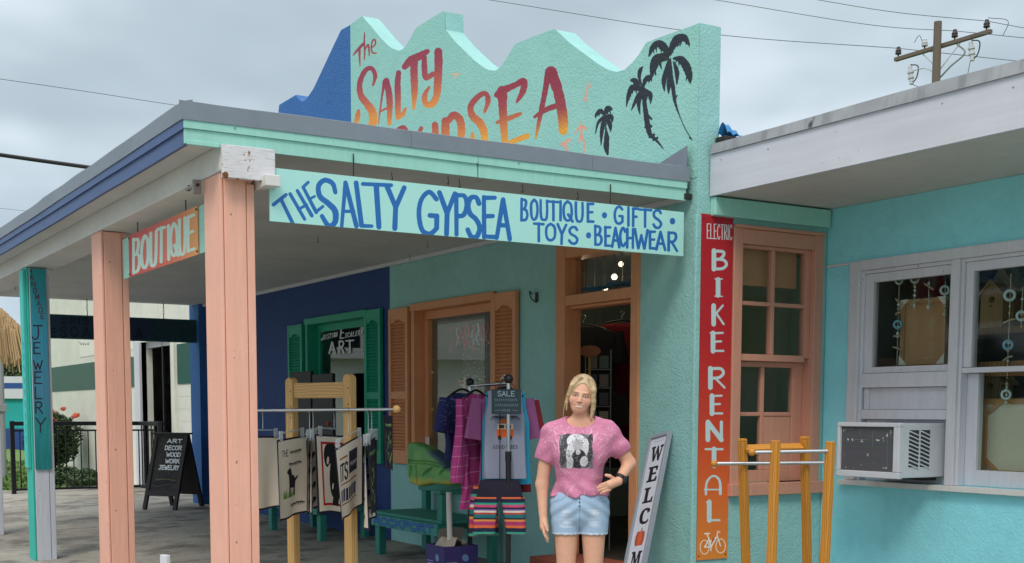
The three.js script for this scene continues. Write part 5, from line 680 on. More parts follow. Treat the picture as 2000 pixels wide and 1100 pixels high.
{ // leaning welcome board by the door: foot in front of the wall, top resting on it, tilted sideways
  const top = onZ(ZF + 0.03, 1290, 848); // middle of the top edge on the wall
  const Lg = 1.52, wd = 0.235; const o = thing('welcome_sign', 'tall whitewashed welcome board with a pumpkin leaning on the mint wall beside the door', 'sign', [0, 0, 0]);
  // direction down the board in world: sideways lean to the left along x, and out from the wall
  const foot = onZ(ZF + 0.42, 1236, 1120); const dn = foot.clone().sub(top).normalize(); const yb = fy(-5.45); const t = (top.y - yb - 0.01) / -dn.y; const H = t; void Lg;
  const up = dn.clone().negate(), out = new THREE.Vector3(0, 0, 1), rt = new THREE.Vector3().crossVectors(up, out).normalize(), fw = new THREE.Vector3().crossVectors(rt, up).normalize();
  const base = top.clone().addScaledVector(dn, H); o.position.copy(base); o.quaternion.setFromRotationMatrix(new THREE.Matrix4().makeBasis(rt, up, fw));
  const W = wd, f = document.createElement('canvas'); f.width = 256; f.height = Math.round(256 * H / W); const c = f.getContext('2d'); c.fillStyle = 'rgb(206,210,224)'; c.fillRect(0, 0, f.width, f.height); for (let i = 0; i < 300; i++) { c.globalAlpha = .12; c.fillStyle = R() < .5 ? '#9aa0b4' : '#eef0f6'; c.fillRect(R() * 256, R() * f.height, 1 + R() * 3, 20 + R() * 160); } c.globalAlpha = 1; c.strokeStyle = 'rgba(120,126,140,.7)'; c.lineWidth = 2; for (const x of [70, 128, 188]) { c.beginPath(); c.moveTo(x, 0); c.lineTo(x, f.height); c.stroke(); }
  const k = 256 / W, yy = (m) => m * k; c.fillStyle = 'rgb(28,22,30)'; c.textAlign = 'center'; c.textBaseline = 'middle'; const step = H / 7.55; ['W', 'E', 'L', 'C', null, 'M', 'E'].forEach((ch, i) => { const y = yy(0.14 + step * i * 0.98); if (ch) { c.font = 'bold ' + Math.round(k * 0.165) + 'px serif'; c.save(); c.translate(130, y); c.scale(ch === 'W' || ch === 'M' ? 0.95 : 1.35, 1); c.fillText(ch, 0, 0); c.lineWidth = 8; c.strokeStyle = 'rgb(28,22,30)'; c.strokeText(ch, 0, 0); c.restore(); } else { c.save(); c.translate(126, y + 4); for (const [x, w2, col] of [[-44, 26, 'rgb(172,70,44)'], [44, 26, 'rgb(172,70,44)'], [-24, 28, 'rgb(190,84,52)'], [24, 28, 'rgb(190,84,52)'], [0, 28, 'rgb(204,98,62)']]) { c.fillStyle = col; c.beginPath(); c.ellipse(x, 0, w2, 62, 0, 0, 7); c.fill(); c.strokeStyle = 'rgb(130,48,34)'; c.lineWidth = 2; c.stroke(); } c.strokeStyle = 'rgb(120,50,36)'; c.lineWidth = 12; c.beginPath(); c.moveTo(2, -58); c.quadraticCurveTo(6, -76, 20, -88); c.stroke(); c.restore(); c.fillStyle = 'rgb(28,22,30)'; } });
  c.strokeStyle = 'rgba(110,116,132,.6)'; c.lineWidth = 4; c.beginPath(); c.moveTo(60, 30); c.quadraticCurveTo(128, 60, 196, 30); c.stroke();
  const tx = new THREE.CanvasTexture(f); tx.colorSpace = THREE.SRGBColorSpace; mesh('plank_face', quad([-W / 2 + .02, 0.02, 0.0], [W / 2 - .02, 0.02, 0], [W / 2 - .02, H - .02, 0], [-W / 2 + .02, H - .02, 0]), new THREE.MeshStandardMaterial({ map: tx, roughness: .6 }), o); mesh('plank', box(-W / 2 + .004, W / 2 - .004, 0.004, H - .004, -0.016, -0.0012), M.white, o);
  const fm = paint(sr(150, 158, 170), { bump: boardB, bs: .003 }); mesh('frame', box(-W / 2 - .006, -W / 2 + .022, 0, H, -0.02, 0.014, .003), fm, o); mesh('frame', box(W / 2 - .022, W / 2 + .006, 0, H, -0.02, 0.014, .003), fm, o); mesh('frame', box(-W / 2 + .022, W / 2 - .022, H - .026, H, -0.02, 0.014, .003), fm, o); mesh('frame', box(-W / 2 + .022, W / 2 - .022, 0, .026, -0.02, 0.014, .003), fm, o);
}
{ // folding chalk board on the porch
  const a = new THREE.Vector3(-17.75, 0.075, -4.85), b = new THREE.Vector3(-17.33, 0.075, -5.15); const mid = a.clone().add(b).multiplyScalar(.5); const rt = b.clone().sub(a); const w = rt.length(); rt.normalize(); const turn = Math.atan2(-rt.z, rt.x);
  const o = thing('chalk_sandwich_board', 'black folding sandwich board with white hand lettering on the porch floor', 'sandwich board', [mid.x, 0.078, mid.z], turn); const H = 1.06, sp = 0.62; const bl = new THREE.MeshStandardMaterial({ color: sr(46, 42, 42), roughness: .7, map: mottle });
  const lean = Math.atan2(sp / 2, H), fpanel = new THREE.Group(); fpanel.name = 'front_panel'; o.add(fpanel); fpanel.rotation.x = -lean; const S = Math.hypot(H, sp / 2);
  for (const s of [-1, 1]) mesh('stile', box(s * w / 2 - .03, s * w / 2 + .03, 0, S, -0.02, 0.02, .004), bl, fpanel); mesh('rail', box(-w / 2 + .03, w / 2 - .03, S - .05, S, -.018, .018), bl, fpanel); mesh('rail', box(-w / 2 + .03, w / 2 - .03, .2, .27, -.018, .018), bl, fpanel);
  const F = { W: 400, H: Math.round(400 * (S - .32) / (w - .06)) }; const cv = document.createElement('canvas'); cv.width = F.W; cv.height = F.H; const c = cv.getContext('2d'); c.fillStyle = 'rgb(44,40,40)'; c.fillRect(0, 0, F.W, F.H); for (let i = 0; i < 60; i++) { c.globalAlpha = .06; c.fillStyle = '#aaa'; c.beginPath(); c.ellipse(R() * F.W, R() * F.H, 20 + R() * 60, 6 + R() * 18, R() * 3, 0, 7); c.fill(); } c.globalAlpha = 1; const hf = Object.create(Face.prototype); Object.assign(hf, { c, W: F.W, H: F.H, px: false, jit: .15 });
  [['ART', 150, 40, 370, 100], ['DECOR', 130, 150, 380, 218], ['WOOD', 170, 262, 380, 328], ['WORK', 170, 372, 380, 436], ['JEWELRY', 90, 478, 385, 546]].forEach(([t, x0, y0, x1, y1]) => hf.word(t, x0, y0 * F.H / 900, x1, y1 * F.H / 900, 13, 'rgb(226,232,236)', 0, .22)); c.fillStyle = 'rgba(110,108,70,.8)'; c.beginPath(); c.ellipse(210, F.H * .80, 150, 16, .03, 0, 7); c.fill(); c.fillStyle = 'rgb(34,32,34)'; c.beginPath(); c.ellipse(215, F.H * .86, 170, 46, .0, 0, 7); c.fill(); c.strokeStyle = 'rgba(150,150,140,.5)'; c.lineWidth = 5; c.beginPath(); c.moveTo(40, F.H * .9); c.bezierCurveTo(140, F.H * .95, 200, F.H * .86, 380, F.H * .88); c.stroke();
  const t = new THREE.CanvasTexture(cv); t.colorSpace = THREE.SRGBColorSpace; mesh('chalk_face', quad([-w / 2 + .03, .27, .004], [w / 2 - .03, .27, .004], [w / 2 - .03, S - .05, .004], [-w / 2 + .03, S - .05, .004]), new THREE.MeshStandardMaterial({ map: t, roughness: .8 }), fpanel); mesh('panel', box(-w / 2 + .03, w / 2 - .03, .27, S - .05, -.01, .0025), bl, fpanel);
  const rp = new THREE.Group(); rp.name = 'rear_panel'; o.add(rp); rp.position.z = -sp; rp.rotation.x = lean; for (const s of [-1, 1]) mesh('stile', box(s * w / 2 - .03, s * w / 2 + .03, 0, S - .005, -0.02, 0.02, .004), bl, rp); mesh('panel', box(-w / 2 + .03, w / 2 - .03, .2, S - .03, -.01, .01), bl, rp); mesh('hinge_cap', box(-w / 2 - .06, w / 2 + .06, H - .012, H + .012, -sp / 2 - .05, -sp / 2 + .05, .004), bl, o);
}
// ================================================================ solid shapes from distance fields (surface nets)
function sdfMesh(f, mn, mx, cell, colour) {
  const n = [0, 1, 2].map((k) => Math.ceil((mx[k] - mn[k]) / cell) + 1), [nx, ny, nz] = n, v = new Float32Array(nx * ny * nz), id = (i, j, k) => (k * ny + j) * nx + i;
  for (let k = 0; k < nz; k++) for (let j = 0; j < ny; j++) for (let i = 0; i < nx; i++) v[id(i, j, k)] = f(mn[0] + i * cell, mn[1] + j * cell, mn[2] + k * cell);
  const vi = new Int32Array(nx * ny * nz).fill(-1), pos = [], idx = []; const C = []; for (let c = 0; c < 8; c++) C.push([c & 1, (c >> 1) & 1, c >> 2]); const E = [[0, 1], [2, 3], [4, 5], [6, 7], [0, 2], [1, 3], [4, 6], [5, 7], [0, 4], [1, 5], [2, 6], [3, 7]];
  for (let k = 0; k < nz - 1; k++) for (let j = 0; j < ny - 1; j++) for (let i = 0; i < nx - 1; i++) { const q = C.map((c) => v[id(i + c[0], j + c[1], k + c[2])]); let m = 0; for (let c = 0; c < 8; c++) if (q[c] < 0) m |= 1 << c; if (m === 0 || m === 255) continue; let x = 0, y = 0, z = 0, w = 0; for (const [a, b] of E) if ((q[a] < 0) !== (q[b] < 0)) { const t = q[a] / (q[a] - q[b]); x += C[a][0] + t * (C[b][0] - C[a][0]); y += C[a][1] + t * (C[b][1] - C[a][1]); z += C[a][2] + t * (C[b][2] - C[a][2]); w++; } vi[id(i, j, k)] = pos.length / 3; pos.push(mn[0] + (i + x / w) * cell, mn[1] + (j + y / w) * cell, mn[2] + (k + z / w) * cell); }
  const quadI = (a, b, c, d, fl) => { if (a < 0 || b < 0 || c < 0 || d < 0) return; fl ? idx.push(a, b, c, a, c, d) : idx.push(a, c, b, a, d, c); };
  for (let k = 1; k < nz - 1; k++) for (let j = 1; j < ny - 1; j++) for (let i = 1; i < nx - 1; i++) { const s = v[id(i, j, k)] < 0;
    if (s !== v[id(i + 1, j, k)] < 0) quadI(vi[id(i, j - 1, k - 1)], vi[id(i, j, k - 1)], vi[id(i, j, k)], vi[id(i, j - 1, k)], s); if (s !== v[id(i, j + 1, k)] < 0) quadI(vi[id(i - 1, j, k - 1)], vi[id(i - 1, j, k)], vi[id(i, j, k)], vi[id(i, j, k - 1)], s); if (s !== v[id(i, j, k + 1)] < 0) quadI(vi[id(i - 1, j - 1, k)], vi[id(i, j - 1, k)], vi[id(i, j, k)], vi[id(i - 1, j, k)], s); }
  const g = new THREE.BufferGeometry(), nor = new Float32Array(pos.length), col = new Float32Array(pos.length), e = cell * 0.5;
  for (let p = 0; p < pos.length; p += 3) { const [x, y, z] = [pos[p], pos[p + 1], pos[p + 2]]; let a = f(x + e, y, z) - f(x - e, y, z), b = f(x, y + e, z) - f(x, y - e, z), c = f(x, y, z + e) - f(x, y, z - e); const l = Math.hypot(a, b, c) || 1; nor[p] = a / l; nor[p + 1] = b / l; nor[p + 2] = c / l; if (colour) { const q = colour(x, y, z, a / l, b / l, c / l); col[p] = q[0]; col[p + 1] = q[1]; col[p + 2] = q[2]; } }
  g.setAttribute('position', new THREE.Float32BufferAttribute(pos, 3)); g.setAttribute('normal', new THREE.BufferAttribute(nor, 3)); if (colour) g.setAttribute('color', new THREE.BufferAttribute(col, 3)); g.setIndex(idx); return g;
}
const smin = (a, b, k) => { const h = clamp(0.5 + 0.5 * (b - a) / k); return mix(b, a, h) - k * h * (1 - h); };
const smax = (a, b, k) => -smin(-a, -b, k);
function capsule(px, py, pz, a, b, ra, rb) { const bx = b[0] - a[0], by = b[1] - a[1], bz = b[2] - a[2], qx = px - a[0], qy = py - a[1], qz = pz - a[2]; const t = clamp((qx * bx + qy * by + qz * bz) / (bx * bx + by * by + bz * bz)); return Math.hypot(qx - bx * t, qy - by * t, qz - bz * t) - mix(ra, rb, t); }
function ellip(x, y, z, c, r) { const a = (x - c[0]) / r[0], b = (y - c[1]) / r[1], d = (z - c[2]) / r[2], k0 = Math.hypot(a, b, d), k1 = Math.hypot(a / r[0], b / r[1], d / r[2]); return k1 === 0 ? -Math.min(...r) : k0 * (k0 - 1) / k1; }
const lin = (r, g, b) => { const c = sr(r, g, b); return [c.r, c.g, c.b]; };

// ================================================================ racks and goods on the porch
const facing = (p) => Math.atan2(-p.x, -p.z);             // turn that looks back at where the photograph was taken
// ---- pine towel stand
{
  const pl = atDepth(570, 805, 9.2), pr = atDepth(683, 805, 8.8); const ax = pr.clone().sub(pl); ax.y = 0; const w = ax.length(); ax.normalize(); const mid = pl.clone().add(pr).multiplyScalar(.5), yf = fy(mid.z), turn = Math.atan2(-ax.z, ax.x);
  const o = thing('towel_stand', 'pale pine towel stand with a chrome rod on the porch', 'stand', [mid.x, yf, mid.z], turn); const top = 1.69 - yf;
  const post = (x, h) => { const s = new THREE.Shape(); const a = .036; s.moveTo(-a, 0); s.lineTo(a, 0); s.lineTo(a, h - .03); s.quadraticCurveTo(a * .9, h, 0, h + .004); s.quadraticCurveTo(-a * .9, h, -a, h - .03); const g = new THREE.ExtrudeGeometry(s, { depth: .05, bevelEnabled: true, bevelSize: .004, bevelThickness: .004, bevelSegments: 1 }); g.translate(x, 0, -.025); const p = mesh('post', uvm(g), M.pine, o); for (const y of [h - .09, h - .2, h - .28]) mesh('peg_hole', rod([x + .02, y, .0305], [x + .02, y, .0315], .005), M.iron, p); };
  post(-w / 2, top - .004); post(w / 2, top + .012); mesh('top_rail', box(-w / 2 + .036, w / 2 - .036, top - .145, top - .035, -.014, .014, .004, true), M.pine, o); mesh('low_rail', box(-w / 2 + .036, w / 2 - .036, .25, .31, -.014, .014, .004, true), M.pine, o); for (const s of [-1, 1]) mesh('foot', box(s * w / 2 - .03, s * w / 2 + .03, 0, .05, -.28, .28, .006), M.pine, o);
  const ry = 1.455 - yf; mesh('hanging_rod', rod([-w / 2 - .55, ry, .045], [w / 2 + .50, ry + .012, .045], .011), M.chrome, o); mesh('end_knob', ball(w / 2 + .51, ry + .012, .045, .027), M.pine, o); mesh('end_knob', ball(-w / 2 - .56, ry, .045, .027), M.pine, o);
  // towels with clip hangers
  const art = (fn) => { const c2 = document.createElement('canvas'); c2.width = 360; c2.height = 500; const c = c2.getContext('2d'); c.fillStyle = 'rgb(222,214,200)'; c.fillRect(0, 0, 360, 500); for (let i = 0; i < 1600; i++) { c.globalAlpha = .10; c.fillStyle = R() < .5 ? '#a89a84' : '#fff8ec'; R() < .5 ? c.fillRect(R() * 360, R() * 500, 1, 8 + R() * 26) : c.fillRect(R() * 360, R() * 500, 8 + R() * 26, 1); } c.globalAlpha = 1; fn(c); c.strokeStyle = 'rgb(32,30,48)'; c.lineWidth = 16; c.strokeRect(4, 4, 352, 492); const t = new THREE.CanvasTexture(c2); t.colorSpace = THREE.SRGBColorSpace; return new THREE.MeshStandardMaterial({ map: t, roughness: .95, bumpMap: weaveB, bumpScale: .0006, side: THREE.DoubleSide }); };
  const hand = (c) => { const h = Object.create(Face.prototype); return Object.assign(h, { c, W: 360, H: 500, px: false, jit: .1 }); };
  const dog = (c, x, y, s, fl = 1) => { c.save(); c.translate(x, y); c.scale(s * fl, s); c.fillStyle = 'rgb(22,22,26)'; c.beginPath(); c.moveTo(-30, -70); c.bezierCurveTo(-50, -64, -52, -48, -34, -44); c.bezierCurveTo(-22, -36, -24, 0, -20, 26); c.lineTo(-20, 78); c.lineTo(-8, 80); c.lineTo(-4, 34); c.lineTo(30, 38); c.lineTo(32, 80); c.lineTo(44, 80); c.lineTo(46, 20); c.bezierCurveTo(56, -6, 40, -30, 12, -34); c.bezierCurveTo(2, -60, -4, -74, -14, -78); c.closePath(); c.fill(); c.beginPath(); c.moveTo(44, -10); c.quadraticCurveTo(66, -30, 72, -20); c.quadraticCurveTo(60, -4, 46, 6); c.fill(); c.restore(); };
  const scribble = (c, t, x0, y0, x1, y1, w2 = 5) => hand(c).word(t, x0, y0, x1, y1, w2, 'rgb(40,38,40)', -.02, .2);
  const wig = (c, x0, y, x1, w2 = 6, col = 'rgb(40,38,40)') => { c.strokeStyle = col; c.lineWidth = w2; c.beginPath(); c.moveTo(x0, y); for (let x = x0; x < x1; x += 13) c.quadraticCurveTo(x + 4, y - 12 - 18 * R(), x + 12, y + 5 * R()); c.stroke(); };
  const A2 = art((c) => { scribble(c, 'THE', 70, 74, 150, 112); wig(c, 170, 96, 300); wig(c, 160, 170, 300); c.fillStyle = 'rgb(96,140,60)'; for (let i = 0; i < 60; i++) { c.beginPath(); const x = 90 + R() * 150; c.moveTo(x, 372); c.lineTo(x - 8 + R() * 16, 300 + R() * 40); c.lineTo(x + 7, 372); c.fill(); } dog(c, 190, 275, 1.15); wig(c, 190, 430, 310); });
  const A4 = art((c) => { c.strokeStyle = 'rgb(178,34,42)'; c.lineWidth = 16; c.strokeRect(54, 54, 254, 392); c.fillStyle = 'rgb(20,20,24)'; c.beginPath(); c.moveTo(110, 60); c.bezierCurveTo(60, 70, 60, 180, 96, 210); c.bezierCurveTo(120, 200, 130, 170, 132, 190); c.bezierCurveTo(110, 290, 120, 380, 150, 400); c.lineTo(140, 450); c.lineTo(190, 456); c.lineTo(200, 400); c.lineTo(290, 400); c.bezierCurveTo(320, 300, 300, 230, 230, 190); c.bezierCurveTo(220, 130, 190, 60, 150, 52); c.closePath(); c.fill(); c.fillStyle = 'rgb(214,206,192)'; c.beginPath(); c.ellipse(108, 165, 12, 26, .2, 0, 7); c.fill(); c.beginPath(); c.ellipse(226, 190, 12, 34, -.4, 0, 7); c.fill(); c.beginPath(); c.ellipse(150, 330, 7, 22, .2, 0, 7); c.fill(); });
  const A5 = art((c) => { c.fillStyle = 'rgb(138,82,40)'; c.fillRect(60, 84, 110, 12); c.fillRect(60, 262, 240, 9); c.fillRect(60, 400, 240, 9); c.fillStyle = 'rgb(30,34,58)'; c.fillRect(190, 70, 110, 150); const h = hand(c); h.word('ITS', 60, 130, 170, 240, 16, 'rgb(30,34,58)', 0, .2); wig(c, 205, 160, 290, 12, 'rgb(150,150,160)'); for (let k = 0; k < 6; k++) { c.fillStyle = k % 2 ? 'rgb(60,70,110)' : 'rgb(30,34,58)'; c.fillRect(64 + k * 40, 296 + 10 * R(), 30, 84); } });
  const A6 = art((c) => { for (let i = 0; i < 4; i++) wig(c, 60, 120 + i * 105, 300, 16, 'rgb(30,30,44)'); }), A1 = art(() => { });
  const A7 = art((c) => { c.fillStyle = 'rgb(26,28,40)'; c.fillRect(0, 0, 360, 500); wig(c, 60, 90, 300, 10, 'rgb(110,150,90)'); for (let i = 0; i < 60; i++) { c.strokeStyle = ['#6fa050', '#a8c87a', '#3d5a40'][i % 3]; c.lineWidth = 6; c.beginPath(); const x = 60 + R() * 240, y = 130 + R() * 320; c.moveTo(x, y); c.lineTo(x + R() * 40 - 20, y + 30); c.stroke(); } });
  function towel(uL, dL, uR, dR, vL, vR, h, mat, label, curl = .04, hang = true) {
    const a = atDepth(uL, vL, dL), b = atDepth(uR, vR, dR), m = a.clone().add(b).multiplyScalar(.5), t = thing('printed_towel', label, 'towel', m.toArray(), 0, 'printed towels clipped on the rod'); a.sub(m); b.sub(m); const d = b.clone().sub(a); const nrm = new THREE.Vector3(-d.z, 0, d.x).normalize(); const f = R() * 6;
    mesh('cloth', sheet(16, 22, (s, q) => { const p = a.clone().lerp(b, s); const k = 1 - q; const off = curl * (Math.sin(s * 3.1 + f) * .6 + (s - .5) * (s - .5) * 2) * (.3 + k) + .01 * Math.sin(s * 11 + f) * k; return [p.x + nrm.x * off, p.y - k * h * (1 - .02 * Math.sin(s * 5 + f)), p.z + nrm.z * off]; }, .004), mat, t);
    if (hang) { const hg = new THREE.Group(); hg.name = 'clip_hanger'; t.add(hg); const ry2 = 1.462 - m.y; mesh('bar', bar([a.x * .8, a.y * .8 + .045, a.z * .8], [b.x * .8, b.y * .8 + .045, b.z * .8], .014, .008), M.clearPlastic, hg); mesh('hook', tube([[0, .05, 0], [0, Math.max(.07, ry2 - .03), 0], [.012, ry2 + .004, .012], [0, ry2 + .014, 0], [-.014, ry2 - .004, -.012]], .0025, 20, 5), M.chrome, hg); for (const k of [.72, -.72]) { const p = k > 0 ? a : b, q = Math.abs(k); mesh('clip', box(p.x * q - .013, p.x * q + .013, p.y * q - .02, p.y * q + .06, p.z * q - .013, p.z * q + .013, .004), M.clearPlastic, hg); } }
    return t;
  }
  towel(478, 9.35, 548, 9.55, 852, 852, .545, A1, 'plain back of a cream towel hanging next to the salmon corner post');
  towel(540, 8.95, 598, 9.25, 860, 850, .575, A2, 'cream towel with a small black dog standing in green grass');
  for (const [u, d] of [[601, 9.18], [608, 9.12]]) towel(u, d - .28, u + 7, d + .1, 856, 852, .53, A6, 'dark edged towel hanging edge on beside the red bordered towel', .02);
  towel(614, 8.92, 690, 9.18, 848, 852, .565, A4, 'cream towel with a red border and a big black dog');
  towel(651, 8.45, 709, 8.82, 878, 848, .50, A5, 'cream towel with brown bars and dark block letters swinging forward'); 
  towel(711, 8.45, 727, 8.80, 868, 852, .58, A6, 'cream towel lettered in black seen at a sharp angle'); towel(716, 8.50, 736, 8.78, 866, 852, .50, A7, 'dark folded towel behind the sharply angled lettered towel', .02); towel(748, 8.62, 766, 8.70, 812, 812, .37, A7, 'narrow dark towel with green lettering at the end of the rod', .02, false);
}
// ---- golden wood rack by the side window
{
  const o = thing('wooden_rail_rack', 'empty golden wood rail rack with two metal rods by the side window', 'rack', [0, 0, 0]); const c0 = atDepth(1535, 805, 7.3); const yb = fy(c0.z); o.position.set(c0.x, yb, c0.z);
  const W = (u, v, d) => { const p = atDepth(u, v, d); return [p.x - c0.x, p.y - yb, p.z - c0.z]; }; const foot = (u, d) => { const p = atDepth(u, 805, d); return [p.x - c0.x, 0, p.z - c0.z]; };
  const P = [[1450, 862, 7.45, 1470, 7.6], [1572, 858, 7.5, 1590, 7.65], [1515, 866, 7.15, 1510, 6.95], [1622, 868, 7.2, 1614, 7.0]].map(([u, v, d, u2, d2]) => [W(u, v, d), foot(u2, d2)]);
  for (const [t, f] of P) { const g = bar(f, t, .052, .036, .005); mesh('post', g, M.oakGold, o); mesh('finial', box(-.026, .026, 0, .02, -.018, .018, .006).translate(t[0], t[1] - .004, t[2]), M.oakGold, o); }
  const lerp = (i, j, k, dy) => [0, 1, 2].map((c) => mix(P[i][0][c], P[j][0][c], k) + (c === 1 ? dy : 0)); mesh('top_rail', bar(lerp(0, 1, .04, -.045), lerp(0, 1, .96, -.045), .07, .02), M.oakGold, o); mesh('low_rail', bar([P[0][1][0], .3, P[0][1][2]], [P[1][1][0], .3, P[1][1][2]], .06, .02), M.oakGold, o); mesh('low_rail', bar([P[2][1][0], .3, P[2][1][2]], [P[3][1][0], .3, P[3][1][2]], .06, .02), M.oakGold, o);
  mesh('rod', rod(W(1398, 906, 7.42), W(1616, 904, 7.5), .011), M.chrome, o); mesh('rod', rod(W(1472, 884, 7.14), W(1626, 881, 7.2), .011), M.chrome, o); mesh('end_knob', ball(...W(1395, 906, 7.42), .021), M.oakGold, o); mesh('end_knob', ball(...W(1469, 884, 7.14), .021), M.oakGold, o);
}
// ---- garments
function loft(rows, folds = 0, seed = 0, n = 28) { // rows: [y, xl, xr, halfThickness]; closed ring per row
  const pos = [], uv = [], idx = []; const y0 = rows[rows.length - 1][0], y1 = rows[0][0]; let xa = 1e9, xb = -1e9; rows.forEach((r) => { xa = Math.min(xa, r[1]); xb = Math.max(xb, r[2]); });
  const rs = []; for (let i = 0; i < rows.length - 1; i++) for (let k = 0; k < 4; k++) { const t = k / 4; rs.push(rows[i].map((v, c) => mix(v, rows[i + 1][c], t))); } rs.push(rows[rows.length - 1]);
  rs.forEach((r, j) => { for (let i = 0; i <= n; i++) { const a = i / n * Math.PI * 2, c = Math.cos(a), s = Math.sin(a); const x = mix(r[1], r[2], .5 - .5 * Math.sign(c) * Math.pow(Math.abs(c), .8)), drop = (y1 - r[0]) / (y1 - y0 + 1e-6); const z = Math.sign(s) * Math.pow(Math.abs(s), .55) * r[3] + folds * (.25 + drop) * Math.sin(x * 52 + seed + 2.5 * Math.sin(r[0] * 5 + seed)) * .6 + folds * .7 * Math.sin(x * 24 + r[0] * 11 + seed * 2); pos.push(x, r[0], z); uv.push((x - xa) / (xb - xa), (r[0] - y0) / (y1 - y0)); } });
  for (let j = 0; j < rs.length - 1; j++) for (let i = 0; i < n; i++) { const a = j * (n + 1) + i; idx.push(a, a + 1, a + n + 2, a, a + n + 2, a + n + 1); }
  const g = new THREE.BufferGeometry(); g.setAttribute('position', new THREE.Float32BufferAttribute(pos, 3)); g.setAttribute('uv', new THREE.Float32BufferAttribute(uv, 2)); g.setIndex(idx); g.computeVertexNormals(); return g.toNonIndexed();
}
const cloth = (c, o = {}) => new THREE.MeshStandardMaterial({ color: c, roughness: .95, map: o.map === undefined ? rep(clothW, 1) : o.map, side: THREE.DoubleSide });
const canvasTex = (w, h, fn) => { const cv = document.createElement('canvas'); cv.width = w; cv.height = h; fn(cv.getContext('2d'), w, h); const t = new THREE.CanvasTexture(cv); t.colorSpace = THREE.SRGBColorSpace; return t; };
function shirtGeo(w, h, sleeve, seed = 1, long = 0) { const b = [loft([[0, -w * .16, w * .16, .02], [-.03, -w * .42, w * .42, .03], [-.09, -w * .5, w * .5, .035], [-.2, -w * .46, w * .46, .04], [-h * .6, -w * .48, w * .48, .04], [-h, -w * .52, w * .52, .035]], .022, seed)]; if (sleeve) for (const s of [-1, 1]) { const g = loft([[0, -.075, .075, .03], [-sleeve * .5, -.08, .08, .035], [-sleeve, -.085, .085, .03]], .01, seed + 2); g.rotateZ(s * (long ? .10 : .16)); g.translate(s * w * .46, -.045, 0); b.push(g); } return merge(b); }
function hanger(o, w, y, mat = M.black) { const h = new THREE.Group(); h.name = 'hanger'; o.add(h); mesh('shoulder', tube([[-w * .46, y - .04, 0], [-w * .2, y + .012, 0], [0, y + .03, 0], [w * .2, y + .012, 0], [w * .46, y - .04, 0]], .009, 20, 6), mat, h); mesh('hook', tube([[0, y + .03, 0], [0, y + .07, 0], [.02, y + .095, 0], [0, y + .115, 0], [-.02, y + .098, 0]], .003, 16, 5), M.chrome, h); }
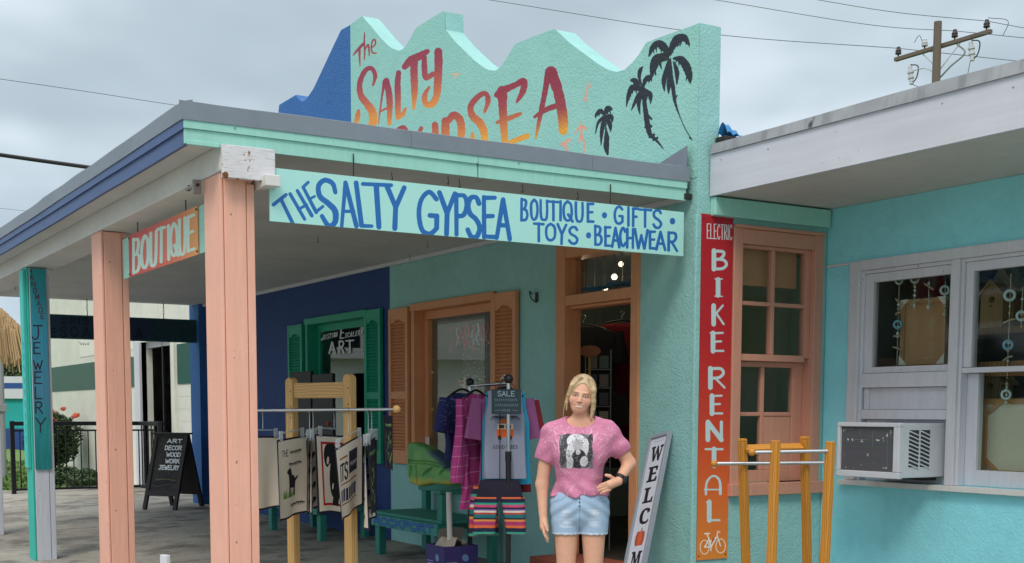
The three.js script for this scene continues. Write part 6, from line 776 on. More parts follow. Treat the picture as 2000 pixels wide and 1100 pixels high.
{
  const base = atDepth(993, 805, 9.0), yb = fy(base.z); const far = atDepth(918, 805, 10.0); const o = thing('clothes_rail', 'black and chrome clothes rail with a rolling base in front of the orange shuttered window', 'clothes rail', [base.x, yb, base.z]); const D = [far.x - base.x, 0, far.z - base.z]; const ytop = 1.675 - yb;
  mesh('upright', rod([0, .1, 0], [0, 1.13 - yb, 0], .019), M.black, o); mesh('upper_tube', rod([0, 1.13 - yb, 0], [0, ytop, 0], .013), M.chrome, o); mesh('sleeve', rod([0, 1.10 - yb, 0], [0, 1.17 - yb, 0], .023), M.black, o); mesh('cap', ball(0, ytop + .01, 0, .034), M.black, o);
  mesh('upright', rod([D[0], .1, D[2]], [D[0], 1.13 - yb, D[2]], .019), M.black, o); mesh('upper_tube', rod([D[0], 1.13 - yb, D[2]], [D[0], ytop, D[2]], .013), M.chrome, o); mesh('cap', ball(D[0], ytop + .01, D[2], .034), M.black, o); mesh('rail', rod([0, ytop - .02, 0], [D[0], ytop - .02, D[2]], .013), M.chrome, o); mesh('base_bar', rod([0, .1, 0], [D[0], .1, D[2]], .016), M.black, o);
  for (const p of [[0, 0], [D[0], D[2]]]) { mesh('base_bar', rod([p[0] + D[2] * -.22, .1, p[1] + D[0] * .22], [p[0] + D[2] * .22, .1, p[1] - D[0] * .22], .016), M.black, o); for (const s of [-1, 1]) { const x = p[0] + D[2] * .22 * s, z = p[1] - D[0] * .22 * s; mesh('castor', rod([x - .012, .03, z], [x + .012, .03, z], .03), M.black, o); mesh('castor_stem', rod([x, .03, z], [x, .1, z], .008), M.iron, o); } }
  const fc = facing(base);
  const spot = (u, v, d) => atDepth(u, v, d);
  const tankTex = canvasTex(512, 700, (c, w, h) => { c.fillStyle = 'rgb(138,144,166)'; c.fillRect(0, 0, w, h); for (let i = 0; i < 500; i++) { c.globalAlpha = .06; c.fillStyle = R() < .5 ? '#fff' : '#667'; c.fillRect(R() * w, R() * h, 1 + R() * 2, 10 + R() * 40); } c.globalAlpha = 1; c.fillStyle = 'rgb(40,36,40)'; c.font = 'bold 40px serif'; c.textAlign = 'center'; for (let q = 0; q < 5; q++) c.fillRect(205 + q * 24, 196 + 4 * R(), 15, 26); c.strokeStyle = 'rgb(44,44,46)'; c.lineWidth = 7; for (const x of [170, 350]) for (let k = 0; k < 7; k++) { c.beginPath(); c.moveTo(x, 215); c.quadraticCurveTo(x + (k - 3) * 16, 185, x + (k - 3) * 24, 232); c.stroke(); } c.fillStyle = 'rgb(206,96,44)'; c.fillRect(165, 300, 190, 70); c.fillStyle = 'rgb(224,200,176)'; c.fillRect(170, 262, 180, 42); c.fillStyle = 'rgb(206,96,44)'; c.beginPath(); c.ellipse(262, 258, 62, 34, 0, Math.PI, 0); c.fill(); c.fillStyle = 'rgb(60,64,70)'; c.fillRect(190, 270, 60, 28); c.fillRect(268, 270, 60, 28); c.fillStyle = 'rgb(46,40,40)'; for (const x of [200, 318]) { c.beginPath(); c.arc(x, 372, 20, 0, 7); c.fill(); } c.fillStyle = 'rgb(40,36,40)'; c.font = 'bold 44px serif'; c.fillText('GOOD VIBES', 262, 462); });
  const tank = () => merge([loft([[0, -.15, -.08, .012], [-.09, -.15, -.07, .018], [-.16, -.165, -.005, .028]], 0, 1), loft([[0, .08, .15, .012], [-.09, .07, .15, .018], [-.16, .005, .165, .028]], 0, 1), loft([[-.15, -.165, .165, .03], [-.2, -.175, .175, .034], [-.35, -.18, .18, .04], [-.63, -.195, .195, .045]], .014, 3)]);
  const hangAt = (name, label, cat, u, v, d, turn, geo, mat, w, grp) => { const p = spot(u, v, d); const t = thing(name, label, cat, p.toArray(), turn, grp); mesh('fabric', geo, mat, t); if (w) hanger(t, w, 0); return t; };
  const grp = 'clothes hanging on the rail';
  // planar uv so the print sits on the front
  const tg = tank(); { const p = tg.attributes.position, u = tg.attributes.uv; for (let i = 0; i < p.count; i++) u.setXY(i, (p.getX(i) + .2) / .4, (p.getY(i) + .63) / .63); }
  hangAt('tank_top', 'grey tank top printed with an orange camper van at the front of the rail', 'tank top', 986, 764, 9.10, fc, tg.scale(.82, 1, 1), cloth(sr(255, 255, 255), { map: tankTex }), .29, grp);
  hangAt('tank_top', 'bright cyan top hanging just behind the grey tank top', 'top', 988, 767, 9.20, fc + .15, (() => { const g = tank(); g.scale(.98, 1.06, 1); return g; })(), cloth(sr(50, 160, 200)), .3, grp);
  hangAt('tee_shirt', 'mauve short sleeved shirt behind the cyan top', 'shirt', 982, 768, 9.30, fc + .1, shirtGeo(.34, .66, .30, 5), cloth(sr(160, 92, 146)), .32, grp);
  hangAt('tee_shirt', 'dark red shirt behind the mauve shirt', 'shirt', 992, 772, 9.40, fc - .1, shirtGeo(.34, .72, .22, 6), cloth(sr(140, 36, 48)), .32, grp);
  const plaid = canvasTex(256, 512, (c, w, h) => { c.fillStyle = 'rgb(178,62,132)'; c.fillRect(0, 0, w, h); for (let i = 0; i < 300; i++) { c.globalAlpha = .1; c.fillStyle = R() < .5 ? '#d87ab4' : '#7a2660'; c.fillRect(R() * w, R() * h, 20 * R(), 60 * R()); } c.globalAlpha = .75; c.strokeStyle = 'rgb(232,196,220)'; c.lineWidth = 3; for (let y = 30; y < h; y += 62) { c.beginPath(); c.moveTo(0, y + 14); c.lineTo(w, y - 10); c.stroke(); } for (let x = 30; x < w; x += 80) { c.beginPath(); c.moveTo(x, 0); c.lineTo(x + 8, h); c.stroke(); } c.globalAlpha = 1; });
  hangAt('long_shirt', 'long magenta shirt with pale check lines hanging at an angle', 'shirt', 930, 770, 9.52, fc + 1.05, shirtGeo(.40, .86, .62, 7, 1), cloth(sr(255, 255, 255), { map: plaid }), .38, grp);
  const navyP = canvasTex(256, 512, (c, w, h) => { c.fillStyle = 'rgb(40,48,100)'; c.fillRect(0, 0, w, h); for (let i = 0; i < 90; i++) { c.globalAlpha = .6; c.strokeStyle = ['#7f96d0', '#aebfe6', '#1c2452'][i % 3]; c.lineWidth = 4; c.beginPath(); const x = R() * w, y = R() * h; c.moveTo(x, y); c.quadraticCurveTo(x + 20, y - 20, x + 34, y + 10); c.stroke(); } c.globalAlpha = 1; });
  hangAt('printed_blouse', 'navy blouse with pale blue print at the far end of the rail', 'blouse', 903, 768, 9.75, fc + .9, shirtGeo(.40, .52, .26, 9), cloth(sr(255, 255, 255), { map: navyP }), .38, grp);
  const serape = canvasTex(256, 512, (c, w, h) => { const cols = ['#d86a3c', '#1f2440', '#2f9a86', '#c94a7a', '#20202c', '#7a5aa8', '#d8d0c4', '#b83a34', '#1d6f78', '#262636', '#d98a4a', '#a8346a']; let y = 0, i = 0; while (y < h) { const k = 20 + R() * 34; c.fillStyle = cols[i++ % cols.length]; c.fillRect(0, y, w, k + 1); y += k; } c.globalAlpha = .2; for (let j = 0; j < 400; j++) { c.fillStyle = R() < .5 ? '#000' : '#fff'; c.fillRect(R() * w, R() * h, 3 + R() * 10, 1); } c.globalAlpha = 1; });
  const sh = spot(976, 938, 9.05); const shorts = thing('striped_shorts', 'navy waisted shorts with multicoloured stripes hanging under the grey tank top', 'shorts', sh.toArray(), fc, grp); mesh('waistband', loft([[0, -.14, .14, .02], [-.06, -.155, .155, .03], [-.13, -.17, .17, .035]], .006, 2), cloth(sr(34, 32, 52)), shorts); for (const s of [-1, 1]) mesh('leg', loft([[-.12, s < 0 ? -.18 : .0, s < 0 ? .0 : .18, .035], [-.2, s < 0 ? -.185 : .02, s < 0 ? -.02 : .185, .04], [-.385, s < 0 ? -.195 : .045, s < 0 ? -.03 : .19, .045]], .012, s), cloth(sr(255, 255, 255), { map: serape }), shorts); mesh('strap', rod([0, -.02, -.01], [0, .5, -.03], .003), M.black, shorts);
  const wov = spot(940, 950, 9.2); const skirt = thing('striped_skirt', 'multicoloured striped skirt hanging behind the striped shorts', 'skirt', wov.toArray(), fc + .3, grp); mesh('fabric', loft([[0, -.06, .1, .02], [-.1, -.08, .12, .03], [-.36, -.1, .13, .04]], .012, 4), cloth(sr(255, 255, 255), { map: serape }), skirt); mesh('strap', rod([0, 0, 0], [0, .6, 0], .003), M.black, skirt);
  // sale placard hooked on the cap
  const sp = spot(989, 784, 8.95); const sg = thing('sale_placard', 'small chalk placard lettered SALE hooked on top of the clothes rail', 'placard', sp.toArray(), fc); const st = canvasTex(300, 256, (c, w, h) => { c.fillStyle = 'rgb(40,58,68)'; c.fillRect(0, 0, w, h); const hf = Object.assign(Object.create(Face.prototype), { c, W: w, H: h, px: false, jit: .2 }); hf.word('SALE', 60, 18, 235, 70, 7, 'rgb(150,172,176)', 0, .25); for (const [x0, x1, y] of [[30, 270, 112], [40, 262, 168], [112, 200, 222]]) for (let x = x0; x < x1; x += 22) { c.strokeStyle = 'rgb(104,130,136)'; c.lineWidth = 4; c.beginPath(); c.moveTo(x, y + 12); c.lineTo(x + 6 * R(), y - 14); c.lineTo(x + 12, y + 12 * R()); c.stroke(); } c.strokeStyle = 'rgb(110,136,142)'; c.lineWidth = 4; c.beginPath(); c.moveTo(30, 222); c.lineTo(95, 218); c.moveTo(212, 218); c.lineTo(272, 224); c.stroke(); });
  mesh('slate', box(-.105, .105, -.09, .085, -.008, -.001, .004), M.black, sg); mesh('chalk_face', quad([-.103, -.088, .0005], [.103, -.088, .0005], [.103, .083, .0005], [-.103, .083, .0005]), new THREE.MeshStandardMaterial({ map: st, roughness: .8 }), sg); mesh('cord', tube([[-.07, .08, -.004], [0, .17, -.02], [.07, .08, -.004]], .003, 12, 5), M.black, sg);
  // heap of folded clothes on the base
  const cols = [sr(70, 60, 140), sr(190, 70, 120), sr(40, 60, 120), sr(120, 70, 140)]; const hb = base.clone().lerp(far, .35); cols.forEach((k, i) => { const t = thing('folded_garment', ['violet', 'pink', 'dark blue', 'purple'][i] + ' garment heaped on the base of the clothes rail', 'clothes', [hb.x + (i - 1.5) * .08, yb + .105 + i * .035, hb.z + (i % 2) * .06], i * .7); mesh('fabric', sheet(18, 14, (s, q) => [(s - .5) * .52, .02 + .035 * Math.sin(s * Math.PI) * Math.sin(q * Math.PI) + .014 * Math.sin(s * 17 + i) * Math.sin(q * 11), (.5 - q) * .4], .02), cloth(k), t); });
}
// ---- teal benches
function bench(x0, x1, label, text, backH) {
  const zA = -5.17, zB = -5.74, yf = fy(-5.4), xc = (x0 + x1) / 2; const o = thing('wooden_bench', label, 'bench', [xc, yf, -5.45], 0, 'teal benches along the wall'); const L = (a, b, c, d, e, f, n, r = .006) => mesh(n, box(a - xc, b - xc, c - yf, d - yf, e + 5.45, f + 5.45, r), M.tealWood, o);
  for (let k = 0; k < 4; k++) L(x0 - .02, x1 + .02, .475, .505, zA - .03 - k * .137 - .13, zA - .03 - k * .137 + .0 + .002, 'seat_plank'); const apr = L(x0 + .0, x1, .365, .474, zA - .045, zA - .005, 'apron'); L(x0 + .02, x1 - .02, .38, .474, zB + .02, zB + .05, 'rear_apron');
  for (const x of [x0, x1 - .095]) { L(x, x + .095, yf, text && x > x0 ? .735 : .364, zA - .12, zA - .046, 'leg'); L(x, x + .095, yf, backH, zB - .04, zB + .02, 'leg'); }
  if (text) { L(x1 - .11, x1 + .015, .736, .765, zB - .04, zA - .02, 'arm_rest'); L(x0 - .02, x1 + .0, backH - .09, backH, zB + .021, zB + .045, 'back_rail'); L((x0 + x1) / 2 - .35, (x0 + x1) / 2 - .25, .5, backH - .01, zB - .004, zB + .02, 'back_upright');
    const W = 900, H = 78; const t = canvasTex(W, H, (c) => { c.fillStyle = 'rgb(60,148,136)'; c.fillRect(0, 0, W, H); const hf = Object.assign(Object.create(Face.prototype), { c, W, H, px: false, jit: .08 }); hf.word(text, W * .05, 14, W * .95, 64, 22, 'rgb(16,30,84)', 0, .2); hf.word(text, W * .05, 14, W * .95, 64, 13, 'rgb(30,112,190)', 0, .2); }); mesh('lettered_face', quad([x0 + .01 - xc, .369 - yf, zA + 5.45 - .0015], [x1 - .01 - xc, .369 - yf, zA + 5.45 - .0015], [x1 - .01 - xc, .470 - yf, zA + 5.45 - .0015], [x0 + .01 - xc, .470 - yf, zA + 5.45 - .0015]), new THREE.MeshStandardMaterial({ map: t, roughness: .6 }), apr); }
  return o;
}
bench(-11.02, -9.66, 'teal wooden bench lettered ROCKPORT with an arm rest against the mint wall', 'ROCKPORT', 0.78);
bench(-13.88, -12.36, 'low teal bench of small goods under the green shuttered window', '', 0.47);
// ---- carved fish on the bench arm
{
  const Z0 = -5.42, poly = [[370, 145], [400, 135], [470, 160], [560, 205], [640, 270], [690, 335], [740, 352], [830, 315], [838, 400], [830, 480], [700, 492], [560, 480], [460, 500], [385, 475], [366, 400], [362, 250]].map(([x, y]) => { const p = onZ(Z0, 720 + x / 4.23, 840 + y / 4.23); return [p.x, p.y]; }); const cx = -10.0, cy = Math.min(...poly.map((p) => p[1]));
  const pts = poly.map(([x, y]) => [x - cx, y - cy]); const sd = (x, y) => { let d = 1e9, s = 1; for (let i = 0, j = pts.length - 1; i < pts.length; j = i++) { const [ax, ay] = pts[i], [bx, by] = pts[j], ex = bx - ax, ey = by - ay, wx = x - ax, wy = y - ay, t = clamp((wx * ex + wy * ey) / (ex * ex + ey * ey)); d = Math.min(d, Math.hypot(wx - ex * t, wy - ey * t)); const c1 = y >= ay, c2 = y < by, c3 = ex * wy > ey * wx; if ((c1 && c2 && c3) || (!c1 && !c2 && !c3)) s = -s; } return s * d; };
  const seg = (x, y, a, b) => { const ex = b[0] - a[0], ey = b[1] - a[1], t = clamp(((x - a[0]) * ex + (y - a[1]) * ey) / (ex * ex + ey * ey)); return Math.hypot(x - a[0] - ex * t, y - a[1] - ey * t); };
  const T = (x, y) => { const p = onZ(Z0, 720 + x / 4.23, 840 + y / 4.23); return [p.x - cx, p.y - cy]; }; const grooves = [[T(375, 295), T(560, 310)], [T(560, 310), T(640, 330)], [T(500, 410), T(570, 355)], [T(440, 340), T(450, 470)], [T(400, 340), T(390, 420)], [T(690, 350), T(640, 400)]];
  const f = (x, y, z) => { const d2 = sd(x, y) + .03, q = [Math.max(d2, 0), Math.max(Math.abs(z) - .035, 0)]; let d = Math.min(Math.max(d2, Math.abs(z) - .035), 0) + Math.hypot(q[0], q[1]) - .03; let g = 1; for (const [a, b] of grooves) g = Math.min(g, seg(x, y, a, b)); d += .022 * (1 - sstep(.003, .022, g)); return d; };
  const g1 = lin(112, 176, 92), g2 = lin(82, 148, 84), ye = lin(200, 184, 66), bl = lin(46, 78, 98);
  const geo = sdfMesh(f, [-.62, -.08, -.1], [.72, .56, .1], .009, (x, y, z) => { const n = vnoise(x * 14, y * 14, 0, 4), e = sd(x, y); let c = [0, 1, 2].map((k) => mix(g2[k], g1[k], n)); const yl = sstep(.10, .03, y + .03 * (n - .5)); c = c.map((v, k) => mix(v, ye[k], yl * .85)); const ridge = sstep(-.06, -.03, e) * sstep(-.25, -.1, x) * sstep(.12, .2, y); return c.map((v, k) => mix(v, bl[k], ridge)); });
  const o = thing('carved_fish', 'green carved wooden fish with a yellow belly on the bench arm', 'carving', [cx, Math.max(cy, .765), Z0 ]); mesh('body', geo, new THREE.MeshStandardMaterial({ vertexColors: true, roughness: .55 }), o);
}
// ---- violet box with rolled goods
{
  const p = atDepth(882, 805, 9.9), yf = fy(p.z); const o = thing('cardboard_box', 'dark violet cardboard box of odds and ends beside the bench', 'box', [p.x, yf, p.z], facing(p) + .5); const t = canvasTex(400, 320, (c, w, h) => { c.fillStyle = 'rgb(58,50,112)'; c.fillRect(0, 0, w, h); for (let i = 0; i < 60; i++) { c.globalAlpha = .1; c.fillStyle = R() < .5 ? '#8a80c0' : '#201a48'; c.fillRect(R() * w, R() * h, 60 * R(), 14 * R()); } c.globalAlpha = .9; c.strokeStyle = 'rgb(190,196,220)'; c.lineWidth = 4; c.strokeRect(20, 120, 130, 90); const hf = Object.assign(Object.create(Face.prototype), { c, W: w, H: h, px: false, jit: .1 }); hf.word('ES', 50, 140, 130, 195, 9, 'rgb(206,210,228)', 0, .2); c.fillStyle = 'rgb(110,150,200)'; c.beginPath(); c.ellipse(250, 90, 40, 26, .2, 0, 7); c.fill(); c.beginPath(); c.ellipse(270, 170, 26, 34, .2, 0, 7); c.fill(); });
  const bm = new THREE.MeshStandardMaterial({ map: t, roughness: .7 }); const s = .15, h = .34; const side = (n, a, b) => mesh(n, (() => { const g = new THREE.BoxGeometry(b[0] - a[0] || .005, h, b[1] - a[1] || .005); g.translate((a[0] + b[0]) / 2, h / 2, (a[1] + b[1]) / 2); return g; })(), bm, o); side('box_side', [-s, s], [s, s]); side('box_side', [-s, -s], [s, -s]); side('box_side', [-s, -s], [-s, s]); side('box_side', [s, -s], [s, s]); mesh('box_floor', box(-s, s, 0, .006, -s, s), bm, o);
  mesh('flap', (() => { const g = new THREE.BoxGeometry(.22, .12, .005); g.translate(0, .06, 0); g.rotateX(.3); g.translate(.06, h, -s); return g; })(), cloth(sr(150, 146, 138)), o);
  const pp = thing('plastic_pipe', 'white plastic pipe standing up out of the violet box', 'pipe', [p.x - .02, yf + .03, p.z]); mesh('pipe', (() => { const pts = [[.022, 0], [.022, .72], [.017, .72], [.017, 0]]; const g = new THREE.LatheGeometry(pts.map((q) => new THREE.Vector2(...q)), 18); g.rotateZ(.04); return g; })(), new THREE.MeshStandardMaterial({ color: sr(214, 214, 210), roughness: .4 }), pp);
  tag(mesh('crumpled_paper', sheet(16, 12, (a, b) => [p.x - .13 + .26 * a, yf + .30 + .11 * Math.sin(b * 3.1) * (.5 + .5 * hash2((a * 8) | 0, (b * 6) | 0, 9)), p.z + .1 - .2 * b], .003), cloth(sr(190, 182, 166))), 'crumpled brown paper spilling out of the violet box', 'paper');
}
// ---- goods on the low bench by the art window: two dark cases, small jars
{
  const yb = 0.507; const dk = new THREE.MeshStandardMaterial({ color: sr(24, 24, 30), roughness: .6 });
  [[-13.72, .62, 'wide'], [-13.08, .56, 'second']].forEach(([x, w, n]) => { const t = thing('trinket_display', n === 'wide' ? 'black display panel of trinkets on the bench beside the far green shutter' : 'black display panel of trinkets in front of the art window', 'display', [x, yb, -5.58], 0, 'black display panels on the low bench'); mesh('panel', box(-w / 2, w / 2, 0, 1.36 + (n === 'wide' ? .04 : 0), -.02, .02, .006), dk, t); mesh('foot', box(-w / 2, w / 2, 0, .02, -.12, .12, .004), dk, t); for (let i = 0; i < 10; i++) mesh('trinket', ball(-w / 2 + .08 + (w - .16) * R(), .15 + .7 * R(), .026, .016 + .01 * R()), paint([sr(190, 60, 60), sr(190, 200, 190), sr(80, 150, 150), sr(210, 190, 120)][i % 4], { map: null }), t); });
  const tray = thing('wooden_tray', 'orange brown wooden tray of jars on the low bench', 'tray', [-13.0, yb, -5.30]); mesh('tray_board', box(-.42, .42, 0, .02, -.1, .1, .003), M.pine, tray); mesh('tray_rim', box(-.42, .42, .02, .07, .085, .1, .003), M.orangeTrim, tray); mesh('tray_rim', box(-.42, .42, .02, .07, -.1, -.085, .003), M.orangeTrim, tray);
  for (let i = 0; i < 5; i++) { const j = thing('craft_jar', ['red', 'cream', 'green', 'grey', 'dark'][i] + ' craft jar standing in the wooden tray', 'jar', [-13.32 + i * .16, yb + .021, -5.30], 0, 'jars in the tray'); const g = new THREE.LatheGeometry([[0, 0], [.04, 0], [.046, .03], [.046, .09], [.03, .12], [.034, .14], [0, .14]].map((p) => new THREE.Vector2(...p)), 16); mesh('jar_body', g, new THREE.MeshStandardMaterial({ color: [sr(180, 50, 46), sr(206, 200, 180), sr(70, 120, 70), sr(150, 156, 150), sr(60, 60, 70)][i], roughness: .3 }), j); }
}
// ---- things taped or hung inside the shop windows
{
  const zz = ZF - .30; const ribs = [sr(198, 92, 80), sr(60, 150, 160), sr(190, 200, 206), sr(210, 120, 100)];
  for (let i = 0; i < 22; i++) { const x = -11.2 + i * .06, col = i < 14 ? (i % 4 === 1 ? 2 : 0) : 1; const L = i < 14 ? .18 + .1 * R() : .7 + .4 * R(); const t = thing('streamer', i < 14 ? 'coral streamer hanging in the orange framed shop window' : 'teal streamer hanging in the orange framed shop window', 'streamer', [x, 2.30 - L, zz - .04 * (i % 3)], 0, i < 14 ? 'coral streamers in the window' : 'teal streamers in the window'); mesh('ribbon', sheet(2, 14, (s, q) => [.03 * (s - .5) + .006 * Math.sin(q * 5 + i * 2.3) + .02 * (hash2(i, 3, 5) - .5) * q, q * L, .012 * Math.sin(q * 8 + i * 2)], .001), new THREE.MeshStandardMaterial({ color: ribs[col], roughness: .6, side: THREE.DoubleSide }), t); }
  for (let i = 0; i < 16; i++) { const L = .5 + .5 * R(); const t = thing('bead_string', 'string of clear beads hanging in the orange framed shop window', 'beads', [-10.85 + i * .045, 2.2 - L, zz + .05], 0, 'bead strings in the window'); mesh('string', rod([0, 0, 0], [0, L, 0], .0022), M.clearPlastic, t); const bs = []; for (let y = .02 * R(); y < L; y += .03 + .09 * R()) bs.push(ball(.006 * (R() - .5), y, 0, .004 + .005 * R())); mesh('bead', merge(bs), new THREE.MeshStandardMaterial({ color: sr(196, 214, 214), roughness: .15 }), t).userData.kind = 'stuff'; }
  const sf = new THREE.MeshStandardMaterial({ color: sr(196, 196, 176), roughness: .8 }); [[838, 728], [865, 790], [838, 800], [905, 748]].forEach(([u, v], i) => { const p = onZ(ZF - .13, u, v); const t = thing('shell_ornament', ['pale flower ornament high by the window jamb', 'pinkish ornament low in the orange framed window', 'yellowish ornament low by the window jamb', 'pale ornament under the bead strings'][i], 'ornament', p.toArray()); const s = new THREE.Shape(); for (let k = 0; k <= 30; k++) { const a = k / 30 * 6.283, r = .055 * (.65 + .35 * Math.cos(a * 5)); k ? s.lineTo(r * Math.cos(a), r * Math.sin(a)) : s.moveTo(r, 0); } mesh('petals', new THREE.ExtrudeGeometry(s, { depth: .008, bevelEnabled: true, bevelSize: .004, bevelThickness: .004, bevelSegments: 1 }).rotateY(.6), [sf, new THREE.MeshStandardMaterial({ color: sr(206, 150, 150), roughness: .8 }), new THREE.MeshStandardMaterial({ color: sr(186, 176, 110), roughness: .8 }), sf][i], t); mesh('centre', ball(0, 0, .01, .014), M.orangeTrim, t); });
  // art lettering painted on the green framed pane
  const F = new Face('z', ZF - .126, -14.06, -12.62, 1.95, 2.385, 380); const c = F.c; F.tri = []; F.jit = .2; const ink = 'rgb(196,206,206)'; const P = (x, y, w) => [560 + x / 4.073, 590 + y / 4.073, w / 4.073]; F.letter('C', ...P(262, 222).slice(0, 2), ...P(286, 305).slice(0, 2), 2.4, ink, -.1, .1); 'RISTINA'.split('').forEach((ch, i) => F.letter(ch, 560 + (292 + i * 17) / 4.073, 590 + (262 - i * 4) / 4.073, 560 + (303 + i * 17) / 4.073, 590 + (300 - i * 4) / 4.073, 1.3, ink, -.1, .2)); F.letter('E', 560 + 428 / 4.073, 590 + 205 / 4.073, 560 + 456 / 4.073, 590 + 290 / 4.073, 2.4, ink, -.1, .1); 'SCALERA'.split('').forEach((ch, i) => F.letter(ch, 560 + (468 + i * 21) / 4.073, 590 + (246 - i * 4) / 4.073, 560 + (481 + i * 21) / 4.073, 590 + (284 - i * 4) / 4.073, 1.3, ink, -.1, .2)); [['A', 342, 320, 388, 408], ['R', 418, 312, 458, 404], ['T', 476, 306, 536, 402]].forEach(([ch, a, b, d, e]) => F.letter(ch, 560 + a / 4.073, 590 + b / 4.073, 560 + d / 4.073, 590 + e / 4.073, 3.2, ink, -.08));
  const lg = new THREE.BufferGeometry(); lg.setAttribute('position', new THREE.Float32BufferAttribute(F.tri, 3)); lg.computeVertexNormals();
  tag(mesh('window_lettering', lg, new THREE.MeshStandardMaterial({ color: sr(206, 214, 214), roughness: .6, side: THREE.DoubleSide })), 'pale artist name lettering painted on the green framed window', 'lettering');
  // stock seen through the door
  const stock = [['black', sr(26, 26, 30), 1140, 640, 8.9 + 2.6, .62, .95], ['red', sr(120, 18, 30), 1215, 632, 8.9 + 2.8, .62, 1.15], ['charcoal', sr(36, 38, 48), 1178, 660, 12.0, .5, .9], ['faded black', sr(44, 40, 40), 1160, 760, 11.2, .5, .7]];
  stock.forEach(([n, col, u, v, d, w, h], i) => { const p = atDepth(u, v, d); const t = thing('stock_shirt', n + ' shirt hanging inside the shop doorway', 'shirt', [p.x, p.y, p.z], facing(p) + (i % 2 ? .2 : -.15), 'shirts inside the doorway'); mesh('fabric', shirtGeo(w, h, .28, 20 + i), cloth(col), t); hanger(t, w * .9, 0); mesh('rail_cord', rod([0, .1, 0], [0, 3.01 - p.y, 0], .004), M.iron, t); });
  const hp = atDepth(1152, 686, 10.9); const hat = thing('oval_wood_sign', 'small oval wooden plaque inside the shop doorway', 'plaque', hp.toArray(), facing(hp)); mesh('plaque', (() => { const g = new THREE.CylinderGeometry(.095, .095, .02, 28); g.rotateX(1.571); g.scale(1, .52, 1); return g.toNonIndexed(); })(), new THREE.MeshStandardMaterial({ color: sr(170, 104, 62), roughness: .6 }), hat); mesh('stand_rod', rod([0, -.04, -.012], [0, .26 - hp.y, -.012], .012), M.pine, hat);
  const rk = atDepth(1168, 780, 11.0); const dr = thing('card_rack', 'tall wire rack of cards and bracelets inside the shop doorway', 'rack', [rk.x, .24, rk.z], facing(rk)); for (const x of [-.11, .11]) mesh('wire_upright', rod([x, 0, 0], [x, 1.75, 0], .006), M.grey, dr); for (let k = 0; k < 9; k++) { mesh('wire_shelf', rod([-.11, .3 + k * .16, .02], [.11, .3 + k * .16, .02], .004), M.grey, dr); for (let q = 0; q < 2; q++) mesh('card', box(-.09 + q * .1, -.01 + q * .1, .31 + k * .16, .42 + k * .16, .0, .006), paint([sr(120, 112, 100), sr(90, 110, 104), sr(150, 140, 120), sr(70, 70, 80)][(k + q) % 4], { map: null }), dr); }
  // lit bulbs over the counter, seen through the transom, with a strip of blue cloth
  [[1128, 553, 11.0], [1200, 541, 11.6], [1182, 564, 12.0], [1213, 516, 12.3]].forEach(([u, v, d], i) => { const p = atDepth(u, v, d); p.y = Math.min(p.y, 2.96); const t = thing('bare_bulb', ['bright bare bulb at the left of the transom glass', 'bright bare bulb at the right of the transom glass', 'small bare bulb low in the transom glass', 'dim bare bulb high in the transom glass'][i], 'lamp', p.toArray(), 0, 'lit bulbs inside the shop'); const k = [1, .9, .45, .35][i]; mesh('bulb', ball(0, 0, 0, .026), new THREE.MeshStandardMaterial({ color: 0xffffff, emissive: sr(255, 236, 200), emissiveIntensity: 6 * k, roughness: .4 }), t); mesh('cord', rod([0, .022, 0], [0, 3.015 - p.y, 0], .005), M.black, t); const L = new THREE.PointLight(0xffe6c2, 0.18 * k, 0, 2); L.castShadow = true; L.position.set(0, 0, 0); t.add(L); });
  const bp = atDepth(1185, 556, 10.9); tag(mesh('blue_banner', sheet(20, 4, (s, q) => { const a = atDepth(1130 + 118 * s, 574 - 22 * s - 10 * q, 10.9); return [a.x, a.y + .01 * Math.sin(s * 14), a.z + .02 * Math.sin(s * 22 + q * 3)]; }, .003), cloth(sr(20, 110, 150))), 'strip of blue cloth draped inside above the shop door', 'banner'); void bp;
}
// ---- odd bits
{
  const p = atDepth(322, 1084, 6.6); const o = thing('white_stake', 'white painted stake standing in front of the salmon posts', 'stake', [p.x, -.045, p.z], .5); mesh('stake', box(-.026, .026, 0, p.y + .045, -.012, .012, .003), M.white, o); mesh('foot_plate', box(-.08, .08, 0, .02, -.06, .06, .004), M.white, o);
  const b = onZ(ZF + .012, 1047, 578); const br = thing('wall_bracket', 'small rusty plant bracket on the mint wall beside the door', 'bracket', [b.x, b.y, ZF + .003]); mesh('plate', box(-.02, .02, -.05, .03, 0, .008, .003), M.iron, br); mesh('scroll', tube([[-.06, .02, .01], [-.02, .035, .06], [.03, .01, .09], [.0, -.03, .05], [.03, -.06, .02]], .006, 20, 6), M.iron, br);
}
